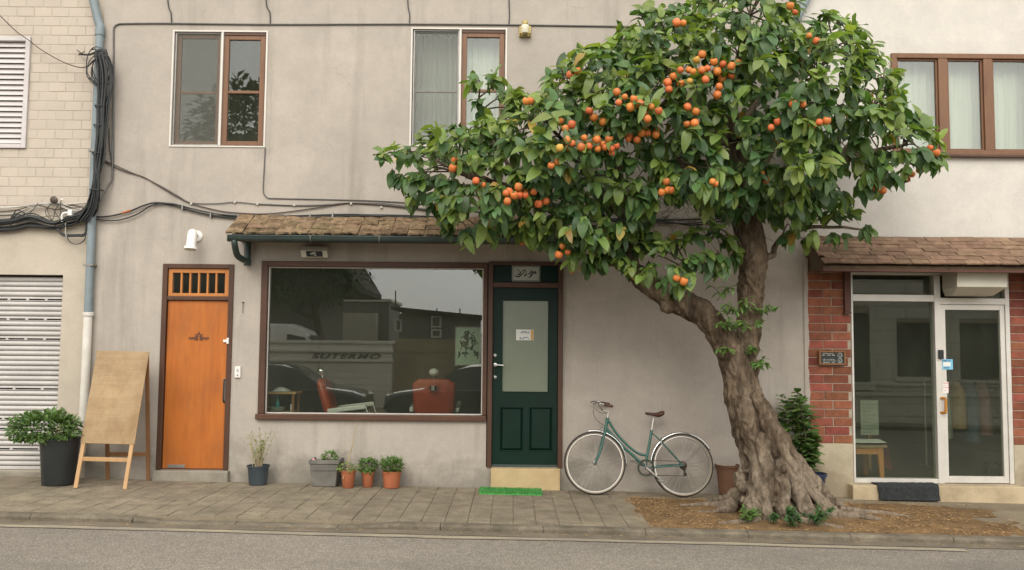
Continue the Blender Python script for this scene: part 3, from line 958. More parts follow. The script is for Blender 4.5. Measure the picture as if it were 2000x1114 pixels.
# ------------------------------------------------------------------ shop window and green door
x0, x1, z0, z1 = H_SHOP
sw = 0.075
shop = empty('shop_window', ((x0 + x1) / 2, 0, z0)); shop.parent = gh; shop.location = ORG[shop.name] - ORG[gh.name]
MB().box(x0, x0 + sw, -0.03, 0.12, z0 + .06, z1).build('jamb', M['brown_frame'], shop, bevel=0.006)
MB().box(x1 - 0.05, x1 + 0.0, -0.03, 0.12, z0 + .06, z1).build('jamb', M['brown_frame'], shop, bevel=0.006)
shop['label'] = 'wide shop window in a brown wooden frame with street reflections'
MB().box(x0 + sw + .001, x1 - .051, -0.030, 0.12, z1 - 0.062, z1).build('head_rail', M['brown_frame_x'], shop, bevel=0.006)
MB().box(x0 - 0.02, x1 - .001, -0.055, 0.14, z0 - 0.005, z0 + 0.058).build('sill', M['brown_frame_x'], shop, bevel=0.006)
mb = MB().frame(x0 + sw, x1 - .052, z0 + .06, z1 - .064, 0.03, 0.05, 0.012)
mb.build('glazing_bead', M['pale_metal'], shop)
pane(x0 + sw + .004, x1 - .055, z0 + .062, z1 - .067, 0.056, M['shop_glass'], shop)
SHOP_IN = (x0 + sw, x1 - .05, z0 + .06, z1 - .062)

x0, x1, z0, z1 = H_GREEN
fw = 0.056
mb = MB()
mb.box(x0, x0 + fw, -0.032, 0.13, z0, z1); mb.box(x1 - fw, x1, -0.032, 0.13, z0, z1)
mb.box(x0 + fw, x1 - fw, -0.03, 0.13, z1 - 0.04, z1)
ztr = P(1025, 557.5).z
mb.box(x0 + fw, x1 - fw, -0.03, 0.13, ztr - 0.03, ztr + 0.03)
gd = mb.build('door', M['brown_frame'], gh, ((x0 + x1) / 2, 0, z0), bevel=0.005)
gd['label'] = 'dark green panelled door with frosted glass pane'
a, b = x0 + fw + .003, x1 - fw - .003
MB().box(a, b, 0.02, 0.05, ztr + .031, z1 - .041).build('transom', M['green_paint'], gd)
gx0, gx1, gz0, gz1 = rect(980, 586, 1072, 767)
zl0, zl1 = z0 + .03, ztr - .033
leaf = wall_holes(a, b, zl0, zl1, [(gx0, gx1, gz0, gz1), rect(976, 795, 1022, 882), rect(1033, 795, 1079, 882)], 0.012, 0.055)
leaf.build('leaf', M['green_paint'], gd, bevel=0.003)
MB().box(gx0 - .002, gx1 + .002, 0.024, 0.032, gz0 - .002, gz1 + .002).build('frosted_pane', M['frosted'], gd)
MB().frame(gx0, gx1, gz0, gz1, 0.004, 0.023, 0.010).build('glazing_bead', M['green_paint'], gd, bevel=.002)
for rc in (rect(976, 795, 1022, 882), rect(1033, 795, 1079, 882)):
    u0, u1, v0, v1 = rc
    mb = MB()
    k = 0.035
    mb.hexa([(u0, 0.034, v0), (u1, 0.034, v0), (u1, 0.05, v0), (u0, 0.05, v0), (u0, 0.034, v1), (u1, 0.034, v1), (u1, 0.05, v1), (u0, 0.05, v1)])
    mb.add([(u0 + .008, 0.0335, v0 + .008), (u1 - .008, 0.0335, v0 + .008), (u1 - .008, 0.0335, v1 - .008), (u0 + .008, 0.0335, v1 - .008),
            (u0 + k, 0.016, v0 + k), (u1 - k, 0.016, v0 + k), (u1 - k, 0.016, v1 - k), (u0 + k, 0.016, v1 - k)],
           [(0, 1, 5, 4), (1, 2, 6, 5), (2, 3, 7, 6), (3, 0, 4, 7), (4, 5, 6, 7)])
    mb.build('panel', M['green_paint'], gd)
    MB().frame(u0, u1, v0, v1, 0.004, 0.030, 0.010).build('moulding', M['green_paint'], gd, bevel=.003)
MB().box(a, b, 0.0, 0.11, z0, z0 + .028).build('threshold', M['gutter_green'], gd, bevel=.003)
for (kx, ky) in ((966.5, 694.5), (967, 737)):
    c = P(kx, ky)
    MB().lathe([(0.022, -0.013), (0.022, -0.002), (0.016, 0.004), (0.009, 0.006), (0.008, 0.002)], 18, c, 'Y').build('lock', M['steel'], gd, smooth=40)
c = P(967.5, 713)
MB().lathe([(0.022, -0.013), (0.022, 0.002), (0.013, 0.004), (0.011, 0.045)], 18, c, 'Y').build('handle_rose', M['steel'], gd, smooth=40)
MB().tube([(c.x - .006, -0.045, c.z), (c.x + .03, -0.047, c.z), (c.x + .095, -0.045, c.z - .004)], [0.012, 0.011, 0.010], 10).build('handle', M['chrome'], gd, smooth=60)
sx0, sx1, sz0, sz1 = rect(959, 914, 1093, 949)
tag(MB().box(sx0, sx1, -0.10, 0.2, -0.3, z0 - 0.004).build('doorstep', M['step_stone'], gh, bevel=0.006), 'tan stone step below the green door')

# ------------------------------------------------------------------ tiled canopies
def canopy(name, house, x0, x1, z_top, z_eave, depth, rows, tw, th, mat, rough, skirt):
    r = MB()
    dz = z_top - z_eave
    r.prism([(0.0, z_top - 0.05), (0.0, z_eave - .03), (-depth + .05, z_eave - .045), (-depth + .04, z_eave - .015)], x0 + .03, x1 - .03, 'X')
    cn = r.build(name, skirt, house, ((x0 + x1) / 2, 0, z_eave), normals=True)
    sl = math.hypot(depth, dz) / rows
    d = Vector((0, -depth, -dz)).normalized()
    nrm = Vector((0, -dz, depth)).normalized()
    meshes = []
    for k in range(6):
        rr = random.Random(k + 31)
        mb = MB()
        nn = 6
        w = tw - 0.006
        vs = []; fs = []
        L = sl * 1.28
        for e in range(2):
            for i in range(nn + 1):
                x = w * i / nn
                arch = rough * 0.4 * math.sin(math.pi * i / nn)
                for top in (0, 1):
                    jag = rough * rr.uniform(-.5, .5)
                    pp = d * (L * e + (jag if e else 0)) + nrm * ((th if top else 0) + arch + rough * rr.uniform(-.25, .25) * top) + Vector((x, 0, 0))
                    vs.append(pp)
        def id_(e, i, t): return (e * (nn + 1) + i) * 2 + t
        for i in range(nn):
            fs.append((id_(0, i, 1), id_(1, i, 1), id_(1, i + 1, 1), id_(0, i + 1, 1)))
            fs.append((id_(1, i, 1), id_(1, i, 0), id_(1, i + 1, 0), id_(1, i + 1, 1)))
            fs.append((id_(0, i, 0), id_(0, i + 1, 0), id_(1, i + 1, 0), id_(1, i, 0)))
        fs.append((id_(0, 0, 0), id_(1, 0, 0), id_(1, 0, 1), id_(0, 0, 1)))
        fs.append((id_(0, nn, 0), id_(0, nn, 1), id_(1, nn, 1), id_(1, nn, 0)))
        mb.add(vs, fs)
        meshes.append(mb.mesh('tile', mat))
    for j in range(rows):
        x = x0 + (tw * 0.5 * (j % 2)) - 0.0
        if j % 2: x -= tw * .5 * (1 if rough > .01 else 0.5)
        while x < x1 - tw * .5:
            top = Vector((x, 0, z_top)) + d * (sl * j - 0.02) + nrm * (0.004 + 0.0)
            o = link('tile', meshes[random.randrange(6)], cn)
            o.location = top - ORG[cn.name] + Vector((random.uniform(-.003, .003), random.uniform(-.004, .004) * (3 if rough > .01 else 1), random.uniform(-.002, .004)))
            o.rotation_euler = (random.uniform(-.02, .02) + -R_(2.0 if rough > .01 else 3.2), random.uniform(-.02, .02), random.uniform(-.015, .015))
            x += tw
    return cn

CX0, CX1 = P(455, 445, -0.25).x, P(1135, 445, -0.25).x
zt, ze = P(700, 427).z, P(700, 461, -0.45).z
can = canopy('canopy', gh, CX0, CX1, zt, ze, 0.47, 4, 0.185, 0.022, M['old_tile'], 0.018, M['moss_edge'])
can['label'] = 'narrow weathered brown tiled canopy above the shop window'
# gutter along the eave, with brackets and a swan neck to the wall
gy, gz = -0.53, P(700, 468, -0.53).z
mb = MB()
prof = [(math.cos(t) * 0.052, -math.sin(t) * 0.062) for t in [math.pi * i / 9 for i in range(10)]]
prof2 = [(p_[0] * .9, p_[1] * .9) for p_ in prof]
gx0 = P(447, 468, -.53).x
for pr, flip in ((prof, False), (prof2, True)):
    vs = [(xx, gy + p_[0], gz + .03 + p_[1]) for xx in (gx0, CX1 + .03) for p_ in pr]
    n = len(pr)
    fs = [(i, i + 1, n + i + 1, n + i) for i in range(n - 1)]
    if flip: fs = [f[::-1] for f in fs]
    mb.add(vs, fs)
mb.box(gx0 - .004, gx0, gy - .054, gy + .054, gz - .035, gz + .032)
mb.box(gx0, CX1 + .03, gy - .060, gy - .052, gz + .024, gz + .036)
gut = mb.build('gutter', M['gutter_green'], gh, (gx0, gy, gz), smooth=40)
for bx in (608, 742, 905):
    c = P(bx, 468, gy)
    MB().tube([(c.x, gy - .055, gz + .032), (c.x, gy - .058, gz + .005), (c.x, gy - .04, gz - .026), (c.x, gy, gz - .036), (c.x, gy + .06, gz + .04)], 0.006, 6).build('bracket', M['dull_steel'], gut, smooth=60)
a = P(457, 482, gy); b = P(470, 505, -.30); c = P(487, 512, -.08)
MB().tube(spline([(a.x, gy, gz - .02), (a.x + .004, gy + .01, gz - .07), (b.x - .01, -.40, b.z + .03), (b.x + .02, -.30, b.z - .01), (c.x - .03, -.13, c.z + .01), (c.x, -.075, c.z)], 5), 0.036, 12).build('swan_neck', M['gutter_green'], gut, smooth=60)
d0 = P(487, 476); d1 = P(487, 520)
MB().lathe([(0.043, 0), (0.043, .02), (0.039, .022), (0.039, d0.z - d1.z), (0.046, d0.z - d1.z + .002), (0.046, d0.z - d1.z + .03)], 14, (d0.x, -.06, d1.z)).build('outlet_pipe', M['gutter_green'], gut, smooth=40)

# =========================================================== the cream house at the left
XLL = -12.0
H_SHUT = rect(-70, 77, 52, 285, 0.02)
H_ROLL = rect(-150, 536, 115, 919, 0.02)
lh = empty('cream_house', (XLL / 2 + XL / 2, 0.02, 0), 'cream painted brick house with a grey roller shutter at far left', 'house')
lwall = wall_holes(XLL, XL, -0.4, TOP - .3, [H_SHUT, H_ROLL], 0.02, 0.25).build('wall', M['cream_render'], lh)
MB().box(XLL, XL, 0.02, 8, TOP - .3, TOP - .15).build('roof', M['cream_joint'], lh)
MB().box(XLL, XL, 7.8, 8, -.4, TOP - .3).build('rear_wall', M['cream_render'], lh)
zb0 = P(100, 402).z
pit_h, bl, jt = 0.1145, 0.208, 0.006
bmesh_ = {}
def brick_mesh(name, l, h, d, mat, chip=0.0015):
    key = (name, round(l, 3), round(h, 3))
    if key not in bmesh_:
        mb = MB()
        e = 0.004
        # front face slightly pillowed
        mb.add([(0, d, 0), (l, d, 0), (l, d, h), (0, d, h), (0, e, 0), (l, e, 0), (l, e, h), (0, e, h), (e, 0, e), (l - e, 0, e), (l - e, 0, h - e), (e, 0, h - e)],
               [(0, 1, 5, 4), (1, 2, 6, 5), (2, 3, 7, 6), (3, 0, 4, 7), (4, 5, 9, 8), (5, 6, 10, 9), (6, 7, 11, 10), (7, 4, 8, 11), (8, 9, 10, 11)])
        bmesh_[key] = mb.mesh(name, mat)
    return bmesh_[key]
def lay(parent, xa, xb, za, zb, pitch, L, joint, y, depth, mat, holes=(), bond=0.5, name='brick', jit=0.0012):
    j = 0
    z = za
    while z < zb - pitch * .4:
        h = min(pitch - joint, zb - z)
        x = xa - (L * bond if j % 2 else 0)
        while x < xb - 0.01:
            s, e = max(x, xa), min(x + L - joint, xb)
            segs = [(s, e)]
            for hx0, hx1, hz0, hz1 in holes:
                if z + h > hz0 + .01 and z < hz1 - .01:
                    ns = []
                    for s_, e_ in segs:
                        if e_ <= hx0 or s_ >= hx1: ns.append((s_, e_))
                        else:
                            if s_ < hx0: ns.append((s_, hx0))
                            if e_ > hx1: ns.append((hx1, e_))
                    segs = ns
            for s_, e_ in segs:
                if e_ - s_ < 0.03: continue
                o = link(name, brick_mesh(name + mat.name, round(e_ - s_, 2), round(h, 3), depth, mat), parent)
                o.location = Vector((s_, y + random.uniform(-jit, jit), z)) - ORG[parent.name]
            x += L
        z += pitch; j += 1
lay(lwall, -7.0, XL - .05, zb0, P(100, -30).z, pit_h, bl, jt, 0.0162, 0.0036, M['cream_brick'], [(H_SHUT[0] - .05, H_SHUT[1] + .03, H_SHUT[2] - .03, H_SHUT[3] + .03)])
# louvred window
x0, x1, z0, z1 = H_SHUT
lv = MB().frame(x0 - .03, x1 + .03, z0 - .03, z1 + .03, -0.012, 0.10, 0.055, 0.055, 0.05).build('louvred_shutter', M['shutter_lilac'], lh, ((x0 + x1) / 2, 0, z0), bevel=.004)
lv['label'] = 'pale lilac louvred window shutter at the upper left'
MB().box(x0, x1, 0.14, 0.15, z0, z1).build('backing', M['slot_dark'], lv)
ns = 19
for i in range(ns):
    zc = z0 + .03 + (z1 - z0 - .06) * (i + .5) / ns
    hh = (z1 - z0 - .06) / ns
    MB().prism([(0.012, zc - hh * .46), (0.022, zc - hh * .50), (0.062, zc + hh * .48), (0.045, zc + hh * .50)], x0 + .026, x1 - .026, 'X').build('slat', M['shutter_lilac'], lv, normals=True)
# roller shutter
x0, x1, z0, z1 = H_ROLL
rs = MB()
rs.box(x0, x1, 0.125, 0.135, z0, z1)
roll = rs.build('roller_shutter', M['slot_dark'], lh, ((x0 + x1) / 2, 0, z0))
roll['label'] = 'grey metal roller shutter with rows of slots'
pit_s = 0.1165
slot_rows = {int((P(60, yy, .08).z - z0 - .03) / pit_s) for yy in (595, 627, 664, 763, 818, 842, 886)}
k = 0
z = z0 + 0.045
MB().box(x0, x1, 0.075, 0.105, z0 + .004, z0 + .043).build('bottom_rail', M['shutter_grey'], roll, bevel=.006)
def slat_profile(h):
    return [(0.0, 0.0), (-0.012, 0.008), (-0.017, h * .30), (-0.019, h * .5), (-0.017, h * .70), (-0.012, h - .008), (0.0, h)]
while z < z1 - .02:
    h = min(pit_s, z1 - z) - 0.004
    if h < .03: break
    mb = MB()
    half = h / 2 - .002
    slots = k in slot_rows
    for part in (0, 1):
        zz = z + part * (h / 2 + .001)
        pr = [(0.112 + a_ * 1.2, zz + b_ ) for a_, b_ in slat_profile(half)]
        if slots and part == 1:
            xx = x0; i = 0
            lo = [(0.112, zz), (0.095, zz + .006), (0.095, zz + .012), (0.112, zz + .012)]
            hi = [(0.112, zz + .030), (0.094, zz + .030), (0.096, zz + half - .006), (0.112, zz + half)]
            mb.prism(lo, x0, x1, 'X'); mb.prism(hi, x0, x1, 'X')
            while xx < x1:
                w = 0.03
                mb.prism([(0.112, zz + .012), (0.095, zz + .012), (0.095, zz + .030), (0.112, zz + .030)], xx + .02, min(xx + .02 + w, x1), 'X')
                xx += (0.33 if k % 2 else 0.22)
        else:
            mb.prism(pr, x0, x1, 'X')
    mb.build('slat', M['shutter_grey'], roll, normals=True, smooth=35)
    z += pit_s; k += 1
MB().box(x0 - .2, x1 + .05, -0.05, 0.25, -0.3, P(60, 922).z).build('threshold', M['step_concrete'], lh, bevel=.01)

# =========================================================== the white house at the right
XRR = 12.0
rh = empty('white_house', ((XR + XRR) / 2, 0.03, 0), 'white house with red brick ground floor and glazed doors at right', 'house')
H_GLZ = rect(1663, 533, 1973, 944, 0.03)
H_RW = rect(1741, 107, 2110, 304, 0.03)
zj = P(1800, 468).z
wall_holes(XR, XRR, -0.4, TOP + .1, [H_GLZ, H_RW, (8.6, 11, 0.0, 2.4)], 0.03, 0.26).build('wall', M['white_render'], rh)
MB().box(8.6, 11, 0.1, 0.12, 0, 2.4).build('side_door', M['brown_frame'], rh)
MB().box(XR, XRR, 0.03, 8, TOP + .1, TOP + .25).build('roof', M['cream_joint'], rh)
MB().box(XR, XRR, 7.8, 8, -.4, TOP + .1).build('rear_wall', M['white_render'], rh)
zpl = P(1620, 866).z
ztp = P(1620, 500).z
# brick piers: mortar core with single bricks, rendered plinth below
for (xa, xb) in ((XR + 0.012, H_GLZ[0] - .004), (H_GLZ[1] + .004, 8.4)):
    core = MB().box(xa, xb, 0.012, 0.0295, zpl, ztp + .2).build('brick_pier', M['mortar'], rh, (xa, 0, zpl))
    lay(core, xa + .002, min(xb, 7.2) - .002, zpl, ztp + .14, 0.0995, 0.292, 0.0095, 0.003, 0.012, M['red_brick'], bond=0.36, jit=0.0022)
    MB().box(xa, xb, 0.0, 0.029, -.3, zpl - .002).build('plinth', M['plinth_render'], rh, bevel=.004)
x0, x1, z0, z1 = H_GLZ
gl = MB()
fw = 0.032
xm0, xm1 = P(1826, 740, .03).x, P(1838, 740, .03).x
zt0, zt1 = P(1750, 589, .03).z, P(1750, 576, .03).z
gl.box(x0, x0 + .022, 0.0, 0.12, z0, z1); gl.box(x1 - .05, x1, 0.0, 0.12, z0, z1)
gl.box(x0 + .022, x1 - .05, 0.0, 0.12, z1 - .03, z1)
gl.box(xm0, xm1, -0.004, 0.12, z0, z1 - .031)
gl.box(x0 + .022, xm0, 0.0, 0.12, zt0, zt1); gl.box(xm1, x1 - .05, 0.0, 0.12, zt0 - .03, zt1 - .035)
gl.box(x0 + .022, xm0, 0.0, 0.12, z0, z0 + .05)
gz = gl.build('glazed_front', M['aluminium'], rh, ((x0 + x1) / 2, 0.03, z0), bevel=.003)
gz['label'] = 'aluminium framed glass shop front with a glass door'
pane(x0 + .02, xm0 + .002, z0 + .048, zt0 + .002, 0.06, M['door_glass'], gz)
pane(x0 + .02, xm0 + .002, zt1 - .002, z1 - .028, 0.0603, M['door_glass'], gz)
pane(xm1 - .002, x1 - .048, zt1 - .037, z1 - .028, 0.0606, M['door_glass'], gz)
dl = MB().frame(xm1 + .003, x1 - .054, z0 + .008, zt0 - .034, 0.012, 0.062, 0.055, 0.06, 0.075)
dl = dl.build('door_leaf', M['aluminium'], gz, bevel=.003)
pane(xm1 + .055, x1 - .107, z0 + .08, zt0 - .09, 0.04, M['door_glass'], gz)
c = P(1836, 692, 0.0)
MB().box(c.x - .028, c.x + .030, -.035, -.006, c.z - .055, c.z + .05).build('lock_box', M['black_plastic'], gz, bevel=.006)
p_, q_ = P(1840, 778, 0), P(1840, 806, 0)
hd = MB().tube(spline([(p_.x - .015, 0.008, p_.z), (p_.x + .012, -.04, p_.z), (p_.x + .018, -.05, p_.z - .02), (q_.x + .018, -.05, q_.z + .02), (q_.x + .012, -.04, q_.z), (q_.x - .015, 0.008, q_.z)], 4), 0.016, 10)
hd.build('handle', M['handle_orange'], gz, smooth=60)
sx0, sx1 = P(1662, 955, -.1).x, P(1996, 955, -.1).x
ez = z0 - .004
ent = MB().box(sx0, sx1, -0.16, 0.25, -0.4, ez).build('doorstep', M['entry_stone'], rh, bevel=.012)
ent['label'] = 'long pale stone step below the glass shop front'
room('glass_shop_room', x0 - .15, 7.4, 0.26, 4.6, z0 - .02, 2.75, M['room_pale'], M['room_floor'])
# canopy of thin red tiles on a timber fascia
RX0, RX1 = P(1592, 500, -.3).x, 8.6
zt, ze = P(1800, 468, 0.03).z, P(1800, 518, -.55).z
can2 = canopy('canopy', rh, RX0, RX1, zt, ze, 0.57, 7, 0.198, 0.015, M['red_tile'], 0.004, M['moss_edge'])
can2['label'] = 'red brown tiled canopy above the glass shop front'
MB().box(RX0 + .01, RX1, -0.52, -0.485, ze - .075, ze - .005).build('fascia', M['fascia_wood'], can2, bevel=.004)
for bx in (1654, 2010):
    c = P(bx, 570, -.02)
    mb = MB().box(c.x - .035, c.x + .03, -.045, -.004, P(bx, 610, -.02).z, ze + .02)
    mb.box(c.x - .045, c.x + .04, -.055, -.004, P(bx, 612, -.02).z - .012, P(bx, 610, -.02).z - .001)
    mb.box(c.x - .03, c.x + .025, -.48, -.046, ze - .03, ze + .02)
    mb.build('bracket', M['fascia_wood'], can2, bevel=.005)
# upper window
x0, x1, z0, z1 = H_RW
fw = 0.065
win = MB().frame(x0, x1, z0, z1, -0.005, 0.13, fw, .06, .055)
cuts = [P(v, 205, .03).x for v in (1841, 1929, 2022)]
for c in cuts: win.box(c - .055, c + .055, -.002, .12, z0 + .055, z1 - .06)
rw = win.build('window', M['tan_frame'], rh, ((x0 + x1) / 2, 0.03, z0), bevel=.006)
rw['label'] = 'wide brown framed upper window with white curtains at right'
edges = [x0 + fw] + [v for c in cuts for v in (c - .055, c + .055)] + [x1 - fw]
for i in range(0, len(edges), 2):
    MB().frame(edges[i] + .001, edges[i + 1] - .001, z0 + .056, z1 - .061, 0.025, 0.06, 0.022).build('sash', M['tan_frame'], rw, bevel=.003)
    pane(edges[i] + .018, edges[i + 1] - .018, z0 + .074, z1 - .079, 0.045, M['window_glass'], rw)
MB().box(x0 - .03, x1 + .03, -0.035, 0.02, z0 - .03, z0 - .001).build('sill', M['brown_frame_x'], rw, bevel=.004)
curtain(x0 + .02, x1 - .02, z0 + .01, z1 - .01, 0.22, M['curtain_white'], 'white pleated curtain behind the wide window of the white house', 20, 0.022, 3)
room('upper_room', x0 - .5, x1 + .5, 0.26, 3.2, z0 - .8, z1 + .5, M['room_pale'], M['room_floor'])

# =========================================================== pipes and cables on the walls
dp0 = P(196, 66, -.05); dp1 = P(169, 612, -.05)
px_ = (P(197, 66, -.06).x + P(170, 612, -.06).x) / 2
zt_, zm_, zb_ = P(190, 60, -.06).z, P(168, 612, -.06).z, P(150, 880, -.06).z
dp = empty('drainpipe', (px_, -.06, 0), 'blue grey drainpipe turning white lower down beside the cream house', 'drainpipe')
MB().tube([(px_, -.06, zm_), (px_, -.06, zm_ + .8), (px_, -.06, zm_ + 2), (px_, -.06, zt_)], 0.047, 14).build('upper_pipe', M['pipe_blue'], dp, smooth=60)
a = P(176, -25, -.06)
MB().tube(spline([(px_, -.06, zt_ - .01), (px_, -.06, zt_ + .05), (px_ - .03, -.06, zt_ + .13), (a.x, -.06, a.z), (a.x - .1, -.06, a.z + .25)], 4), 0.049, 14).build('offset_bend', M['pipe_blue'], dp, smooth=60)
MB().lathe([(0.055, 0), (0.055, .07), (0.051, .072)], 16, (px_, -.06, zt_ - .06)).build('collar', M['pipe_blue'], dp, smooth=40)
MB().tube([(px_ - .01, -.06, zb_), (px_, -.06, (zb_ + zm_) / 2), (px_, -.06, zm_)], 0.050, 14).build('lower_pipe', M['pipe_white'], dp, smooth=60)
MB().lathe([(0.062, 0), (0.062, .035), (0.054, .04)], 16, (px_, -.06, zm_ - .03)).build('collar', M['pipe_white'], dp, smooth=40)
e = P(134, 915, -.12)
MB().tube(spline([(px_ - .01, -.06, zb_ + .03), (px_ - .015, -.065, zb_ - .03), (e.x + .08, -.1, e.z + .06), (e.x, -.13, e.z)], 5), 0.053, 14).build('shoe', M['pipe_white'], dp, smooth=60)
for zz in (zm_ + .55, zm_ + 1.9):
    MB().box(px_ - .056, px_ + .056, -.112, -.0, zz, zz + .022).build('clamp', M['dull_steel'], dp)
tap = P(136, 884, -.04)
t_ = MB().tube([(tap.x, 0.02, tap.z), (tap.x, -.07, tap.z), (tap.x - .005, -.085, tap.z - .035)], 0.014, 8)
t_.tube([(tap.x - .03, -.075, tap.z + .02), (tap.x + .03, -.075, tap.z + .03)], 0.008, 6)
thing('tap', t_, M['dark_iron'], 'small dark wall tap beside the white drainpipe', 'tap', (tap.x, 0, tap.z), smooth=60)

# the tall pipe between grey and white house, with its sloping upper run
w0, w1 = P(1572, 5, -.05), P(1543, 66, -.05)
mb = MB().tube(spline([(w0.x + .12, -.05, w0.z + .25), (w0.x, -.05, w0.z), (w1.x, -.05, w1.z), (w1.x - .02, -.05, w1.z - .12), (w1.x - .02, -.05, w1.z - .6), (w1.x - .02, -.05, 3.2)], 5), 0.048, 12)
thing('drainpipe', mb, M['pipe_blue'], 'slanting grey pipe at the top behind the tree crown', 'drainpipe', (w1.x, -.05, 3.2), smooth=60)

def strand(root, pts, r, mat, Y=-.03, wob=0.0, name='cable', n=6, sides=6):
    ps = []
    for q in pts:
        v = P(q[0] + random.uniform(-wob, wob), q[1] + random.uniform(-wob, wob), q[2] if len(q) > 2 else Y)
        ps.append(v)
    return MB().tube(spline(ps, n), r, sides).build(name, mat, root, ps[0], smooth=80)

rc = random.Random(3)
cb = empty('cable_bundle', P(200, 100, -.1), 'thick tangle of black cables hanging down the blue grey drainpipe', 'cables')
for i in range(24):
    o = rc.uniform(-13, 15); y_ = rc.uniform(-.19, -.11)
    b1 = rc.uniform(-9, 6)
    strand(cb, [(196 + o * .8, 100 + rc.uniform(-6, 10), y_), (203 + o, 150, y_), (200 + o * .75, 210, y_), (197 + o * .55, 262, y_), (193 + o * .6, 310, y_), (188 + b1, 360, y_), (181 + b1 * 1.5, 405, y_ + .02), (165 + b1 * 2, 432, y_ + .04)],
           rc.uniform(.006, .0105), M['cable_black'], wob=2.0)
for i in range(6):                                      # loose loops round the top
    cx, cy, rx, ry = 200 + rc.uniform(-10, 4), 142 + rc.uniform(-14, 14), rc.uniform(14, 26), rc.uniform(24, 38)
    ph = rc.uniform(0, 6)
    strand(cb, [(cx + rx * math.cos(ph + t), cy + ry * math.sin(ph + t), -.15 + .03 * math.sin(t + i)) for t in [k * .55 for k in range(11)]], rc.uniform(.0045, .007), M['cable_black'], wob=1.5)
strand(cb, [(155, 106, -.04), (175, 107, -.08), (195, 100, -.14), (212, 112, -.15), (218, 140, -.14), (217, 175, -.13), (205, 200, -.13)], .012, M['cable_black'])
strand(cb, [(150, 98, -.02), (158, 104, -.05), (153, 108, -.05), (165, 101, -.07)], .006, M['cable_brown'])
strand(cb, [(178, 97, -.06), (192, 96, -.1), (208, 103, -.14)], .008, M['cable_black'])
strand(cb, [(222, 150), (221, 230), (220, 300), (219, 345), (212, 362, -.06), (200, 385, -.1), (188, 408, -.1)], .012, M['cable_grey'])
strand(cb, [(213, 250), (214, 290), (219, 330), (216, 360)], .006, M['cable_black'])
for (yy) in (208, 246, 300, 372):
    c = P(197 - (yy - 200) * .06, yy, -.15)
    MB().tube([(c.x - .075, -.10, c.z), (c.x - .05, -.19, c.z + .004), (c.x + .05, -.19, c.z), (c.x + .075, -.10, c.z + .004)], .007, 6).build('cable_tie', M['cable_black'], cb)

lb = empty('cable_bundle', P(60, 440, -.06), 'black cable bundle sagging across the cream house below the bricks', 'cables')
for i in range(20):
    o = rc.uniform(-11, 10); y_ = rc.uniform(-.10, -.02)
    strand(lb, [(-40, 444 + o, y_), (20, 440 + o, y_), (60, 432 + o * 1.3, y_), (100, 440 + o * .6, y_), (130, 434 + o * .9, y_), (158, 424 + o, y_), (178, 402 + o, y_ - .04)], rc.uniform(.006, .011), M['cable_black'], wob=2.2)
for i in range(3):
    o = rc.uniform(-3, 3)
    strand(lb, [(112, 446 + o), (124, 458 + o), (150, 459 + o), (166, 456 + o), (169, 430), (168, 405)], .009, M['cable_black'], -.07)
strand(lb, [(130, 462), (138, 474), (152, 477), (164, 470), (169, 455)], .0055, M['cable_black'], -.07)
strand(lb, [(128, 436), (128, 455), (130, 464)], .005, M['cable_pale'], -.08)
for i in range(5):
    strand(lb, [(-20, 408 + i * 5), (30, 406 + i * 4), (70, 398 + rc.uniform(-6, 8)), (110, 402 + rc.uniform(-6, 8)), (140, 408 + rc.uniform(-6, 6)), (168, 402 + i * 2)], rc.uniform(.004, .007), M['cable_pale'] if i % 2 == 0 else M['cable_brown'], -.04, wob=3)
strand(lb, [(-30, 407), (60, 403), (120, 400), (172, 396)], .011, M['cable_pale'], -.03)
for i in range(6):
    x_ = rc.uniform(60, 170)
    strand(lb, [(x_, rc.uniform(395, 410)), (x_ + rc.uniform(-20, 20), rc.uniform(410, 425)), (x_ + rc.uniform(-20, 30), rc.uniform(420, 450))], .004, M['cable_brown'] if i % 2 else M['cable_black'], -.06)
for i in range(4):
    strand(lb, [(20, 440), (26, 418 + i * 3), (40, 414 + i * 4), (70, 430)], .007, M['cable_black'], -.08, wob=3)

fx = P(112, 392, -.06)
jb = empty('floodlight', fx, 'small broken pale floodlight with dark head above the left cable bundle', 'floodlight')
MB().lathe([(0.018, 0), (0.035, .02), (0.045, .055), (0.04, .06)], 12, (fx.x - .02, -.05, fx.z), 'Y').build('head', M['dark_iron'], jb, smooth=50)
MB().tube(spline([(fx.x, .02, fx.z - .03), (fx.x + .03, -.04, fx.z - .02), (fx.x + .055, -.07, fx.z + .015)], 4), .014, 8).build('arm', M['white_plastic'], jb, smooth=60)
d_ = P(122, 425, -.09)
ins = empty('cable_bracket', d_, 'white plastic cable bracket on the left bundle', 'bracket')
MB().tube(spline([(d_.x, -.09, d_.z - .05), (d_.x, -.10, d_.z + .02), (d_.x + .03, -.10, d_.z + .05), (d_.x + .09, -.07, d_.z + .055)], 4), .014, 8).build('hook', M['white_plastic'], ins, smooth=60)
MB().box(d_.x + .06, d_.x + .11, -.1, -.04, d_.z + .02, d_.z + .09).build('block', M['white_plastic'], ins, bevel=.008)

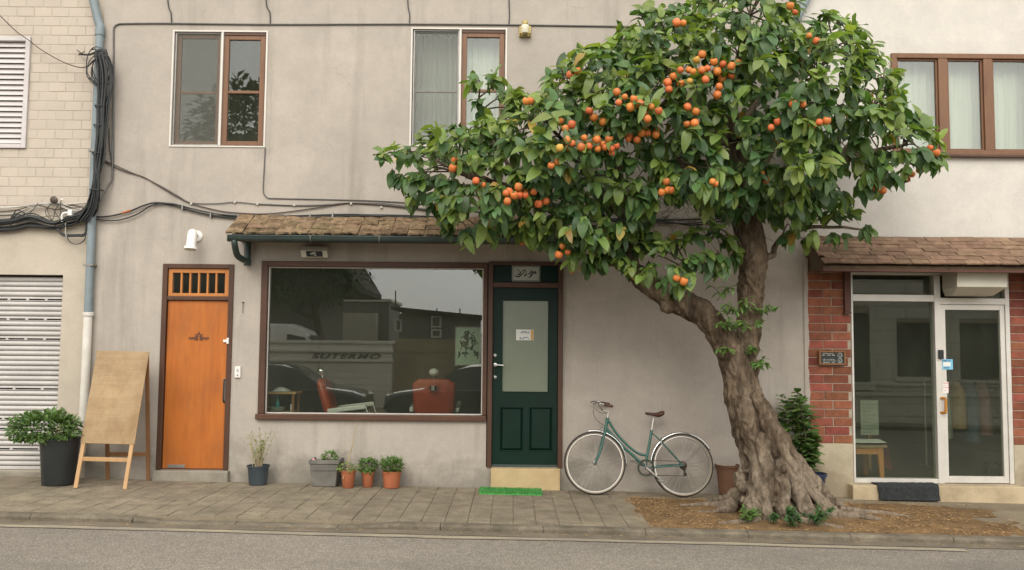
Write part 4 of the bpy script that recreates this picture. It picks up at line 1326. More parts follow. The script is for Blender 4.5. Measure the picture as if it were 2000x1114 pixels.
# single wires
def wire(label, pts, r, mat, Y=-.02, parts=(), name='cable', n=6):
    o = empty(name, P(pts[0][0], pts[0][1], Y), label, 'cable')
    strand(o, pts, r, mat, Y, n=n)
    for q in parts: strand(o, *q)
    return o
wire('dark wire drooping from the top left corner to the drainpipe', [(-20, 15), (0, 31), (30, 60), (55, 78), (80, 97), (120, 120), (155, 132), (172, 129), (182, 120)], .006, M['cable_brown'], -.10)
wire('grey conduit running along the top of the grey house and down its left edge', [(221, 325), (221.5, 250), (222, 150), (222, 70), (223, 54), (230, 48), (245, 46.5), (330, 46), (520, 48), (800, 47.5), (1000, 49), (1215, 52), (1330, 54)], .0095, M['cable_grey'], -.012, n=4)
wire('short black wire above the left upper window', [(326, -20), (329, 12), (334, 26), (335, 46)], .007, M['cable_black'], -.015)
wire('short black wire above the right edge of the left upper window', [(518, -20), (521, 12), (527, 24), (528, 47)], .007, M['cable_black'], -.015)
wire('short black wire above the left edge of the middle upper window', [(796, -20), (797, 12), (800, 28), (800, 48)], .007, M['cable_black'], -.015)
wire('straight black wire above the right edge of the middle upper window', [(994, -20), (994.5, 12), (995, 30), (994, 50)], .007, M['cable_black'], -.015)
wire('thin grey conduit bending from the left upper window towards the tree', [(518, 289), (516, 330), (514, 368), (516, 380), (524, 387), (540, 388), (640, 390), (740, 393), (830, 399), (960, 408)], .007, M['cable_grey'], -.010)
wc = wire('bundle of black cables rising from the drainpipe and running above the tiled canopy', [(168, 424), (210, 423), (250, 414), (280, 402), (305, 396), (335, 400), (375, 412), (420, 422), (470, 426), (560, 425), (700, 420), (840, 423), (960, 430), (1080, 430), (1200, 428), (1290, 432), (1350, 440), (1400, 434), (1430, 425)], .0095, M['cable_black'], -.03)
strand(wc, [(178, 428), (225, 431), (265, 420), (300, 400), (335, 398), (380, 409), (430, 419), (480, 424), (600, 421), (690, 419), (800, 425), (930, 428), (1080, 432), (1210, 431), (1300, 436), (1360, 436), (1410, 426)], .008, M['cable_black'], -.035)
strand(wc, [(305, 396), (350, 404), (400, 418), (460, 424), (560, 423), (650, 424), (760, 421), (880, 427), (1000, 428), (1150, 433), (1290, 430), (1380, 428)], .010, M['cable_black'], -.02)
strand(wc, [(300, 397), (345, 400), (400, 414), (470, 422), (620, 424), (700, 422), (820, 424)], .007, M['cable_black'], -.04)
strand(wc, [(238, 417), (256, 411)], .0125, M['orange_tape'], -.032)
for (tx, ty) in ((357, 406), (412, 421), (466, 425), (606, 423), (650, 421)):
    c = P(tx, ty, -.03)
    MB().box(c.x - .008, c.x + .008, -.05, 0.0, c.z - .028, c.z + .028).build('cable_tie', M['dull_steel'], wc)
wd = wire('thin twin wire slanting down from the conduit to the canopy cables', [(205, 316), (220, 325), (245, 335), (280, 346), (315, 366), (345, 384), (372, 397), (410, 408), (450, 415), (520, 418), (600, 409), (660, 399), (690, 397), (760, 402), (840, 412), (900, 420)], .0065, M['cable_brown'], -.018)
strand(wd, [(206, 314), (250, 334), (300, 356), (345, 381), (372, 396), (420, 398), (460, 395), (505, 399), (570, 401), (640, 400), (690, 397), (750, 398), (830, 408)], .0055, M['cable_grey'], -.014)
strand(wd, [(505, 399), (600, 402), (690, 397), (780, 403), (870, 414)], .008, M['cable_grey'], -.012)
for (tx, ty) in ((374, 398), (459, 395), (503, 399), (575, 401), (686, 398), (745, 405)):
    c = P(tx, ty, -.014)
    MB().box(c.x - .012, c.x + .012, -.028, 0.0, c.z - .012, c.z + .012).build('cable_clip', M['cable_pale'], wd)
nail = P(475, 606)
nb = MB().tube([(nail.x, 0, P(475, 590).z), (nail.x, -.012, P(475, 590).z), (nail.x, -.012, P(475, 612).z)], .003, 6)
nb.tube([(nail.x - .014, -.012, P(475, 591).z), (nail.x + .014, -.012, P(475, 591).z)], .004, 6)
thing('wall_hook', nb, M['dark_iron'], 'thin rusty hook on the wall between orange door and shop window', 'hook', nail)

# =========================================================== fittings on the facade
c = P(385, 462)
wl = empty('wall_lamp', (c.x, 0, c.z), 'white curved spotlight on a round base above the orange door', 'wall lamp')
MB().lathe([(0.068, 0.0), (0.068, .014), (0.058, .024), (0.02, .026)], 24, c, 'Y').build('base', M['white_plastic'], wl, smooth=40)
a_, b_ = P(388, 452, -.2), P(371, 485, -.22)
body = []
MB().tube(spline([(c.x, -.02, c.z + .005), (c.x, -.07, c.z + .02), (c.x - .012, -.13, c.z + .02)], 4), .024, 10).build('arm', M['white_plastic'], wl, smooth=60)
topv = Vector((c.x + .004, -.155, c.z + .062)); botv = Vector((b_.x, -.20, b_.z))
path = [topv + (botv - topv) * t_ for t_ in (0, .05, .14, .3, .6, 1.0)]
MB().tube(path, [.018, .040, .052, .056, .056, .056], 18, flat=(.85, 1)).build('shade', M['white_plastic'], wl, smooth=60)
dn = (path[-1] - path[-2]).normalized()
MB().tube([path[-1] - dn * .018, path[-1] + dn * .014], .074, 18, flat=(.85, 1)).build('rim', M['white_plastic'], wl, smooth=50)
MB().tube([path[-1] + dn * .011, path[-1] + dn * .017], .055, 16, flat=(.75, 1)).build('lens', M['lamp_glass'], wl)

c = P(1026, 62)
jl = empty('wall_lamp', (c.x, 0, c.z - .1), 'small brass jar lamp on the wall right of the middle upper window', 'wall lamp')
MB().box(c.x - .075, c.x + .07, -.03, 0, c.z - .075, c.z + .06).build('backplate', M['lamp_brass'], jl, bevel=.01)
MB().lathe([(0.022, -.055), (0.046, -.045), (0.05, 0), (0.048, .045), (0.03, .062)], 18, (c.x - .005, -.085, c.z - .005)).build('jar', M['lamp_glass'], jl, smooth=60)
MB().lathe([(0.036, .06), (0.04, .075), (0.03, .10), (0.012, .115)], 16, (c.x - .005, -.085, c.z - .005)).build('cap', M['lamp_brass'], jl, smooth=60)
MB().tube(spline([(c.x - .06, -.03, c.z - .05), (c.x - .055, -.1, c.z - .055), (c.x + .05, -.1, c.z - .055), (c.x + .055, -.03, c.z - .05)], 4), .008, 8).build('guard', M['lamp_brass'], jl, smooth=60)
MB().tube([(c.x - .005, -.02, c.z + .09), (c.x - .005, -.085, c.z + .105)], .010, 8).build('arm', M['lamp_brass'], jl, smooth=60)

x0, x1, z0, z1 = rect(588, 481, 641, 503, -.1)
bx = empty('emergency_light', ((x0 + x1) / 2, 0, z0), 'cream box light with a dark picture panel under the canopy gutter', 'box light')
MB().hexa([(x0 + .01, -.115, z0), (x1, -.115, z0), (x1, 0, z0), (x0 + .01, 0, z0), (x0, -.135, z1 - .055), (x1 - .004, -.135, z1 - .055), (x1, 0, z1 - .05), (x0, 0, z1 - .05)]).build('housing', M['cream_plastic'], bx, bevel=.004)
MB().hexa([(x0 - .002, -.138, z1 - .053), (x1 - .002, -.138, z1 - .053), (x1, 0, z1 - .048), (x0, 0, z1 - .048), (x0 + .015, -.09, z1), (x1 - .01, -.09, z1), (x1 - .01, 0, z1), (x0 + .015, 0, z1)]).build('cover', M['cream_plastic'], bx, bevel=.004)
w_ = x1 - x0
MB().hexa([(x0 + w_ * .23, -.122, z0 + .006), (x1 - w_ * .18, -.122, z0 + .006), (x1 - w_ * .18, -.11, z0 + .006), (x0 + w_ * .23, -.11, z0 + .006),
           (x0 + w_ * .20, -.138, z1 - .063), (x1 - w_ * .20, -.138, z1 - .063), (x1 - w_ * .20, -.12, z1 - .063), (x0 + w_ * .20, -.12, z1 - .063)]).build('panel', M['ink_black'], bx)
cz = (z0 + z1 - .06) / 2
pi_ = MB().ball((x0 + w_ * .50, -.134, cz + .012), .024, .004, .016, 12, 6)
pi_.ball((x0 + w_ * .42, -.134, cz + .003), .022, .004, .012, 12, 6); pi_.ball((x0 + w_ * .55, -.132, cz - .014), .016, .004, .010, 12, 6)
pi_.build('picture', M['plate_grey'], bx)

c = P(465, 727)
db = empty('entry_phone', (c.x, 0, c.z), 'white doorbell box between the orange door and shop window', 'doorbell')
MB().box(c.x - .034, c.x + .034, -.024, 0, c.z - .065, c.z + .065).build('case', M['white_plastic'], db, bevel=.006)
for k in range(3): MB().box(c.x - .012, c.x + .014, -.0265, -.0235, c.z + .02 - k * .012 + .01, c.z + .024 - k * .012 + .01).build('grille', M['dull_steel'], db)
MB().lathe([(0.009, 0), (0.009, .005), (0.006, .006)], 12, (c.x + .002, -.023, c.z - .035), 'Y').build('button', M['dull_steel'], db)

# name plate with brushed script over the green door
x0, x1, z0, z1 = rect(1000, 519, 1055, 550, .0)
sp = empty('name_plate', ((x0 + x1) / 2, 0.02, z0), 'grey plate with black brush script above the green door', 'sign')
MB().box(x0, x1, .004, .0195, z0, z1).build('plate', M['plate_grey'], sp, bevel=.002)
MB().frame(x0 + .008, x1 - .008, z0 + .008, z1 - .008, .001, .0035, .006).build('border', M['gutter_green'], sp)
def stroke(mb, pts, r, y, ox, oz, sc, flat=(0.3, 1.0)):
    ps = spline([Vector((ox + u * sc, y, oz - v * sc)) for u, v in pts], 5)
    n = len(ps)
    mb.tube(ps, [r * (0.45 + 0.75 * math.sin(math.pi * (i + .6) / (n + .2))) for i in range(n)], 6, flat=flat)
sc_ = (x1 - x0) / 1115.0
ink = MB()
for pts, r in (([(420, 440), (470, 445)], .007), ([(500, 480), (535, 540), (500, 610), (400, 635)], .007), ([(315, 675), (380, 710), (480, 710), (560, 640), (690, 545)], .007),
               ([(610, 540), (690, 440), (770, 560)], .006), ([(690, 700), (740, 640), (800, 600)], .008), ([(830, 610), (920, 570), (960, 520), (960, 440)], .006),
               ([(865, 760), (950, 680), (1030, 560), (1140, 490)], .0085), ([(1040, 510), (1160, 550), (1080, 600)], .007), ([(960, 470), (1020, 530), (1100, 510)], .006)):
    stroke(ink, pts, r, .003, x0 - 205 * sc_, z1 + 268 * sc_, sc_)
ink.build('script', M['ink_black'], sp)

def notice(name, r, y, label, base, bits):
    x0, x1, z0, z1 = r
    o = empty(name, ((x0 + x1) / 2, y, z0), label, 'sticker')
    MB().box(x0, x1, y - .003, y - .0005, z0, z1).build('sheet', M[base], o)
    w, h = x1 - x0, z1 - z0
    for (u0, u1, v0, v1, mt) in bits:
        MB().box(x0 + u0 * w, x0 + u1 * w, y - .0045, y - .0028, z0 + v0 * h, z0 + v1 * h).build('print', M[mt], o)
    return o
bits = [(.85, .98, .03, .97, 'sticker_orange')]
rb = random.Random(2)
for v in (.78, .66, .22, .10):
    u = .2
    while u < .74:
        w = rb.uniform(.03, .10)
        if rb.random() < .8: bits.append((u, min(u + w, .76), v, v + rb.uniform(.06, .10), 'ink_blue'))
        u += w + .02
notice('notice', rect(1008, 644, 1042, 665, .024), .024, 'small white and orange notice stuck on the frosted pane of the green door', 'paper', bits)
bits = [(.1, .45, .78, .92, 'ink_blue'), (.5, .8, .80, .90, 'ink_blue'), (.15, .3, .1, .25, 'ink_blue'), (.36, .46, .08, .24, 'ink_blue'), (.52, .62, .1, .26, 'ink_blue'), (.08, .78, .32, .72, 'paper')]
notice('sticker', rect(1839.5, 702, 1860, 722, .02), .0105, 'light blue sticker on the glass door below the black lock', 'sticker_blue', bits)
bits = [(.05, .9, .84, .93, 'sticker_pink'), (.1, .7, .66, .71, 'sticker_pink'), (.05, .85, .45, .52, 'sticker_pink'), (.1, .6, .2, .25, 'sticker_pink'), (.9, .98, .02, .98, 'sticker_pink')]
notice('sticker', rect(1840.5, 746, 1852, 768, .02), .0104, 'small white and pink sticker on the glass door above the handle', 'paper', bits)

# chalkboard plaque on the brick pier
x0, x1, z0, z1 = rect(1598, 686, 1650, 713, -.02)
cbd = empty('chalkboard_sign', ((x0 + x1) / 2, 0, z0), 'small wood framed chalkboard sign on the red brick pier', 'sign')
MB().box(x0 + .008, x1 - .004, -.045, 0.002, z0 + .004, z1 - .004).build('board', M['chalkboard'], cbd)
MB().frame(x0, x1, z0, z1, -.058, .001, .020, .016, .018).build('frame', M['pale_batten'] if False else M['dark_batten'], cbd, bevel=.005)
ck = MB()
W_, H_ = x1 - x0, z1 - z0
rr = random.Random(12)
def scribble(u0, u1, v, h, heavy):
    u = u0
    while u < u1:
        w = rr.uniform(.018, .035)
        if rr.random() < .88:
            xa = x0 + W_ * u; za = z0 + H_ * v
            ck.box(xa, xa + W_ * w * .35, -.047, -.0452, za, za + H_ * h * rr.uniform(.7, 1.25))
            ck.box(xa + W_ * w * .36, xa + W_ * w * .8, -.047, -.0452, za + H_ * h * rr.uniform(0, .7), za + H_ * h * (rr.uniform(.75, 1)))
        u += w + .006
scribble(.16, .55, .80, .06, 1); scribble(.13, .62, .66, .085, 1); scribble(.15, .58, .36, .055, 1); scribble(.15, .64, .27, .04, 0); scribble(.15, .60, .15, .065, 1); scribble(.72, .86, .14, .05, 0)
ck.build('writing', M['chalk'], cbd)['kind'] = 'stuff'
ro = MB()
for (v, r) in ((.70, .026), (.33, .024)):
    cc = Vector((x0 + W_ * .79, -.0462, z0 + H_ * v))
    ro.tube([cc + Vector((math.cos(t) * r, 0, math.sin(t) * r)) for t in [6.283 * k / 18 for k in range(18)]], .0022, 5, closed=True)
    ro.tube([cc + Vector((math.cos(t) * r * t / 9, 0, math.sin(t) * r * t / 9)) for t in [k * .45 for k in range(1, 19)]], .002, 5)
ro.build('roundel', M['chalk'], cbd)

# air conditioner box over the glass door
a0 = P(1855, 553, -.28)
x0, x1, z0, z1 = rect(1869, 530, 1968, 561, -.36)
zl_ = P(1910, 577, -.24).z
ac = empty('air_conditioner', ((x0 + x1) / 2, 0, zl_), 'cream boxed air conditioner under the red tiled canopy', 'air conditioner')
MB().hexa([(x0, -.36, z0), (x1, -.36, z0), (x1, -.004, z0), (x0, -.004, z0), (x0 + .005, -.36, z1 + .06), (x1 - .01, -.36, z1 + .06), (x1 - .01, -.004, z1 + .06), (x0 + .005, -.004, z1 + .06)]).build('casing', M['cream_plastic'], ac, bevel=.006)
MB().hexa([(x0 + .03, -.20, zl_), (x1 - .08, -.20, zl_), (x1 - .08, -.004, zl_), (x0 + .03, -.004, zl_), (x0, -.358, z0 - .001), (x1 - .004, -.358, z0 - .001), (x1 - .004, -.004, z0 - .001), (x0, -.004, z0 - .001)]).build('underside', M['cream_plastic'], ac, bevel=.004)

# =========================================================== things on the pavement
# ---- easel board
def gp(px, py):                                         # a point of the pavement seen at a pixel
    d = CAM_ROT @ Vector(((px - 1000.0) / FPX, -(py - 557.0) / FPX, -1.0))
    t = (g(0) - CAM.z) / (d.z + 0.016 * d.x)
    p = CAM + d * t
    return Vector((p.x, p.y, g(p.x)))
f1, f2 = gp(143, 953), gp(245, 957)
fy = (f1.y + f2.y) / 2
f1.y = f2.y = fy
xb0, xb1 = f1.x, f2.x
ab = empty('sandwich_board', ((xb0 + xb1) / 2, fy, g(xb0)), 'blank weathered plywood sandwich board on wooden legs beside the drainpipe', 'sandwich board')
zt_ = P(245, 686, fy + .40).z
lean = .44
def on(u, t):                                           # u across 0..1, t up 0..1
    return Vector((xb0 + .02 + (xb1 - xb0 - .02) * u + .02 * t * 0, fy + lean * t, g(xb0) * (1 - u) + g(xb1) * u + (zt_ - g(xb0)) * t))
tb = (P(210, 867, fy + .13).z - g(xb0)) / (zt_ - g(xb0))
nrm = Vector((0, -(zt_ - g(xb0)), lean)).normalized()
off = nrm * .016
pts = [on(-.02, tb) + off, on(1.03, tb) + off, on(1.03, 1.0) + off, on(-.02, 1.0) + off]
bk = [p_ - nrm * .012 for p_ in pts]
MB().hexa([pts[0], pts[1], bk[1], bk[0], pts[3], pts[2], bk[2], bk[3]]).build('board', M['pale_ply'], ab, pts[0], bevel=.002)
for u in (0.03, .97):
    MB().beam(on(u, 0), on(u, .99), .042, .022, (0, 1, 0)).build('leg', M['pale_batten'], ab, on(u, 0), bevel=.003)
MB().beam(on(.06, .205), on(.94, .205), .018, .045, (0, 0, 1)).build('rail', M['pale_batten'], ab, bevel=.003)
for u in (.14, .965):
    top = on(u, .97) + Vector((0, .03, 0)); bot = Vector((top.x - .02 * 0, -0.13, g(top.x)))
    MB().beam(bot, top, .042, .022, (0, 1, 0)).build('rear_leg', M['dark_batten'], ab, bot, bevel=.003)
b0 = Vector((on(.12, 0).x, -.16, on(.1, .2).z)); b1 = Vector((on(.98, 0).x, -.16, on(.1, .2).z))
MB().beam(b0, b1, .018, .045).build('rail', M['dark_batten'], ab, bevel=.003)

# ---- foliage helper
def leaf_mesh(l, w, droop=0.25, fold=0.25, rows=4, name='leaf', mat=None, wave=0.0):
    mb = MB()
    vs = []; fs = []
    for i in range(rows + 1):
        t = i / rows
        hw = w / 2 * (1.0 - abs(2 * t ** 0.80 - 1) ** 2.8) ** 0.68 if 0 < i < rows else w * .03
        y = l * t; z = -droop * l * t * t
        zw = wave * w * math.sin(t * 9)
        vs += [(-hw, y, z + fold * hw + zw), (0, y, z), (hw, y, z + fold * hw - zw)]
    for i in range(rows):
        for k in range(2):
            a = i * 3 + k
            fs.append((a, a + 1, a + 4, a + 3))
    mb.add(vs, fs)
    return mb
def orient(pos, d, up, scale=1.0, roll=0.0):
    d = d.normalized()
    x = d.cross(up)
    x = x.normalized() if x.length > 1e-4 else d.orthogonal().normalized()
    z = x.cross(d)
    m = Matrix((x, d, z)).transposed()
    if roll: m = m @ Matrix.Rotation(roll, 3, 'Y')
    m = (m * scale).to_4x4()
    m.translation = pos
    return m
def stamp(mb, src, mat4):
    mb.add([mat4 @ Vector(v) for v in src.v], src.f)

def bush(root, c, rx, ry, rz, n, lsize, mat, seed, flatten=0.0, stems=8, base=None, stem_mat=None, up_bias=.5, w=.5, droop=.3):
    r = random.Random(seed)
    lv = [leaf_mesh(lsize * k, lsize * k * w, droop, .3, 3) for k in (.75, 1.0, 1.2)]
    mb = MB(); st = MB()
    c = Vector(c)
    base = Vector(base) if base is not None else c - Vector((0, 0, rz))
    tips = []
    for k in range(stems):
        d = Vector((r.gauss(0, 1), r.gauss(0, 1), r.gauss(.3, .8))).normalized()
        tip = c + Vector((d.x * rx, d.y * ry, d.z * rz)) * r.uniform(.5, .95)
        mid = (base + tip) / 2 + Vector((r.uniform(-.1, .1) * rx, r.uniform(-.1, .1) * ry, .1 * rz))
        st.tube(spline([base + Vector((r.uniform(-.2, .2) * rx, r.uniform(-.2, .2) * ry, 0)), mid, tip], 3), [lsize * .06] * 6 + [lsize * .03], 5)
    for k in range(n):
        d = Vector((r.gauss(0, 1), r.gauss(0, 1), r.gauss(0.15, 1))).normalized()
        rad = r.uniform(.35, 1.0) ** .5
        bumpy = 1 + .22 * noise.noise(d * 2.3 + Vector((seed, 0, 0)))
        pos = c + Vector((d.x * rx, d.y * ry, d.z * rz)) * rad * bumpy
        if pos.z < base.z + .01 and not flatten: pos.z = base.z + r.uniform(0, .05)
        dr = (d + Vector((r.uniform(-.7, .7), r.uniform(-.7, .7), r.uniform(-.5, .5) + up_bias * .3))).normalized()
        stamp(mb, lv[r.randrange(3)], orient(pos, dr, Vector((r.uniform(-.4, .4), r.uniform(-.6, .1), 1)), r.uniform(.7, 1.2)))
    f = mb.build('foliage', mat, root, base); f['kind'] = 'stuff'
    if stems: st.build('stems', stem_mat or M['twig'], root, base)
    return f

def round_pot(name, cx, cy, r_top, r_bot, h, mat, label, rim=.0, group=None, z=None, wall=.012):
    z0 = g(cx) if z is None else z
    o = empty(name, (cx, cy, z0), label, 'plant pot' if group is None else 'potted plant', group)
    pr = [(r_bot * .92, 0), (r_bot, .008), (r_top, h - rim * 1.4 if rim else h - .004)]
    if rim: pr += [(r_top + rim * .7, h - rim * 1.4), (r_top + rim * .8, h)]
    else: pr += [(r_top + .004, h)]
    ro = pr[-1][0]
    pr += [(ro - wall, h), (ro - wall - .004, h - .05), (r_top - wall * 2, h - .06)]
    MB().lathe(pr, 26, (cx, cy, z0)).build('pot', mat, o, smooth=35)
    MB().lathe([(r_top - wall, 0), (r_top * .5, .008), (0.001, .012)], 18, (cx, cy, z0 + h - .055), caps=False).build('soil', M['soil'], o, smooth=60)
    return o

# ---- big black planter by the roller shutter
b_ = gp(99, 951)
pl = round_pot('planter', b_.x, b_.y + .16, .205, .165, P(99, 858, b_.y).z - b_.z, M['black_plastic'], 'tall black planter with bushy green plant before the roller shutter', .014)
pl['category'] = 'potted plant'
top = P(86, 838, b_.y + .1)
bush(pl, (top.x, b_.y + .12, top.z), .40, .27, .19, 2600, .044, M['bush_leaf'], 4, stems=14, base=(b_.x, b_.y + .16, P(99, 862, b_.y).z), w=.62)
# ---- small dark blue pot with thin stems
b_ = gp(498, 950)
h_ = P(498, 909, b_.y + .1).z - b_.z
pt = round_pot('flower_pot', b_.x, b_.y + .115, .118, .098, h_, M['blue_pot'], 'dark blue pot with thin upright yellowish stems right of the orange door', .014)
pt['category'] = 'potted plant'
r = random.Random(9)
st = MB(); lf = MB(); lm_ = leaf_mesh(.032, .012, .2, .2, 2)
for k in range(20):
    a = r.uniform(0, 6.28); q = r.uniform(0, .07)
    p0 = Vector((b_.x + q * math.cos(a), b_.y + .115 + q * math.sin(a), b_.z + h_ - .05))
    tip = p0 + Vector((r.gauss(0.01, .065), r.gauss(0, .05), r.uniform(.18, .42) if k > 5 else r.uniform(.36, .47)))
    path = spline([p0, (p0 + tip) / 2 + Vector((r.uniform(-.03, .03), 0, .02)), tip], 4)
    st.tube(path, lerp_list([.0045, .002], len(path)), 5)
    for q_ in path[2:]:
        for _ in range(3):
            stamp(lf, lm_, orient(q_ + Vector((0, 0, r.uniform(-.02, .02))), Vector((r.uniform(-1, 1), r.uniform(-1, 1), r.uniform(.2, 1.2))), Vector((0, -.3, 1)), r.uniform(.6, 1.2)))
st.build('stems', M['dry_stem'], pt); f = lf.build('foliage', M['pale_leaf'], pt); f['kind'] = 'stuff'
# ---- square grey planter
b_ = gp(631, 952)
x0, x1 = P(604, 920, b_.y).x, P(661, 920, b_.y).x
h_ = P(631, 899, b_.y).z - b_.z
cx, cy = (x0 + x1) / 2, b_.y + .15
hw = (x1 - x0) / 2
sq = empty('planter', (cx, b_.y, b_.z), 'square weathered grey plastic planter with one leafy sprig', 'potted plant')
mb = MB()
t0, t1 = hw * .80, hw * .97
mb.hexa([(cx - t0, cy - t0, b_.z), (cx + t0, cy - t0, b_.z), (cx + t0, cy + t0, b_.z), (cx - t0, cy + t0, b_.z), (cx - t1, cy - t1, b_.z + h_ - .045), (cx + t1, cy - t1, b_.z + h_ - .045), (cx + t1, cy + t1, b_.z + h_ - .045), (cx - t1, cy + t1, b_.z + h_ - .045)])
mb.build('pot', M['grey_planter'], sq, bevel=.012)
mb = MB(); e = hw * 1.04
for (xa, xb, ya, yb) in ((-e, e, -e, -e + .02), (-e, e, e - .02, e), (-e, -e + .02, -e + .0201, e - .0201), (e - .02, e, -e + .0201, e - .0201)):
    mb.box(cx + xa, cx + xb, cy + ya, cy + yb, b_.z + h_ - .044, b_.z + h_)
mb.build('rim', M['grey_planter'], sq, bevel=.006)
MB().box(cx - t0, cx + t0, cy - t1 - .002, cy - t1 + .02, b_.z + h_ * .62, b_.z + h_ * .64).build('moulded_line', M['grey_planter'], sq)
MB().box(cx - t1 + .01, cx + t1 - .01, cy - t1 + .01, cy + t1 - .01, b_.z + h_ - .046, b_.z + h_ - .03).build('soil', M['soil'], sq)
t_ = P(645, 893, cy)
bush(sq, (t_.x, cy - .03, t_.z + .0), .075, .07, .065, 110, .042, M['herb_leaf'], 14, stems=5, base=(t_.x, cy - .02, b_.z + h_ - .03), w=.6)
MB().ball((P(614, 905, cy).x, cy - .05, b_.z + h_ - .008), .022, .018, .014).build('pebble', M['sticker_pink'], sq, smooth=180)
# ---- three terracotta pots
for (px_c, top_y, bot_y, wpx, label, kind) in ((677, 921, 955.5, 30, 'terracotta pot with a tall dry stem beside the square planter', 0),
                                              (716, 923, 953.5, 26, 'smallest terracotta pot, with a rounded herb, in the middle of three', 1),
                                              (762, 923, 956, 39, 'widest terracotta pot, with a spreading herb, rightmost of three', 2)):
    b_ = gp(px_c, bot_y)
    w2 = wpx / 2 / FPX * 10.2
    h_ = P(px_c, top_y, b_.y).z - b_.z
    o = round_pot('flower_pot', b_.x, b_.y + w2, w2 * .90, w2 * (.70 if kind < 2 else .78), h_, M['terracotta'], label, .012, 'three terracotta pots below the shop window', wall=.008)
    top = b_.z + h_
    if kind == 0:
        pth = spline([(b_.x - .01, b_.y + w2, top - .05), (b_.x + .0, b_.y + w2, top + .12), (P(686, 870, b_.y).x, b_.y + w2, P(686, 870, b_.y).z), (P(689, 845, b_.y).x, b_.y + w2 + .03, P(689, 845, b_.y).z), (P(694, 822, b_.y).x, b_.y + .14, P(694, 822, b_.y).z)], 5)
        s_ = MB().tube(pth, lerp_list([.010, .009, .007, .004, .002], len(pth)), 7)
        j = pth[11]
        s_.tube(spline([j, j + Vector((-.05, 0, .02)), j + Vector((-.09, -.01, -.02))], 3), .002, 5)
        s_.tube(spline([pth[2], pth[2] + Vector((-.02, -.05, -.05)), pth[2] + Vector((-.04, -.09, -.10))], 3), .004, 5)
        s_.build('dry_stem', M['dry_stem'], o, smooth=70)
        bush(o, (b_.x, b_.y + w2, top + .035), .13, .10, .04, 120, .038, M['pale_leaf'], 21, stems=6, base=(b_.x, b_.y + w2, top - .04), w=.45)
    elif kind == 1:
        bush(o, (b_.x, b_.y + w2, top + .065), .105, .095, .085, 420, .034, M['herb_leaf'], 22, stems=8, base=(b_.x, b_.y + w2, top - .04), w=.6)
    else:
        bush(o, (b_.x, b_.y + w2, top + .055), .125, .11, .085, 420, .042, M['herb_leaf'], 23, stems=10, base=(b_.x, b_.y + w2, top - .04), w=.38, up_bias=2.5)
        st = MB(); r = random.Random(6)
        for k in range(16):
            a = r.uniform(0, 6.28)
            st.tube(spline([(b_.x, b_.y + w2, top - .03), (b_.x + .05 * math.cos(a), b_.y + w2 + .05 * math.sin(a), top + .08), (b_.x + .13 * math.cos(a), b_.y + w2 + .1 * math.sin(a), top + r.uniform(.10, .20))], 3), .0022, 4)
        st.build('shoots', M['herb_leaf'], o)

# ---- green mat with tufts
m0, m1 = gp(936, 966), gp(1058, 966)
mb = MB(); r = random.Random(8)
ya, yb = m0.y, m0.y + .36
xa, xb = m0.x, m1.x
base = MB().box(xa, xb, ya, yb, g(0) - .015, g(0) + .0)
gm = empty('door_mat', ((xa + xb) / 2, (ya + yb) / 2, g(0)), 'bright green artificial grass mat before the green door', 'door mat')
MB().hexa([(xa, ya, g(xa) + .0015), (xb, ya, g(xb) + .0015), (xb, yb, g(xb) + .0015), (xa, yb, g(xa) + .0015), (xa, ya, g(xa) + .016), (xb, ya, g(xb) + .016), (xb, yb, g(xb) + .016), (xa, yb, g(xa) + .016)]).build('backing', M['mat_green'], gm)
for k in range(5200):
    x, y = r.uniform(xa - .004, xb + .004), r.uniform(ya - .005, yb)
    l = r.uniform(.016, .03); a = r.uniform(0, 6.28); w = .0035
    z = g(x) + .012
    dx, dy = math.cos(a) * w, math.sin(a) * w
    tx, ty = r.uniform(-.01, .01), r.uniform(-.014, .006)
    mb.add([(x - dx, y - dy, z), (x + dx, y + dy, z), (x + tx, y + ty, z + l)], [(0, 1, 2)])
f = mb.build('tufts', M['mat_green'], gm); f['kind'] = 'stuff'
# ---- black mat hanging over the long step
x0, x1 = P(1714, 960, -.17).x, P(1833, 960, -.17).x
mb = MB()
nx = 26
vs = []; fs = []
zs = H_GLZ[2] - .004
prof = [(.0, .004), (-.08, .006), (-.155, .007), (-.176, -.004), (-.182, -.03), (-.185, -.09), (-.195, -.145), (-.23, -.165)]
r = random.Random(4)
for i in range(nx + 1):
    x = x0 + (x1 - x0) * i / nx
    for (yy, dz) in prof:
        zz = zs + dz
        zz = max(zz, g(x) + .006)
        vs.append((x + (r.uniform(-.008, .008) if i in (0, nx) else 0), yy + r.uniform(-.006, .006), zz + r.uniform(-.002, .003)))
n = len(prof)
for i in range(nx):
    for k in range(n - 1):
        fs.append((i * n + k, i * n + k + 1, (i + 1) * n + k + 1, (i + 1) * n + k))
mb.add(vs, fs)
o = thing('door_mat', mb, M['mat_black'], 'shaggy black mat hanging over the step of the glass shop', 'door mat', ((x0 + x1) / 2, -.1, zs), smooth=60)
s_ = o.modifiers.new('thick', 'SOLIDIFY'); s_.thickness = .012; s_.offset = 1

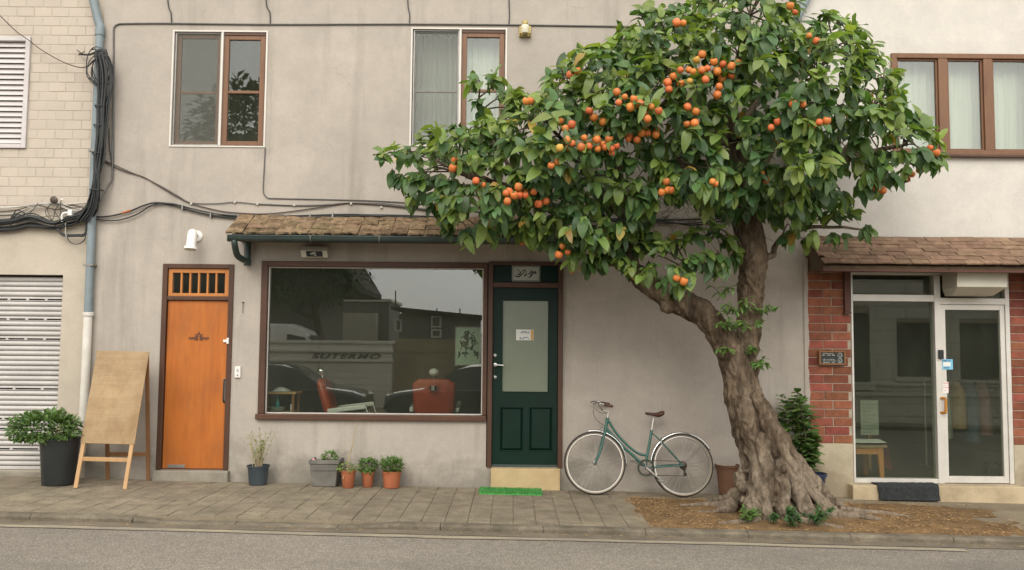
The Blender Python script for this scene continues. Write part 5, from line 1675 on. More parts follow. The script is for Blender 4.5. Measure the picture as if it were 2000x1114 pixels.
# ---- terracotta pot and shrub behind the tree
b_ = gp(1426, 969)
o = round_pot('flower_pot', b_.x, b_.y + .12, .125, .095, P(1434, 910, b_.y).z - b_.z, M['old_terracotta'], 'old brown terracotta pot behind the left side of the trunk', .018)
bb = P(1585, 940, -.30)
o = round_pot('planter', bb.x, -.26, .17, .13, P(1585, 925, -.3).z - g(bb.x), M['glazed_blue'], 'glazed blue pot with a leafy shrub between trunk and brick pier', .02)
o['category'] = 'potted plant'
sc_ = P(1562, 850, -.3)
st = MB(); lf = MB(); r = random.Random(17)
lmS = [leaf_mesh(.15 * k, .080 * k, .3, .3, 4) for k in (.7, .9, 1.1)]
topz = P(1585, 925, -.3).z
for k in range(17):
    tp = P(r.uniform(1522, 1622), r.uniform(770, 915), -.28)
    if k < 4: tp = P(r.uniform(1548, 1570), r.uniform(766, 800), -.25)
    if tp.x > P(1575, 800, -.3).x + .02 and tp.z > P(1575, 845, -.3).z: tp.z = P(1600, 860, -.3).z
    tp.y = r.uniform(-.42, -.10)
    p0 = Vector((bb.x + r.uniform(-.06, .06), -.26 + r.uniform(-.05, .05), topz - .05))
    pth = spline([p0, (p0 + tp) / 2 + Vector((r.uniform(-.05, .05), 0, .05)), tp], 6)
    st.tube(pth, lerp_list([.008, .003], len(pth)), 5)
    for i, q_ in enumerate(pth[3:]):
        for _ in range(3):
            a = r.uniform(0, 6.28)
            stamp(lf, lmS[r.randrange(3)], orient(q_, Vector((math.cos(a), math.sin(a), r.uniform(.1, .9))), Vector((0, -.2, 1)), r.uniform(.7, 1.15)))
st.build('stems', M['twig'], o); f = lf.build('foliage', M['bush_leaf'], o); f['kind'] = 'stuff'

# =========================================================== bicycle, leaning on the wall
BY = -.36
b_o = P(1246, 963, BY)
bk = empty('bicycle', (b_o.x, BY, g(b_o.x)), 'green step-through bicycle with brown saddle leaning on the grey wall', 'bicycle')
def lean_y(z): return BY + max(0, z - g(b_o.x)) * .16
def B(cx, cy, dy=0.0):                                   # crop pixel of the bicycle -> point in its leaning plane
    p = P(1090 + cx / 5.0625, 760 + cy / 5.0625, BY)
    y = lean_y(p.z)
    p = P(1090 + cx / 5.0625, 760 + cy / 5.0625, y)
    return Vector((p.x, y + dy, p.z))
def lathe_wheel(c, prof, n, mat, name, parent, smooth=60):
    mb = MB().lathe(prof, n, (0, 0, 0), 'Y', caps=False)
    # shear with the lean of the bicycle
    mb.v = [(c.x + v[0], c.y + v[1] + v[2] * .16, c.z + v[2]) for v in mb.v]
    return mb.build(name, mat, parent, c, smooth=smooth)
WR = .347
gf = B(362, 732); gr_ = B(1228, 716)
for c in (gf, gr_): c.z = g(c.x) + WR + .002; c.y = lean_y(c.z)
for c, nm in ((gf, 'front'), (gr_, 'rear')):
    w = empty('wheel', c); w.parent = bk; w.location = c - ORG[bk.name]
    tr = .0165
    ring = [(WR - tr + tr * math.cos(t), tr * math.sin(t)) for t in [6.2832 * k / 10 for k in range(11)]]
    lathe_wheel(c, ring, 64, M['rubber'], 'tyre', w)
    ring = [(WR - tr - .002 + (tr + .001) * .93 * math.cos(t), (tr + .002) * math.sin(t)) for t in [math.pi * (.52 + .96 * k / 8) for k in range(9)]]
    lathe_wheel(c, ring, 64, M['tan_wall_rubber'], 'tyre_wall', w)
    R2 = WR - 2 * tr
    lathe_wheel(c, [(R2 + .006, -.011), (R2 - .008, -.011), (R2 - .016, 0), (R2 - .008, .011), (R2 + .006, .011), (R2 + .002, 0), (R2 + .006, -.011)], 64, M['alloy'], 'rim', w, 30)
    hub = MB().lathe([(.010, -.045), (.024, -.034), (.024, -.030), (.012, -.026), (.012, .026), (.024, .030), (.024, .034), (.010, .045)], 14, (0, 0, 0), 'Y')
    hub.v = [(c.x + v[0], c.y + v[1], c.z + v[2]) for v in hub.v]
    hub.build('hub', M['dull_steel'], w, c, smooth=40)
    sp = MB()
    for k in range(32):
        a = 6.2832 * k / 32
        s = 1 if k % 2 else -1
        a2 = a + (.9 if (k // 2) % 2 else -.9)
        p0 = Vector((c.x + .022 * math.cos(a2), c.y + s * .03, c.z + .022 * math.sin(a2)))
        p1 = Vector((c.x + (R2 - .01) * math.cos(a), c.y + (R2 - .01) * math.sin(a) * .16, c.z + (R2 - .01) * math.sin(a)))
        sp.tube([p0, p1], .0013, 4)
    sp.build('spokes', M['steel'], w, c)
tube = lambda pts, r, mat, name, n=10, sp=6: MB().tube(spline(pts, sp) if len(pts) > 2 else pts, r, n).build(name, mat, bk, smooth=70)
bb_ = B(862, 775); st_top = B(925, 408)
ht, hb = B(489, 285), B(464, 425)
tube([ht, hb], .019, M['bike_green'], 'head_tube', 14)
tube([st_top, bb_], .0155, M['bike_green'], 'seat_tube', 12)
tube([B(496, 312), B(580, 442), B(690, 560), B(780, 630), B(840, 652), B(893, 655)], .0145, M['bike_green'], 'top_tube', 12)
tube([B(476, 388), B(620, 548), B(760, 675), B(850, 758)], .0165, M['bike_green'], 'down_tube', 12)
for s in (-1, 1):
    ra = gr_ + Vector((0, s * .058, 0))
    tube([bb_ + Vector((.03, s * .028, 0)), (bb_ + ra) / 2 + Vector((-.03, s * .012, -.002)), ra], .0085, M['bike_green'], 'chain_stay', 8)
    tube([B(932, 440, s * .012), B(1005, 505, s * .03), ra], .0075, M['bike_green'], 'seat_stay', 8)
    fa = gf + Vector((0, s * .05, 0))
    cr = B(455, 440, s * .045)
    tube([cr, B(432, 540, s * .048), B(405, 640, s * .049), B(370, 710, s * .05), fa], [.0125] * 12 + lerp_list([.0125, .008], 13), M['bike_green'], 'fork_blade', 8)
MB().box(B(455, 440).x - .018, B(455, 440).x + .018, B(455, 440).y - .055, B(455, 440).y + .055, B(455, 440).z - .015, B(455, 440).z + .018).build('fork_crown', M['bike_green'], bk, bevel=.008)
MB().lathe([(.022, -.036), (.022, .036)], 16, bb_, 'Y').build('bottom_bracket', M['bike_green'], bk, smooth=40)
tube([ht, B(498, 225)], .0115, M['alloy'], 'stem', 10)
tube([B(498, 228), B(470, 222), B(440, 208)], .012, M['alloy'], 'stem_extension', 10, 3)
hc = B(440, 208)
for s in (-1, 1):
    k = .62 if s > 0 else 1.0
    bar = [hc, hc + Vector((-.01, s * .05 * k, .008)), hc + Vector((-.055, s * .10 * k, .065)), hc + Vector((-.06, s * .16 * k, .085)), hc + Vector((.005, s * .205 * k, .075)), hc + Vector((.065, s * .215 * k, .062))]
    tube(bar, .0105, M['chrome'], 'handlebar', 10)
    tube([bar[4] + Vector((-.01, 0, .001)), bar[5] + Vector((.03, s * .004, -.006))], .0165, M['brown_leather'], 'grip', 10)
    lv0 = bar[3] + Vector((.0, s * .01, .004))
    tube([lv0, lv0 + Vector((-.035, s * .02, .0)), lv0 + Vector((-.065, s * .015, -.012))], .006, M['black_plastic'], 'brake_lever', 6, 3)
tube([B(355, 180), B(350, 240), B(385, 310), B(455, 365)], .0032, M['cable_black'], 'brake_cable', 6)
tube([B(375, 195), B(400, 225), B(440, 240), B(480, 240)], .003, M['cable_black'], 'brake_cable', 6)
tube([st_top, B(945, 285)], .0125, M['alloy'], 'seat_post', 10)
# saddle
sc0 = B(952, 250)
vs = []; fs = []
prof = [(-.105, .016, .012, .0), (-.085, .022, .018, .002), (-.04, .028, .020, -.004), (.0, .042, .024, -.008), (.045, .066, .030, -.006), (.085, .078, .034, .008), (.105, .066, .026, .014), (.112, .03, .012, .012)]
for (dx, hw, th, dz) in prof:
    for k in range(12):
        a = 6.2832 * k / 12
        vz = math.sin(a)
        vs.append(sc0 + Vector((dx, hw * math.cos(a), dz + .012 + (vz * th * .55 if vz > 0 else vz * th * (1.0 + abs(math.cos(a)) * .6)))))
for i in range(len(prof) - 1):
    for k in range(12):
        l = (k + 1) % 12
        fs.append((i * 12 + k, i * 12 + l, (i + 1) * 12 + l, (i + 1) * 12 + k))
fs += [tuple(range(11, -1, -1)), tuple((len(prof) - 1) * 12 + k for k in range(12))]
MB().add(vs, fs).build('saddle', M['brown_leather'], bk, smooth=70, normals=True)
for s in (-1, 1):
    tube([sc0 + Vector((-.09, 0, -.004)), sc0 + Vector((-.03, s * .022, -.03)), sc0 + Vector((.05, s * .022, -.03)), sc0 + Vector((.095, s * .03, 0))], .0035, M['dull_steel'], 'saddle_rail', 6)
# crank, chain, derailleur
cy_ = bb_ + Vector((0, -.052, 0))
def ring_(c, r0, r1, y0, y1, mat, name, n=36):
    MB().lathe([(r0, y0), (r1, y0), (r1, y1), (r0, y1), (r0, y0)], n, c, 'Y', caps=False).build(name, mat, bk, smooth=30)
ring_(bb_ + Vector((0, -.04, 0)), .072, .088, -.002, .003, M['dark_iron'], 'chainring')
for k in range(5):
    a = 6.2832 * k / 5 + .4
    MB().beam(bb_ + Vector((0, -.041, 0)), bb_ + Vector((.075 * math.cos(a), -.041, .075 * math.sin(a))), .014, .003, (0, 1, 0)).build('spider_arm', M['dull_steel'], bk)
ring_(bb_ + Vector((0, -.05, 0)), .090, .096, -.002, .002, M['bike_green'], 'chain_guard')
ca = B(1010, 893) ; ca.y = cy_.y - .01
cb2 = B(762, 728); cb2.y = bb_.y + .06
MB().tube([cy_, (cy_ + ca) / 2, ca], [.014, .011, .010], 8, flat=(.6, 1)).build('crank', M['alloy'], bk, smooth=60)
MB().tube([bb_ + Vector((0, .05, 0)), cb2], [.013, .010], 8, flat=(.6, 1)).build('crank', M['alloy'], bk, smooth=60)
for c, s in ((ca, -1), (cb2, 1)):
    mb = MB().box(c.x - .038, c.x + .038, c.y + min(s * .02, s * .085), c.y + max(s * .02, s * .085), c.z - .010, c.z + .010)
    mb.tube([c, c + Vector((0, s * .09, 0))], .006, 6)
    mb.build('pedal', M['dull_steel'], bk, bevel=.004)
rc_ = gr_ + Vector((0, -.04, 0))
MB().lathe([(.02, 0), (.045, .001), (.04, .008), (.03, .014), (.02, .018)], 20, rc_, 'Y').build('cassette', M['dark_iron'], bk, smooth=30)
dr = B(1252, 840); dr.y = rc_.y - .01
dm = B(1238, 790); dm.y = rc_.y - .012
MB().tube(spline([rc_ + Vector((.002, -.02, -.02)), dm, dr], 4), .010, 6).build('derailleur', M['dark_iron'], bk, smooth=60)
for c in (dm, dr): MB().lathe([(.02, -.004), (.02, .004)], 14, c, 'Y').build('jockey_wheel', M['dark_iron'], bk)
cr0 = bb_ + Vector((0, -.04, 0))
tube([cr0 + Vector((0.01, 0, .084)), rc_ + Vector((0, 0, .044))], .0038, M['dark_iron'], 'chain', 5)
tube([cr0 + Vector((0.02, 0, -.082)), dr + Vector((0, 0, -.018))], .0038, M['dark_iron'], 'chain', 5)
# mudguards
def guard(c, a0, a1, name):
    mb = MB(); vs = []; fs = []
    n = 28
    for i in range(n + 1):
        a = a0 + (a1 - a0) * i / n
        for k in range(5):
            w = (k - 2) * .0115
            rr = WR + .016 - (abs(k - 2) ** 2) * .0028
            x, z = rr * math.cos(a), rr * math.sin(a)
            vs.append((c.x + x, c.y + w + z * .16, c.z + z))
    for i in range(n):
        for k in range(4):
            fs.append((i * 5 + k, i * 5 + k + 1, (i + 1) * 5 + k + 1, (i + 1) * 5 + k))
    o = mb.add(vs, fs).build(name, M['chrome'], bk, smooth=60)
    s = o.modifiers.new('thick', 'SOLIDIFY'); s.thickness = .0022
guard(gf, R_(103), R_(-5), 'mudguard')
guard(gr_, R_(185), R_(27), 'mudguard')
for s in (-1, 1):
    tube([gf + Vector((0, s * .05, 0)), gf + Vector((WR + .01, s * .02, .055))], .002, M['steel'], 'mudguard_stay', 5)
    a = R_(42)
    tube([gr_ + Vector((0, s * .058, 0)), gr_ + Vector(((WR + .012) * math.cos(a), s * .02 + .03, (WR + .012) * math.sin(a)))], .002, M['steel'], 'mudguard_stay', 5)
p = gf + Vector((.03, .04, WR + .02))
for (u, v, q) in ((432, 400, gf), (1020, 510, gr_)):
    c = B(u, v)
    mb = MB().tube(spline([c + Vector((-.01, -.035, -.03)), c + Vector((.0, -.03, .01)), c + Vector((0.005, 0, .03)), c + Vector((0, .03, .01)), c + Vector((-.01, .035, -.03))], 3), .008, 6)
    mb.box(c.x - .012, c.x + .03, c.y - .04, c.y - .028, c.z - .04, c.z - .026)
    mb.build('brake_caliper', M['dull_steel'], bk, smooth=60)
kb = B(890, 785); ke = B(1015, 890)

# =========================================================== the fruit tree
TY = -1.25
tb_ = P(1520, 1003, TY)
tree = empty('fruit_tree', (tb_.x, TY, g(tb_.x)), 'old gnarled fruit tree with glossy leaves and orange fruit on the pavement', 'tree')

def bark():
    m, nt, b = new_mat('bark')
    tc = nt.nodes.new('ShaderNodeTexCoord').outputs['Object']
    n1 = noise_node(nt, tc, 4.0, 8, 0.7, (1, 1, .55), .8)
    col = ramp(nt, n1, [(0.28, (0.065, 0.045, 0.030)), (0.43, (0.135, 0.096, 0.064)), (0.58, (0.245, 0.182, 0.125)), (0.76, (0.30, 0.245, 0.185))])
    # the exposed old root wood is weathered paler
    zz = nt.nodes.new('ShaderNodeSeparateXYZ'); nt.links.new(tc, zz.inputs[0])
    wt_ = math_(nt, 'SUBTRACT', math_(nt, 'MULTIPLY', noise_node(nt, tc, 3.5, 6, .7, (1, 1, .35)), 1.9), math_(nt, 'ADD', math_(nt, 'MULTIPLY', zz.outputs['Z'], .62), .42))
    col = mixc(nt, ramp(nt, wt_, [(0.0, (0, 0, 0)), (0.35, (.85,) * 3)]), col, (0.36, 0.29, 0.215))
    n2 = noise_node(nt, tc, 16, 8, 0.75, (1, 1, .45), .5)
    col = mixc(nt, 1.0, col, ramp(nt, n2, [(0.28, (0.5,) * 3), (0.6, (1.15,) * 3)]), 'MULTIPLY')
    n3 = noise_node(nt, tc, 9, 9, 0.78, (1, 1, .16), .4)
    col = mixc(nt, 1.0, col, ramp(nt, n3, [(0.36, (0.42, 0.40, 0.38)), (0.52, (1.0, 1.0, 1.0)), (0.7, (1.3, 1.27, 1.22))]), 'MULTIPLY')
    v = nt.nodes.new('ShaderNodeTexVoronoi'); v.inputs['Scale'].default_value = 17; v.feature = 'DISTANCE_TO_EDGE'
    mp = nt.nodes.new('ShaderNodeMapping'); mp.inputs['Scale'].default_value = (1, 1, .5)
    wob = noise_node(nt, tc, 5, 4, .6)
    ad = nt.nodes.new('ShaderNodeVectorMath'); ad.operation = 'ADD'
    sc = nt.nodes.new('ShaderNodeVectorMath'); sc.operation = 'SCALE'; sc.inputs[3].default_value = .25
    nn = nt.nodes.new('ShaderNodeTexNoise'); nn.inputs['Scale'].default_value = 5; nt.links.new(tc, nn.inputs['Vector'])
    nt.links.new(nn.outputs['Color'], sc.inputs[0]); nt.links.new(tc, ad.inputs[0]); nt.links.new(sc.outputs[0], ad.inputs[1])
    nt.links.new(ad.outputs[0], mp.inputs['Vector']); nt.links.new(mp.outputs[0], v.inputs['Vector'])
    crack = ramp(nt, v.outputs['Distance'], [(0.0, (0, 0, 0)), (0.10, (1, 1, 1))])
    col = mixc(nt, 1.0, col, ramp(nt, v.outputs['Distance'], [(0.0, (0.84,) * 3), (0.06, (1.0,) * 3)]), 'MULTIPLY')
    nt.links.new(col, b.inputs['Base Color'])
    b.inputs['Roughness'].default_value = .92; b.inputs['Specular IOR Level'].default_value = .15
    k = bump(nt, b, crack, .22, .015)
    k = bump(nt, b, n2, 1.0, .045, k)
    k = bump(nt, b, n3, .9, .04, k)
    bump(nt, b, noise_node(nt, tc, 48, 8, .8), .8, .016, k)
    MATS['bark'] = m
bark()

S0 = 1737 / 9.15                                         # pixels per metre at the trunk
def tp(pts):
    ps, rs = [], []
    for q in pts:
        y = q[3] if len(q) > 3 else TY
        ps.append(P(q[0], q[1], y)); rs.append(q[2] / 2 / FPX * (y - CAM.y))
    return ps, rs
def taper_tube(mb, pts, n=14, m=5):
    ps, rs = tp(pts)
    sp = spline(ps, m)
    rr = spline([Vector((r, 0, 0)) for r in rs], m)
    mb.tube(sp, [max(v.x, .004) for v in rr], n)
    return sp

tk = MB()
main = [(1545, 1035, 130), (1536, 1005, 130), (1527, 965, 118), (1508, 915, 98), (1490, 868, 90), (1473, 826, 84), (1457, 785, 72), (1446, 740, 62), (1438, 705, 64), (1428, 680, 56)]
taper_tube(tk, main, 18)
limb_l = [(1440, 715, 56), (1416, 672, 52, -1.25), (1394, 636, 49, -1.24), (1367, 611, 46, -1.22), (1335, 594, 46, -1.2), (1300, 580, 42, -1.18), (1270, 556, 40, -1.16), (1240, 530, 36, -1.14), (1195, 495, 32, -1.15), (1150, 455, 27, -1.2), (1100, 420, 23, -1.25), (1040, 385, 18, -1.3), (970, 360, 13, -1.35), (890, 335, 8, -1.4)]
taper_tube(tk, limb_l, 14)
limb_r = [(1442, 720, 50), (1456, 668, 46, -1.22), (1466, 620, 44, -1.2), (1468, 560, 46, -1.2), (1471, 505, 47, -1.2), (1468, 455, 46, -1.2), (1454, 410, 42, -1.2), (1445, 350, 34, -1.22), (1435, 280, 28, -1.25), (1430, 200, 22, -1.3), (1445, 110, 15, -1.35), (1465, 30, 8, -1.4)]
taper_tube(tk, limb_r, 14)
# knots and stubs
for (kx, ky, kr, ky2) in ((1300, 600, 13, -1.24), (1355, 608, 20, -1.26), (1290, 575, 16, -1.22), (1460, 722, 22, -1.30), (1475, 800, 20, -1.36), (1495, 880, 26, -1.44)):
    c = P(kx, ky, ky2); rr = kr / FPX * 9.1
    tk.ball(c, rr, rr * .8, rr, 12, 8)
# buttress ridges running down the leaning side into roots
rt = random.Random(11)
ridges = [[(1470, 770, 22, -1.40), (1500, 830, 26, -1.47), (1535, 890, 28, -1.52), (1570, 945, 28, -1.55), (1605, 985, 24, -1.56), (1640, 1012, 12, -1.58)],
          [(1452, 770, 20, -1.43), (1470, 850, 26, -1.52), (1492, 905, 30, -1.62), (1515, 960, 32, -1.70), (1540, 1005, 28, -1.75), (1575, 1030, 14, -1.78)],
          [(1450, 800, 16, -1.42), (1464, 870, 20, -1.48), (1472, 925, 26, -1.57), (1474, 970, 28, -1.66), (1464, 1010, 20, -1.73), (1440, 1030, 9, -1.78)],
          [(1445, 820, 14, -1.33), (1458, 890, 20, -1.36), (1460, 940, 26, -1.40), (1446, 975, 24, -1.42), (1412, 995, 18, -1.45), (1365, 1003, 8, -1.46)],
          [(1485, 790, 20, -1.30), (1522, 850, 24, -1.30), (1560, 910, 26, -1.28), (1595, 955, 26, -1.26), (1625, 985, 20, -1.24), (1660, 1000, 10, -1.2)],
          [(1480, 850, 22, -1.55), (1500, 920, 26, -1.66), (1500, 975, 28, -1.74), (1500, 1015, 22, -1.80), (1510, 1037, 10, -1.84)],
          [(1520, 900, 22, -1.55), (1550, 950, 26, -1.62), (1580, 1000, 24, -1.68), (1610, 1030, 14, -1.72)],
          [(1470, 900, 18, -1.2), (1456, 945, 22, -1.1), (1425, 972, 16, -1.05), (1385, 982, 8, -1.0)],
          [(1472, 900, 18, -1.58), (1480, 950, 22, -1.68), (1476, 1000, 20, -1.76), (1480, 1030, 10, -1.82)],
          [(1530, 930, 20, -1.62), (1530, 975, 22, -1.72), (1545, 1020, 16, -1.80), (1555, 1040, 8, -1.86)]]
for rd in ridges: taper_tube(tk, rd, 10)
for k in range(26):                                       # knobbly burrs on the root mass
    px_k = rt.uniform(1440, 1580); py_k = rt.uniform(880, 1000)
    if px_k > 1470 + (py_k - 850) * .85: continue
    c = P(px_k, py_k, -1.45 - .28 * (py_k - 860) / 150 + rt.uniform(-.03, .05)); rr = rt.uniform(.025, .06)
    tk.ball(c, rr, rr * .8, rr * rt.uniform(.8, 1.5), 10, 7)
o = tk.build('trunk', M['bark'], tree)
rm = o.modifiers.new('remesh', 'REMESH'); rm.mode = 'VOXEL'; rm.voxel_size = .0115; rm.use_smooth_shade = True
smm = o.modifiers.new('smooth', 'SMOOTH'); smm.factor = .5; smm.iterations = 3
dg = bpy.context.evaluated_depsgraph_get()
me = bpy.data.meshes.new_from_object(o.evaluated_get(dg), depsgraph=dg)
o.modifiers.clear()
o.data = me
org = ORG[tree.name]
COS = [v.co.copy() for v in me.vertices]
NRM = [v.normal.copy() for v in me.vertices]
OUT = []
for vco, vno in zip(COS, NRM):
    w = vco + org
    h = max(0.0, 1 - (w.z - .0) / 1.6)
    q = Vector((w.x * 5, w.y * 5, w.z * 2.2))
    d = .020 * noise.noise(q) + .016 * noise.noise(q * 2.7) * (1 + h) + .007 * noise.noise(q * 7)
    fl = Vector(((w.x + w.z * .55) * 8, w.y * 8, w.z * 1.1 + 4))
    d -= (.03 + .085 * h) * max(0, noise.noise(fl) - .05)
    d += .035 * h * max(0, noise.noise(fl * 1.3 + Vector((9, 0, 0))))
    rg = 1 - abs(noise.noise(Vector(((w.x + w.z * .5) * 13, w.y * 13, w.z * 4.2)))) * 2.2
    d += .016 * rg + .010 * (1 - 2.2 * abs(noise.noise(Vector((w.x * 26, w.y * 26, w.z * 11 + 3)))))
    d -= .05 * max(0, noise.noise(Vector((w.x * 6 + 2, w.y * 6, w.z * 3.1))) - .38)
    thin = min(1.0, .25 + .75 * (1 if w.z < 2.6 else max(0, 1 - (w.z - 2.6) / 1.2)))
    OUT += list(vco + vno * d * thin)
me.vertices.foreach_set('co', OUT)
me.polygons.foreach_set('use_smooth', [True] * len(me.polygons))
me.update()
if not me.materials: me.materials.append(M['bark'])

# surface roots creeping over the pit
roots = [[(1600, 985, 22, -1.5), (1650, 1000, 18, -1.6), (1690, 1012, 15, -1.62), (1720, 1016, 6, -1.6)],
         [(1640, 985, 14, -1.35), (1690, 992, 12, -1.3), (1740, 1000, 9, -1.28), (1780, 1003, 4, -1.3)],
         [(1440, 985, 20, -1.35), (1400, 985, 16, -1.2), (1370, 980, 10, -1.1), (1330, 982, 4, -1.05)],
         [(1560, 1020, 16, -1.8), (1600, 1038, 12, -1.9), (1650, 1040, 6, -1.95)],
         [(1480, 1022, 14, -1.8), (1440, 1032, 10, -1.88), (1400, 1030, 4, -1.9)]]
rm_ = MB()
for rd in roots:
    ps = []; rs = []
    for q in rd:
        p_ = P(q[0], q[1], q[3]); rr = q[2] / 2 / FPX * 9
        ps.append(Vector((p_.x, q[3], pit_z(p_.x, q[3]) + rr * .30))); rs.append(rr)
    sp_ = spline(ps, 5); r2 = spline([Vector((a, 0, 0)) for a in rs], 5)
    sp_ = [q + Vector((noise.noise(q * 5), noise.noise(q * 5 + Vector((3, 0, 0))), .4 * noise.noise(q * 6))) * .03 for q in sp_]
    MB().tube(sp_, [max(.004, v.x) for v in r2], 9).build('root', M['bark'], tree, sp_[0], smooth=80)

branches = [
    [(1238, 532, 32, -1.14), (1230, 490, 30, -1.12), (1222, 440, 28, -1.1), (1215, 385, 24, -1.05), (1205, 330, 18, -1.0), (1190, 260, 12, -.95), (1180, 190, 7, -.95)],
    [(1456, 408, 34, -1.2), (1420, 385, 26, -1.25), (1380, 370, 22, -1.3), (1340, 330, 17, -1.35), (1290, 280, 12, -1.5), (1240, 240, 7, -1.6)],
    [(1466, 430, 30, -1.2), (1510, 395, 24, -1.15), (1560, 365, 20, -1.1), (1620, 330, 16, -1.1), (1690, 300, 12, -1.1), (1760, 285, 7, -1.15)],
    [(1448, 380, 26, -1.2), (1490, 320, 20, -1.3), (1530, 250, 15, -1.35), (1580, 170, 11, -1.4), (1630, 90, 6, -1.4)],
    [(1440, 300, 20, -1.25), (1380, 230, 14, -1.1), (1320, 160, 10, -1.0), (1270, 80, 5, -1.0)],
    [(1222, 430, 20, -1.1), (1170, 370, 14, -1.3), (1120, 300, 10, -1.5), (1070, 240, 6, -1.6)],
    [(1100, 420, 16, -1.25), (1060, 400, 12, -1.4), (1010, 400, 8, -1.6), (960, 420, 5, -1.7)],
    [(1040, 385, 12, -1.3), (990, 320, 9, -1.2), (950, 250, 6, -1.1), (935, 190, 4, -1.1)],
    [(970, 360, 10, -1.35), (900, 380, 7, -1.3), (880, 430, 4, -1.3)],
    [(1300, 582, 14, -1.2), (1330, 520, 10, -1.35), (1380, 495, 7, -1.45), (1420, 500, 4, -1.5)],
    [(1200, 500, 16, -1.15), (1150, 500, 10, -1.35), (1110, 500, 6, -1.5)],
    [(1486, 500, 16, -1.2), (1508, 498, 13, -1.15), (1515, 478, 11, -1.1), (1560, 450, 9, -1.0), (1640, 445, 6, -1.0), (1700, 450, 4, -1.0)],
    [(1450, 480, 9, -1.2), (1436, 455, 7, -1.15), (1425, 430, 5, -1.1), (1400, 400, 4, -1.0)],
    [(1440, 250, 16, -1.28), (1500, 180, 10, -1.15), (1560, 120, 7, -1.0), (1640, 60, 4, -.9)],
    [(1560, 365, 12, -1.1), (1600, 390, 8, -1.0), (1650, 420, 5, -.9)],
    [(1620, 330, 10, -1.1), (1680, 250, 8, -1.3), (1720, 170, 5, -1.4)],
]
br_pts = []
for bdef in branches:
    mb = MB()
    ps, rs = tp(bdef)
    sp_ = spline(ps, 5); r2 = spline([Vector((a, 0, 0)) for a in rs], 5)
    sp_ = [q + Vector((noise.noise(q * 4), noise.noise(q * 4 + Vector((3, 0, 0))), noise.noise(q * 4 + Vector((0, 5, 0))))) * .035 for q in sp_]
    mb.tube(sp_, [max(.004, v.x) for v in r2], 9)
    mb.build('branch', M['bark'], tree, sp_[0], smooth=80)
    br_pts += sp_[3:]
for L in (limb_l, limb_r): br_pts += tp(L)[0][6:]

# ---- crown: shoots spread through the volume, each carrying a whorl of drooping leaves
MAIN = [(720, 316), (752, 348), (795, 364), (792, 390), (842, 402), (872, 432), (884, 470), (922, 478), (960, 456), (1010, 452), (1050, 470), (1095, 486), (1130, 500), (1180, 490), (1215, 470), (1260, 465),
        (1250, 435), (1275, 400), (1330, 392), (1390, 405), (1430, 425), (1500, 430), (1525, 440), (1560, 420), (1600, 400), (1640, 392), (1690, 372), (1740, 362), (1795, 342), (1842, 300), (1822, 255), (1775, 222), (1748, 175), (1735, 120), (1700, 95), (1680, 62), (1645, 25), (1600, 32), (1570, 62),
        (1550, 30), (1540, -40), (1480, -60), (1400, -30), (1330, 18), (1290, 24), (1230, 15), (1226, 62), (1190, 90), (1135, 98), (1106, 126), (1076, 155), (1040, 190), (1010, 196), (985, 172), (955, 148), (925, 155), (926, 190), (945, 222), (925, 246), (890, 242), (845, 262), (815, 275), (795, 294), (755, 298)]
LOWER = [(1085, 470), (1140, 450), (1200, 452), (1240, 470), (1290, 500), (1330, 490), (1360, 470), (1400, 470), (1425, 495), (1430, 520), (1395, 525), (1355, 540), (1340, 568), (1300, 562), (1262, 545), (1225, 528), (1180, 512), (1140, 522), (1105, 505)]
SPRIG = [(1545, 425), (1600, 440), (1650, 430), (1690, 440), (1725, 452), (1700, 462), (1650, 462), (1625, 488), (1590, 495), (1565, 485), (1530, 460)]
SPRIG2 = [(1500, 380), (1560, 375), (1580, 410), (1570, 440), (1530, 445), (1490, 425), (1460, 430), (1420, 420), (1410, 395), (1450, 375)]
GAPS = [(1335, 412, 52, 26), (1395, 425, 30, 22), (1648, 345, 30, 26), (1500, 345, 16, 14), (1625, 410, 24, 16), (1285, 425, 40, 20), (850, 380, 14, 12), (1345, 355, 16, 10), (1690, 402, 30, 20), (1560, 62, 10, 26)]
def inside(poly, x, y):
    c = False
    n = len(poly)
    for i in range(n):
        x1_, y1_ = poly[i]; x2_, y2_ = poly[i - 1]
        if (y1_ > y) != (y2_ > y) and x < (x2_ - x1_) * (y - y1_) / (y2_ - y1_) + x1_: c = not c
    return c
def edge(poly, x, y):
    best = 1e9; vec = (0, 0)
    n = len(poly)
    for i in range(n):
        x1_, y1_ = poly[i]; x2_, y2_ = poly[(i + 1) % n]
        dx, dy = x2_ - x1_, y2_ - y1_
        t = max(0, min(1, ((x - x1_) * dx + (y - y1_) * dy) / (dx * dx + dy * dy)))
        qx, qy = x1_ + dx * t, y1_ + dy * t
        d = math.hypot(x - qx, y - qy)
        if d < best: best = d; vec = ((qx - x) / (d + 1e-6), (qy - y) / (d + 1e-6))
    return best, vec
rl = random.Random(2024)
LEAVES = []                                              # (kind, variant, matrix)
VAR = [leaf_mesh(1.0, w, dp_, fo, 6, wave=wv) for (w, dp_, fo, wv) in ((.58, .34, .18, .03), (.64, .50, .26, .05), (.54, .26, .30, .02), (.60, .62, .16, .06), (.68, .42, .10, .04), (.46, .75, .55, .08), (.50, .15, .60, .10), (.55, .9, .3, .12))]
TW = MB()
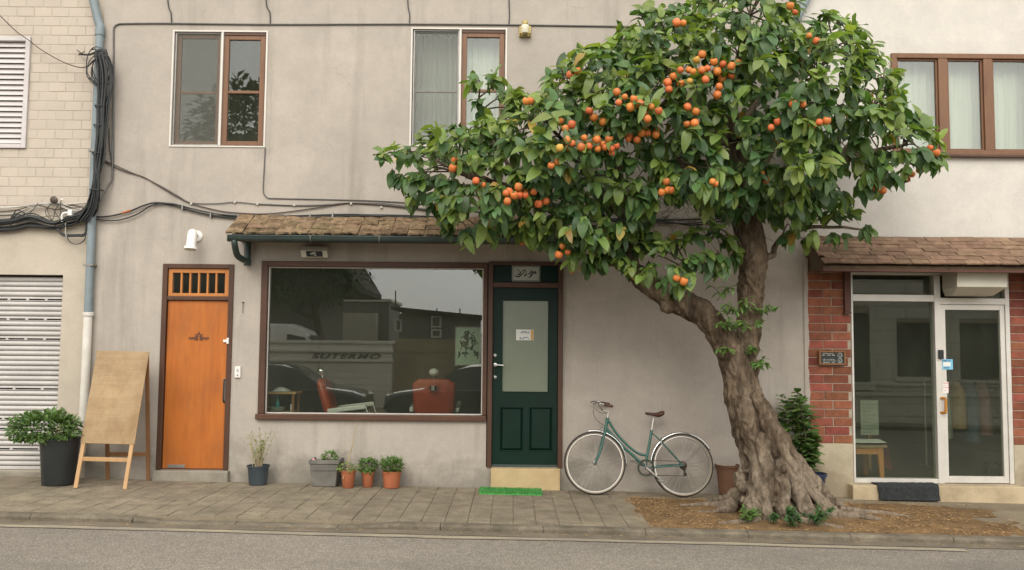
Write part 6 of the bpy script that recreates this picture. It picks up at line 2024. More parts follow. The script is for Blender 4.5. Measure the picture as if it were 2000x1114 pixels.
def shoot(pos, axis, n, size, young_lit, length=.22):
    axis = axis.normalized()
    end = pos + axis * length + Vector((0, 0, -.05 * length))
    TW.tube([pos, (pos + end) / 2 + Vector((0, 0, .012)), end], [.006, .005, .003], 4)
    a0 = rl.uniform(0, 6.28)
    u = axis.orthogonal().normalized(); w = axis.cross(u)
    for k in range(n):
        s = (k + .6) / n
        p = pos + (end - pos) * s + Vector((0, 0, .012 * math.sin(s * 3.1)))
        a = a0 + k * 2.4
        rad = u * math.cos(a) + w * math.sin(a)
        hang = rl.uniform(.15, 1.1) if not young_lit else rl.uniform(.0, .6)
        d = axis * (.35 + .5 * s) + rad * .85 + Vector((0, -.10, -hang))
        outw = axis * .5 + rad * .55
        up = Vector((outw.x + rl.uniform(-.3, .3), outw.y - .25 + rl.uniform(-.3, .2), .75))
        sz = size * rl.uniform(.55, 1.18) * (.8 + .3 * math.sin(s * 3.0))
        kind = 2 if (young_lit and s > .45) else (1 if rl.random() < .45 else 0)  # lit shoots get the lighter green; inner ones stay mid and dark
        if not young_lit and kind == 1 and rl.random() < .35: kind = 0
        if rl.random() < .012: kind = 3
        m4 = orient(p, d, up, sz, rl.uniform(-.5, .5))
        LEAVES.append((kind, rl.randrange(len(VAR)), m4))

FRONT = {}
def crown(poly, yc, hf, hb, spacing, dmax, y_lim=-.22, layers=2, leaf=.147, nl=(6, 10), inset=20):
    xs_ = [p_[0] for p_ in poly]; ys_ = [p_[1] for p_ in poly]
    pts = []
    tries = 0
    target = 99999; fails = 0
    cell = {}
    while fails < 900:
        x, y = rl.uniform(min(xs_), max(xs_)), rl.uniform(min(ys_), max(ys_))
        tries += 1
        if not inside(poly, x, y): continue
        if edge(poly, x, y)[0] < inset: fails += .3; continue
        if any(((x - a) / c) ** 2 + ((y - b) / d) ** 2 < 1 for a, b, c, d in GAPS): fails += 1; continue
        key = (int(x / spacing), int(y / spacing))
        near = False
        for i in (-1, 0, 1):
            for j in (-1, 0, 1):
                for q in cell.get((key[0] + i, key[1] + j), ()):
                    if (q[0] - x) ** 2 + (q[1] - y) ** 2 < spacing * spacing: near = True
        if near: fails += 1; continue
        fails = 0
        cell.setdefault(key, []).append((x, y))
        pts.append((x, y))
    for (x, y) in pts:
        d, vec = edge(poly, x, y)
        t = min(1.0, d / dmax)
        h = math.sqrt(max(0.0, 1 - (1 - t) ** 2))
        lump = .36 * noise.noise((x / 85.0, y / 62.0, 1.7)) + .12 * noise.noise((x / 34.0, y / 34.0, 9.1))
        for layer in range(layers):
            if layer == 0: Y = yc - hf * h * rl.uniform(.82, 1.0) - lump * 1.5
            elif layer == 1: Y = yc + rl.uniform(-.75, .45) * hf * h
            else: Y = yc + hb * h * rl.uniform(.5, 1)
            if layer == 1 and rl.random() < .42: continue
            if layer == 2 and rl.random() < .5: continue
            if layer == 0 and noise.noise((x / 40.0, y / 30.0, 22.0)) < -.30 and y > 60: continue
            Y = min(Y, y_lim)
            p = P(x, y, Y)
            out = Vector((vec[0] * (1 - t), 0, -vec[1] * (1 - t)))
            ax = out * 1.2 + Vector((rl.uniform(-.6, .6), (-.9 * h if layer == 0 else rl.uniform(-.6, .5)), rl.uniform(-.25, .45)))
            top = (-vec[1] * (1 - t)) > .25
            bright = noise.noise((x / 60.0, y / 50.0, 4.2)) > (-.22 if top else .10)  # light on the crown put into leaf colour: pale greens favour the top
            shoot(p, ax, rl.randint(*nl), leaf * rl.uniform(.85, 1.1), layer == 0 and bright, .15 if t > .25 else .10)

crown([(a, b - 4) for a, b in MAIN], -1.28, .92, .85, 20.5, 150, layers=3, inset=11)
crown([(a, b - 14) for a, b in LOWER], -1.35, .34, .2, 18, 45, layers=2, inset=5)
crown([(a, b - 14) for a, b in SPRIG], -1.05, .30, .2, 22, 40, layers=2, nl=(5, 8), inset=6)
crown([(a, b - 16) for a, b in SPRIG2], -1.15, .35, .3, 24, 40, layers=2, inset=8)
# epicormic sprouts on the trunk
r = random.Random(40)
SPR = MB(); slf = leaf_mesh(.075, .026, .3, .25, 3)
for (sx_, sy_, n, spread, yo) in ((1432, 640, 7, .17, -1.42), (1440, 610, 5, .19, -1.4), (1408, 580, 3, .18, -1.38), (1492, 612, 5, .15, -1.38), (1480, 640, 3, .12, -1.4), (1412, 690, 3, .10, -1.45), (1470, 690, 3, .08, -1.42), (1482, 715, 4, .09, -1.38)):
    c = P(sx_, sy_, yo)
    for k in range(n):
        dr_ = Vector((r.uniform(-1, 1), r.uniform(-1, .1), r.uniform(.0, 1.1))).normalized()
        tip = c + dr_ * spread * r.uniform(.6, 1.2)
        pth = spline([c + dr_ * -.05, (c + tip) / 2 + Vector((0, 0, .02)), tip], 3)
        TW.tube(pth, .0028, 4)
        for q_ in pth[2:]:
            for _ in range(2):
                stamp(SPR, slf, orient(q_, Vector((r.uniform(-1, 1), r.uniform(-1, .5), r.uniform(-.6, .4))), Vector((0, -.3, 1)), r.uniform(.7, 1.3)))
sp_o = SPR.build('sprouts', M['herb_leaf'], tree); sp_o['kind'] = 'stuff'
# bare twigs inside the crown: connect shoots to the nearest branch
for k, (kind, var, m4) in enumerate(LEAVES):
    if k % 26: continue
    p = m4.translation
    q = min(br_pts, key=lambda b: (b - p).length_squared)
    if (q - p).length > 1.3: continue
    mid = (p + q) / 2 + Vector((rl.uniform(-.08, .08), rl.uniform(-.08, .08), rl.uniform(-.02, .12)))
    TW.tube(spline([q, mid, p], 3), lerp_list([.010, .004], 7), 4)
for k in range(60):                                       # fine dead twigs hanging in the gap
    a = P(rl.uniform(1230, 1460), rl.uniform(395, 440), -1.0)
    TW.tube(spline([a, a + Vector((rl.uniform(-.15, .15), rl.uniform(-.1, .1), rl.uniform(-.12, .1))), a + Vector((rl.uniform(-.3, .3), rl.uniform(-.1, .1), rl.uniform(-.3, .05)))], 3), .0025, 3)
tw_o = TW.build('twigs', M['twig'], tree); tw_o['kind'] = 'stuff'

LEAVES.sort(key=lambda q: q[2].translation.y)
kinds = [M['leaf_dark'], M['leaf_mid'], M['leaf_young_lit'], M['leaf_yellow']]
single = {}
for n_, mt in (('leaf_dark', 0), ('leaf_mid', 1), ('leaf_young_lit', 2)):
    pass
leafmat('leaf_one_dark', (0.074, 0.138, 0.034), (0.042, 0.098, 0.028), 0.5, 0.26, island=False)
leafmat('leaf_one_mid', (0.146, 0.218, 0.044), (0.092, 0.168, 0.038), 0.5, 0.30, island=False)
leafmat('leaf_one_young_lit', (0.205, 0.270, 0.058), (0.145, 0.220, 0.050), 0.46, 0.34, island=False)  # single-leaf version of the young, painted-lit green
leafmat('leaf_one_yellow', (0.36, 0.27, 0.05), (0.28, 0.17, 0.04), 0.5, 0.3, island=False)
ones = [M['leaf_one_dark'], M['leaf_one_mid'], M['leaf_one_young_lit'], M['leaf_one_yellow']]
crown_o = MB()
rest = LEAVES[300:]
mi = []
for kind, var, m4 in rest:
    stamp(crown_o, VAR[var], m4)
    mi += [kind] * len(VAR[var].f)
co = crown_o.build('crown', kinds[0], tree)
for mt in kinds[1:]: co.data.materials.append(mt)
co.data.polygons.foreach_set('material_index', mi)
co.data.polygons.foreach_set('use_smooth', [True] * len(mi))
co['kind'] = 'stuff'
for kind, var, m4 in LEAVES[:300]:
    key = (kind, var)
    if key not in single: single[key] = VAR[var].mesh('leaf', ones[kind], smooth=180)
    o = link('leaf', single[key], tree)
    mm = m4.copy(); mm.translation = m4.translation - ORG[tree.name]
    o.matrix_local = mm

# ---- fruit
FR = [(1370, 110, 3), (1400, 132, 5), (1416, 146, 3), (1365, 150, 5), (1340, 137, 2), (1310, 160, 5), (1405, 180, 2), (1438, 122, 2), (1585, 80, 3), (1545, 16, 3), (1335, 42, 2), (1225, 198, 6), (1205, 180, 3), (1262, 216, 7), (1150, 222, 2), (1178, 238, 3), (1100, 245, 4), (1112, 283, 7), (1160, 276, 5), (1182, 282, 4), (1198, 292, 4), (1243, 272, 5), (1282, 262, 4), (1350, 214, 2), (1352, 246, 3), (1600, 240, 4), (1115, 138, 2), (1012, 376, 6), (1030, 372, 3), (998, 386, 4), (1060, 390, 3), (880, 322, 3), (1303, 370, 5), (1392, 354, 3), (1105, 490, 4), (1130, 525, 3), (1178, 515, 2), (1325, 545, 3), (1020, 468, 2), (1725, 370, 2), (1792, 336, 3), (1770, 346, 3), (1515, 245, 2), (1490, 350, 2), (1818, 293, 2), (1562, 200, 2), (932, 355, 2), (1080, 323, 2), (1030, 192, 2)]
fm = MB()
n_ = 14
pr = [(0.0005, .30), (.10, .335), (.30, .40), (.42, .36), (.50, .18), (.52, 0), (.48, -.22), (.36, -.40), (.18, -.48), (.0005, -.49)]
fm.lathe([(a * .98, b) for a, b in pr[::-1]], n_, (0, 0, 0))
fme = [fm.mesh('fruit', M['fruit'], smooth=180), fm.mesh('fruit', M['fruit_unripe'], smooth=180)]
cm = MB()
for k in range(4):
    a = 1.5708 * k
    c_, s_ = math.cos(a), math.sin(a)
    cm.add([(0, 0, .36), (.10 * c_ - .12 * s_, .10 * s_ + .12 * c_, .40), (.34 * c_, .34 * s_, .44), (.10 * c_ + .12 * s_, .10 * s_ - .12 * c_, .40)], [(0, 3, 2, 1)])
cm.tube([(0, 0, .34), (.02, 0, .62)], .035, 5)
cme = cm.mesh('calyx', M['calyx'])
rf = random.Random(77)
hi_tr = LEAVES
import bisect
for (fx_, fy_, n) in FR:
    # the front of the leaves at this pixel
    best = -1.0
    for kind, var, m4 in LEAVES[:2600]:
        p = m4.translation
        d_ = CAM_ROT.transposed() @ (p - CAM)
        u, v = 1000 + d_.x / -d_.z * FPX, 557 - d_.y / -d_.z * FPX
        if abs(u - fx_) < 34 and abs(v - fy_) < 30:
            best = min(best, p.y)
    Yf = max(best + .03, -2.9)
    placed = []
    n = max(1, round(n * .75))
    for k in range(n):
        for _ in range(30):
            a = rf.uniform(0, 6.28); q = rf.uniform(0, 7 + 3.6 * n)
            fx2, fy2 = fx_ + math.cos(a) * q, fy_ + math.sin(a) * q * .75
            if all((fx2 - u) ** 2 + (fy2 - v) ** 2 > 15 ** 2 for u, v in placed): break
        placed.append((fx2, fy2))
        p = P(fx2, fy2, Yf + rf.uniform(-.05, .03))
        dia = rf.uniform(.056, .079)
        o = link('fruit', fme[1 if rf.random() < .05 else 0], tree)
        o.location = p - ORG[tree.name]
        o.scale = (dia, dia, dia * rf.uniform(.95, 1.1))
        o.rotation_euler = (rf.uniform(-.5, .5), rf.uniform(-.5, .5), rf.uniform(0, 6))
        cobj = bpy.data.objects.new('calyx', cme); COL.objects.link(cobj); cobj.parent = o

# ---- weeds at the roots
def weed(px, py, Y, label, n, h, spread, seed):
    r = random.Random(seed)
    b0 = P(px, py, Y)
    z = pit_z(b0.x, Y) + .03
    o = empty('weed', (b0.x, Y, z), label, 'weed', 'weeds at the foot of the tree')
    lf = MB(); st = MB(); lm = leaf_mesh(.045, .017, .3, .25, 3)
    for k in range(n):
        d = Vector((r.gauss(0, .5), r.gauss(-.25, .3), 1)).normalized()
        p0 = Vector((b0.x + r.uniform(-.05, .05), Y + r.uniform(-.03, .03), z - .02))
        tip = p0 + d * h * r.uniform(.5, 1.1) + Vector((r.uniform(-spread, spread), -.04, 0))
        pth = spline([p0, (p0 + tip) / 2 + Vector((0, 0, .03)), tip], 4)
        st.tube(pth, .003, 4)
        for q_ in pth[2:]:
            for _ in range(3):
                stamp(lf, lm, orient(q_, Vector((r.uniform(-1, 1), r.uniform(-1, .4), r.uniform(-.4, .5))), Vector((0, -.4, 1)), r.uniform(.6, 1.25)))
    st.build('stems', M['herb_leaf'], o); f = lf.build('foliage', M['shrub_leaf'] if seed % 2 else M['herb_leaf'], o); f['kind'] = 'stuff'
weed(1460, 992, -1.88, 'small yellowish weed at the left foot of the trunk', 7, .15, .03, 2)
weed(1548, 1000, -1.95, 'largest weed, dark and bushy, before the middle roots', 10, .22, .04, 3)
weed(1598, 1000, -1.92, 'feathery weed at the right foot of the trunk', 8, .19, .03, 5)
weed(1510, 985, -1.93, 'low sparse weed among the front roots', 4, .10, .04, 7)

# =========================================================== inside the shop
def barber_chair(px_c, face, label, Y=.85, zseat=.62):
    """Old barber chair; face = the way the sitter looks, +1 towards picture right, 0 away from the street."""
    c = P(px_c, 800, Y)
    z0 = -.12
    o = empty('barber_chair', (c.x, Y, z0), label, 'barber chair', 'barber chairs inside the shop')
    MB().lathe([(.28, 0), (.28, .02), (.10, .06), (.06, .10), (.06, .34), (.10, .36)], 24, (c.x, Y, z0)).build('pedestal', M['chrome'], o, smooth=40)
    def T(f, s, u):                                     # forward, sideways, up -> world
        return Vector((c.x + f, Y + s, z0 + u)) if face else Vector((c.x + s, Y + f, z0 + u))
    def slab(name, mat, prof, hw, r=.03):
        n = len(prof); vs = []; fs = []
        m = 10
        for (f, u, th) in prof:
            for k in range(m):
                a = 6.2832 * k / m
                ca, sa = math.cos(a), math.sin(a)
                w = hw * (abs(ca) ** .45) * (1 if ca >= 0 else -1)
                t = th * (abs(sa) ** .6) * (1 if sa >= 0 else -1)
                vs.append((f, w, u, t))
        out = []
        for (f, w, u, t), i in zip(vs, range(len(vs))):
            pi = i // m
            p0 = prof[max(pi - 1, 0)]; p1 = prof[min(pi + 1, n - 1)]
            tx, tz = p1[0] - p0[0], p1[1] - p0[1]
            L = math.hypot(tx, tz) or 1
            end = .72 if pi in (0, n - 1) else 1.0
            out.append(T(f - tz / L * t, w * end, u + tx / L * t))
        for i in range(n - 1):
            for k in range(m):
                l = (k + 1) % m
                fs.append((i * m + k, i * m + l, (i + 1) * m + l, (i + 1) * m + k))
        fs += [tuple(range(m)), tuple((n - 1) * m + k for k in range(m - 1, -1, -1))]
        return MB().add(out, fs).build(name, mat, o, smooth=60, normals=True)
    zs = .76
    slab('seat', M['chair_red'], [(-.22, zs - .01, .05), (-.1, zs, .07), (.12, zs + .01, .075), (.26, zs + .01, .05)], .25)
    slab('backrest', M['chair_red'], [(-.20, zs + .04, .045), (-.24, zs + .20, .06), (-.29, zs + .38, .06), (-.335, zs + .52, .05), (-.35, zs + .57, .03)], .26 if face else .27)
    MB().ball(T(-.37, 0, zs + .66), .06, .06, .048).build('headrest', M['chrome'] if face else M['chair_white'], o, smooth=180)
    MB().tube([T(-.345, 0, zs + .55), T(-.37, 0, zs + .65)], .012, 8).build('headrest_post', M['chrome'], o)
    for s in (-.29, .29):
        MB().beam(T(-.22, s, zs + .18), T(.26, s, zs + .24), .05, .055).build('armrest', M['chair_white'], o, bevel=.012)
        MB().tube([T(.25, s, zs + .22), T(.34, s, zs - .02)], .013, 8).build('arm_post', M['chrome'], o, smooth=60)
        MB().lathe([(.045, -.01), (.045, .01), (.02, .015)], 18, T(.0, s * 1.02, zs + .06), 'Y').build('recline_knob', M['chrome'], o, smooth=40)
    if not face:
        MB().tube([T(-.405, .0, zs + .44), T(-.41, 0, zs + .50)], .05, 16, flat=(1, 1)).build('back_badge', M['chrome'], o)
    slab('footrest', M['chrome'], [(.40, .16, .012), (.50, .17, .015), (.56, .19, .012)], .20)
    return o
barber_chair(683, 1, 'red barber chair seen from the side behind the shop window')
barber_chair(851, 0, 'red barber chair seen from the back behind the shop window', Y=1.15)

# low table with bottles and cloths at the left end of the window
c = P(548, 770, .45)
tb = empty('side_table', (c.x, .45, -.12), 'small wooden shelf table at the left end of the shop window', 'table')
zt_ = P(548, 765, .45).z
MB().box(c.x - .22, c.x + .22, .30, .62, zt_ - .025, zt_).build('tabletop', M['pale_batten'], tb, bevel=.004)
for sx_ in (-.19, .17):
    for sy_ in (.32, .58): MB().box(c.x + sx_, c.x + sx_ + .03, sy_, sy_ + .03, -.12, zt_ - .026).build('leg', M['dark_batten'], tb)
zlow = SHOP_IN[2]
MB().box(c.x - .21, c.x + .21, .31, .61, zlow - .03, zlow - .005).build('shelf', M['pale_batten'], tb)
x_ = P(546, 790, .4).x
thing('bowl', MB().lathe([(.07, 0), (.09, .02), (.10, .055), (.094, .055), (.08, .02), (.001, .012)], 20, (x_ - .03, .40, zlow - .004)), M['pale_teal'], 'pale green bowl in the left corner of the shop window', 'bowl', (x_, .4, zlow), smooth=50)
thing('bottle', MB().lathe([(.03, 0), (.03, .11), (.012, .14), (.012, .19)], 14, (P(541, 785, .45).x, .47, zlow - .004)), M['teal'], 'teal bottle in the left corner of the shop window', 'bottle', (x_, .47, zlow), smooth=50)
thing('can', MB().lathe([(.026, 0), (.028, .002), (.028, .085), (.024, .09)], 14, (P(571, 798, .35).x, .36, zlow - .004)), M['chair_white'], 'small white can on the shelf behind the shop window', 'can', (x_ + .15, .36, zlow), smooth=50)
mb = MB(); rr = random.Random(3)
vs = []; fs = []
for j in range(7):
    for i in range(11):
        u, v = i / 10, j / 6
        vs.append((c.x - .10 + u * .22, .34 + v * .22, zt_ + .004 + .05 * math.sin(u * 3.14) * math.sin(v * 3.14) * (1 + .6 * noise.noise((u * 5, v * 5, 1)))))
for j in range(6):
    for i in range(10): fs.append((j * 11 + i, j * 11 + i + 1, (j + 1) * 11 + i + 1, (j + 1) * 11 + i))
thing('towel', mb.add(vs, fs), M['chair_white'], 'crumpled white towel on the table behind the shop window', 'towel', (c.x, .45, zt_), smooth=180)

# white blind cord tube at the left edge, poster at the right
p0, p1 = P(527.5, 520, .10), P(524, 622, .10)
thing('blind_rod', MB().tube([(p0.x, .10, p0.z), (p0.x, .10, p1.z)], .012, 8), M['white_plastic'], 'thin white blind rod at the left edge of the shop window', 'blind rod', (p0.x, .1, p1.z), smooth=60)
x0, x1, z0, z1 = rect(890, 640, 938, 713, .40)
po = empty('poster', ((x0 + x1) / 2, .40, z0), 'framed dark line drawing hanging inside the shop window at right', 'poster')
MB().box(x0, x1, .40, .41, z0, z1).build('sheet', M['pale_teal'], po)
MB().frame(x0 - .008, x1 + .008, z0 - .008, z1 + .008, .392, .415, .012).build('frame', M['dull_steel'], po)
dw = MB(); rr = random.Random(31)
W_, H_ = x1 - x0, z1 - z0
for k in range(26):
    u, v = rr.uniform(.2, .85), rr.uniform(.2, .85)
    q = [Vector((x0 + W_ * (u + rr.uniform(-.12, .12)), .396, z0 + H_ * (v + rr.uniform(-.12, .12)))) for _ in range(4)]
    dw.tube(spline(q, 3), rr.uniform(.004, .010), 5, flat=(.3, 1))
dw.build('drawing', M['green_paint'], po)
for u in (.15, .85): MB().tube([(x0 + W_ * u, .402, z1), (x0 + W_ * u, .402, z1 + .5)], .002, 4).build('cord', M['cable_grey'], po)

# =========================================================== inside the glass shop
x0 = H_GLZ[0]
zf = H_GLZ[2] - .02
tx = P(1690, 860, .7).x
zt_ = P(1690, 862, .75).z
wt = empty('work_table', (tx - .2, .8, zf), 'small yellowish wooden table just inside the glass shop front', 'table')
MB().box(tx - .75, tx + .10, .55, 1.15, zt_ - .03, zt_).build('tabletop', M['pale_ply'], wt, bevel=.004)
MB().box(tx - .70, tx + .04, .575, .60, zt_ - .11, zt_ - .031).build('apron', M['trim_orange'], wt)
for (a, b) in ((tx + .03, .60), (tx + .03, 1.10), (tx - .68, .60), (tx - .68, 1.10)):
    MB().hexa([(a - .01, b - .03, zf), (a + .04, b - .03, zf), (a + .04, b + .02, zf), (a - .01, b + .02, zf), (a - .04, b - .03, zt_ - .031), (a + .03, b - .03, zt_ - .031), (a + .03, b + .03, zt_ - .031), (a - .04, b + .03, zt_ - .031)]).build('leg', M['trim_orange'], wt, bevel=.004)
mb = MB()
vs = []; fs = []
prof = [(-.22, .012), (-.10, .03), (.02, .022), (.115, .012), (.135, -.03), (.15, -.12), (.16, -.22), (.15, -.30)]
for i, (dx, dz) in enumerate(prof):
    for k in range(6):
        vs.append((tx + dx + .01 * math.sin(k * 2 + i), .58 + .09 * k, zt_ + dz + .008 * math.sin(k * 1.7 + i) + (.0 if i < 4 else .05 * k / 5)))
for i in range(len(prof) - 1):
    for k in range(5): fs.append((i * 6 + k, i * 6 + k + 1, (i + 1) * 6 + k + 1, (i + 1) * 6 + k))
thing('cloth', mb.add(vs, fs), M['red_cloth'], 'red cloth hanging over the end of the wooden table', 'cloth', (tx, .7, zt_), smooth=180)
thing('papers', MB().hexa([(tx - .50, .52, zt_ + .031), (tx + .06, .50, zt_ + .036), (tx + .10, .80, zt_ + .044), (tx - .45, .84, zt_ + .036), (tx - .50, .52, zt_ + .036), (tx + .06, .50, zt_ + .042), (tx + .10, .80, zt_ + .050), (tx - .45, .84, zt_ + .042)]), M['paper'], 'white papers lying on the wooden table inside the glass shop', 'papers', (tx, .7, zt_ + .03))
for o in bpy.data.objects:                               # the table stands close behind the glass
    if o.parent is None and o.name in ('work_table', 'cloth', 'papers'): o.location.y -= .26
x0, x1, z0, z1 = rect(1681, 782, 1716, 850, .9)
pn = empty('notice_sheet', ((x0 + x1) / 2, 1.3, z0), 'pale sheet with fine print hanging inside the glass shop at left', 'notice')
x0, x1, z0, z1 = rect(1681, 782, 1716, 850, 1.3)
MB().box(x0, x1, 1.3, 1.31, z0, z1).build('sheet', M['plate_grey'], pn)
for k in range(9): MB().box(x0 + .02, x1 - .03 - .04 * (k % 3), 1.297, 1.2995, z1 - .06 - k * .045, z1 - .052 - k * .045).build('line', M['dull_steel'], pn)
MB().box((x0 + x1) / 2 - .02, (x0 + x1) / 2 + .02, 1.312, 1.35, zf, z1).build('stand', M['dark_batten'], pn)
# clothes on a rail
cx = P(1880, 800, 1.6).x
rl_ = empty('clothes_rail', (cx, 1.6, zf), 'metal clothes rail at the back of the glass shop', 'clothes rail')
zr = P(1880, 742, 1.6).z
MB().tube([(cx - .5, 1.6, zr), (cx + .5, 1.6, zr)], .012, 8).build('bar', M['dull_steel'], rl_)
for s in (-.5, .5): MB().tube([(cx + s, 1.6, zr), (cx + s, 1.6, zf)], .012, 8).build('post', M['dull_steel'], rl_)
for s in (-.5, .5): MB().tube([(cx + s, 1.35, zf + .012), (cx + s, 1.85, zf + .012)], .012, 8).build('foot', M['dull_steel'], rl_)
for i, (dx, mt, ln, lab) in enumerate(((-.28, 'plate_grey', .75, 'pale grey garment, leftmost on the clothes rail'), (-.08, 'pale_batten', .62, 'tan garment on the clothes rail'), (.10, 'ink_blue', .8, 'dark blue garment on the clothes rail'), (.26, 'sticker_pink', .7, 'faded pink garment, rightmost on the clothes rail'))):
    mb = MB(); vs = []; fs = []
    for j in range(6):
        t = j / 5
        for k in range(12):
            a = 6.2832 * k / 12
            hw = .03 + .05 * min(1, t * 3) + .02 * t
            vs.append((cx + dx + hw * math.cos(a) * (1 + .12 * math.sin(k * 3)), 1.6 + (.08 + .12 * min(1, t * 4)) * math.sin(a), zr - .02 - ln * t))
    for j in range(5):
        for k in range(12):
            l = (k + 1) % 12
            fs.append((j * 12 + k, j * 12 + l, (j + 1) * 12 + l, (j + 1) * 12 + k))
    thing('garment', mb.add(vs, fs), M[mt], lab, 'garment', (cx + dx, 1.6, zr), 'garments on the rail', smooth=70)
pb = P(1948, 915, .5)
bk_ = empty('basket', (pb.x, .5, zf), 'dark basket with curled handles inside the glass door at right', 'basket')
MB().lathe([(.10, 0), (.13, .10), (.14, .16), (.13, .16), (.12, .10), (.001, .02)], 18, (pb.x, .5, zf + .0)).build('bowl', M['dark_iron'], bk_, smooth=50)
for k in range(4):
    a0 = k * 1.4
    MB().tube([(pb.x + .10 * math.cos(a0) + .05 * math.cos(t), .5 + .08 * math.sin(a0), zf + .18 + .06 * math.sin(t)) for t in [6.28 * j / 12 for j in range(12)]], .008, 5, closed=True).build('loop', M['dark_iron'], bk_)

# =========================================================== the other side of the street (seen in the glass)
def Q(px, py, Y):                                         # the point whose mirror image in the shop glass stands at a pixel
    p = P(px, py, -Y)
    return Vector((p.x, Y, p.z))
OZ = -.42
sheet('far_pavement', -60, 60, [-40, -13.8], lambda x, y: g(x) - .26, M['pavement'], 4)
surf('far_block', (0.72, 0.69, 0.60), (0.64, 0.61, 0.53), 2, .9, vary=.05)
surf('far_dark', (0.05, 0.047, 0.040), None, 2, .8)
surf('far_grey', (0.20, 0.20, 0.185), None, 1, .9)
surf('far_tan', (0.36, 0.30, 0.19), (0.30, 0.25, 0.16), 1, .9)
surf('far_roof', (0.055, 0.05, 0.042), (0.075, 0.066, 0.055), 3, .9)
surf('car_paint', (0.010, 0.014, 0.022), None, 3, .2, coat=.6)
surf('van_white', (0.74, 0.73, 0.70), None, 3, .3)
# block wall with lettering
a = Q(516, 670, -16.0); b = Q(766, 670, -16.0)
zt_ = a.z
bw = empty('block_wall', ((a.x + b.x) / 2 - 2, -16, g(a.x) - .3), 'pale block garden wall with lettering across the street, reflected in the shop window', 'wall')
MB().box(a.x - 5, b.x, -16.2, -16.005, -.6, zt_).build('core', M['mortar'], bw)
for (yy, dy) in ((688, .06), (707, .05)):
    zz = Q(640, yy, -16).z
    MB().box(a.x - 5, b.x + .02, -16.0, -16.0 + dy + .03, zz, zz + .09).build('ledge', M['far_block'], bw, bevel=.01)
MB().box(a.x - 5.02, b.x + .04, -16.25, -15.94, zt_ - .002, zt_ + .09).build('coping', M['far_block'], bw, bevel=.01)
zlim = Q(640, 710, -16).z
z = -.5; j = 0
while z < zlim - .1:
    x = a.x - 3 - (.2 if j % 2 else 0)
    while x < b.x - .05:
        w = min(.39, b.x - x)
        m_ = brick_mesh('farblock', round(w, 2), .185, .02, M['far_block'])
        o = link('block', m_, bw); o.rotation_euler = (0, 0, math.pi)
        o.location = Vector((x + w, -15.985, z)) - ORG[bw.name]
        x += .40
    z += .195; j += 1
MB().box(a.x - 4.98, b.x - .01, -16.004, -15.99, zlim - .05, zt_ - .001).build('upper_band', M['far_block'], bw)
cu = bpy.data.curves.new('lettering', 'FONT'); cu.body = 'SUTERMO'; cu.size = .23; cu.shear = .35; cu.extrude = .008; cu.offset = .006; cu.space_character = 1.25
to = bpy.data.objects.new('tmp_text', cu); COL.objects.link(to)
dg = bpy.context.evaluated_depsgraph_get(); dg.update()
tme = bpy.data.meshes.new_from_object(to.evaluated_get(dg), depsgraph=dg)
bpy.data.objects.remove(to)
l0 = Q(607, 701, -15.98); l1 = Q(742, 701, -15.98)
xs_ = [v.co.x for v in tme.vertices]; wtx = max(xs_) - min(xs_)
for v in tme.vertices:
    v.co = Vector((l0.x + (v.co.x - min(xs_)) / wtx * (l1.x - l0.x) - ORG[bw.name].x, -15.975 - ORG[bw.name].y - v.co.z, l0.z + v.co.y - ORG[bw.name].z))
tme.materials.clear(); tme.materials.append(M['far_dark'])
lo = link('lettering', tme, bw)
# tan boarded fence and hedge right of it
a = Q(768, 735, -16.3); b = Q(935, 735, -16.3)
zt_ = Q(800, 662, -16.3).z; zm_ = Q(800, 688, -16.3).z
tf = empty('fence', ((a.x + b.x) / 2, -16.3, g(a.x) - .3), 'tan boarded fence across the street, reflected in the shop window', 'fence')
n = 8
for k in range(n):
    xa = b.x + (a.x - b.x) * k / n if False else a.x + (b.x - a.x) * k / n; xb = a.x + (b.x - a.x) * (k + 1) / n
    MB().box(xa + .006, xb - .006, -16.36, -16.3, -.5, zm_ - .01).build('board', M['far_tan'], tf)
MB().box(a.x, b.x, -16.37, -16.28, zm_, zt_).build('top_panel', M['far_tan'], tf)
def hedge(name, c, rx, ry, rz, n, lsize, label, cat, seed, trunk=None):
    o = empty(name, (c.x, c.y, trunk[2] if trunk else c.z - rz), label, cat)
    r = random.Random(seed)
    mb = MB()
    lv = leaf_mesh(lsize, lsize * .55, .3, .3, 2)
    for k in range(n):
        d = Vector((r.gauss(0, 1), r.gauss(0, 1), r.gauss(0, 1))).normalized()
        bump_ = 1 + .28 * noise.noise(d * 2.1 + Vector((seed, 0, 0))) + .15 * noise.noise(d * 5 + Vector((seed, 3, 0)))
        p = c + Vector((d.x * rx, d.y * ry, d.z * rz)) * bump_ * r.uniform(.55, 1)
        stamp(mb, lv, orient(p, (d + Vector((r.uniform(-.8, .8), r.uniform(-.8, .8), r.uniform(-.9, .4)))), Vector((r.uniform(-.3, .3), r.uniform(-.3, .3), 1)), r.uniform(.7, 1.3)))
    f = mb.build('crown', M['distant_leaf'], o); f['kind'] = 'stuff'
    if trunk:
        base = Vector(trunk)
        tk_ = MB().tube(spline([base, (base + c) / 2 + Vector((.1, 0, 0)), c], 4), lerp_list([.20, .13, .06], 9), 10)
        for k in range(6):
            d = Vector((r.uniform(-1, 1), r.uniform(-1, 1), r.uniform(-.1, .8)))
            s_ = base + (c - base) * r.uniform(.5, .9)
            tk_.tube(spline([s_, s_ + Vector((d.x * rx * .4, d.y * ry * .4, rz * .3)), c + Vector((d.x * rx * .8, d.y * ry * .8, d.z * rz * .7))], 4), lerp_list([.07, .02], 9), 6)
        tk_.build('trunk', M['twig'], o, smooth=80)
    return o
c = Q(912, 690, -15.6)
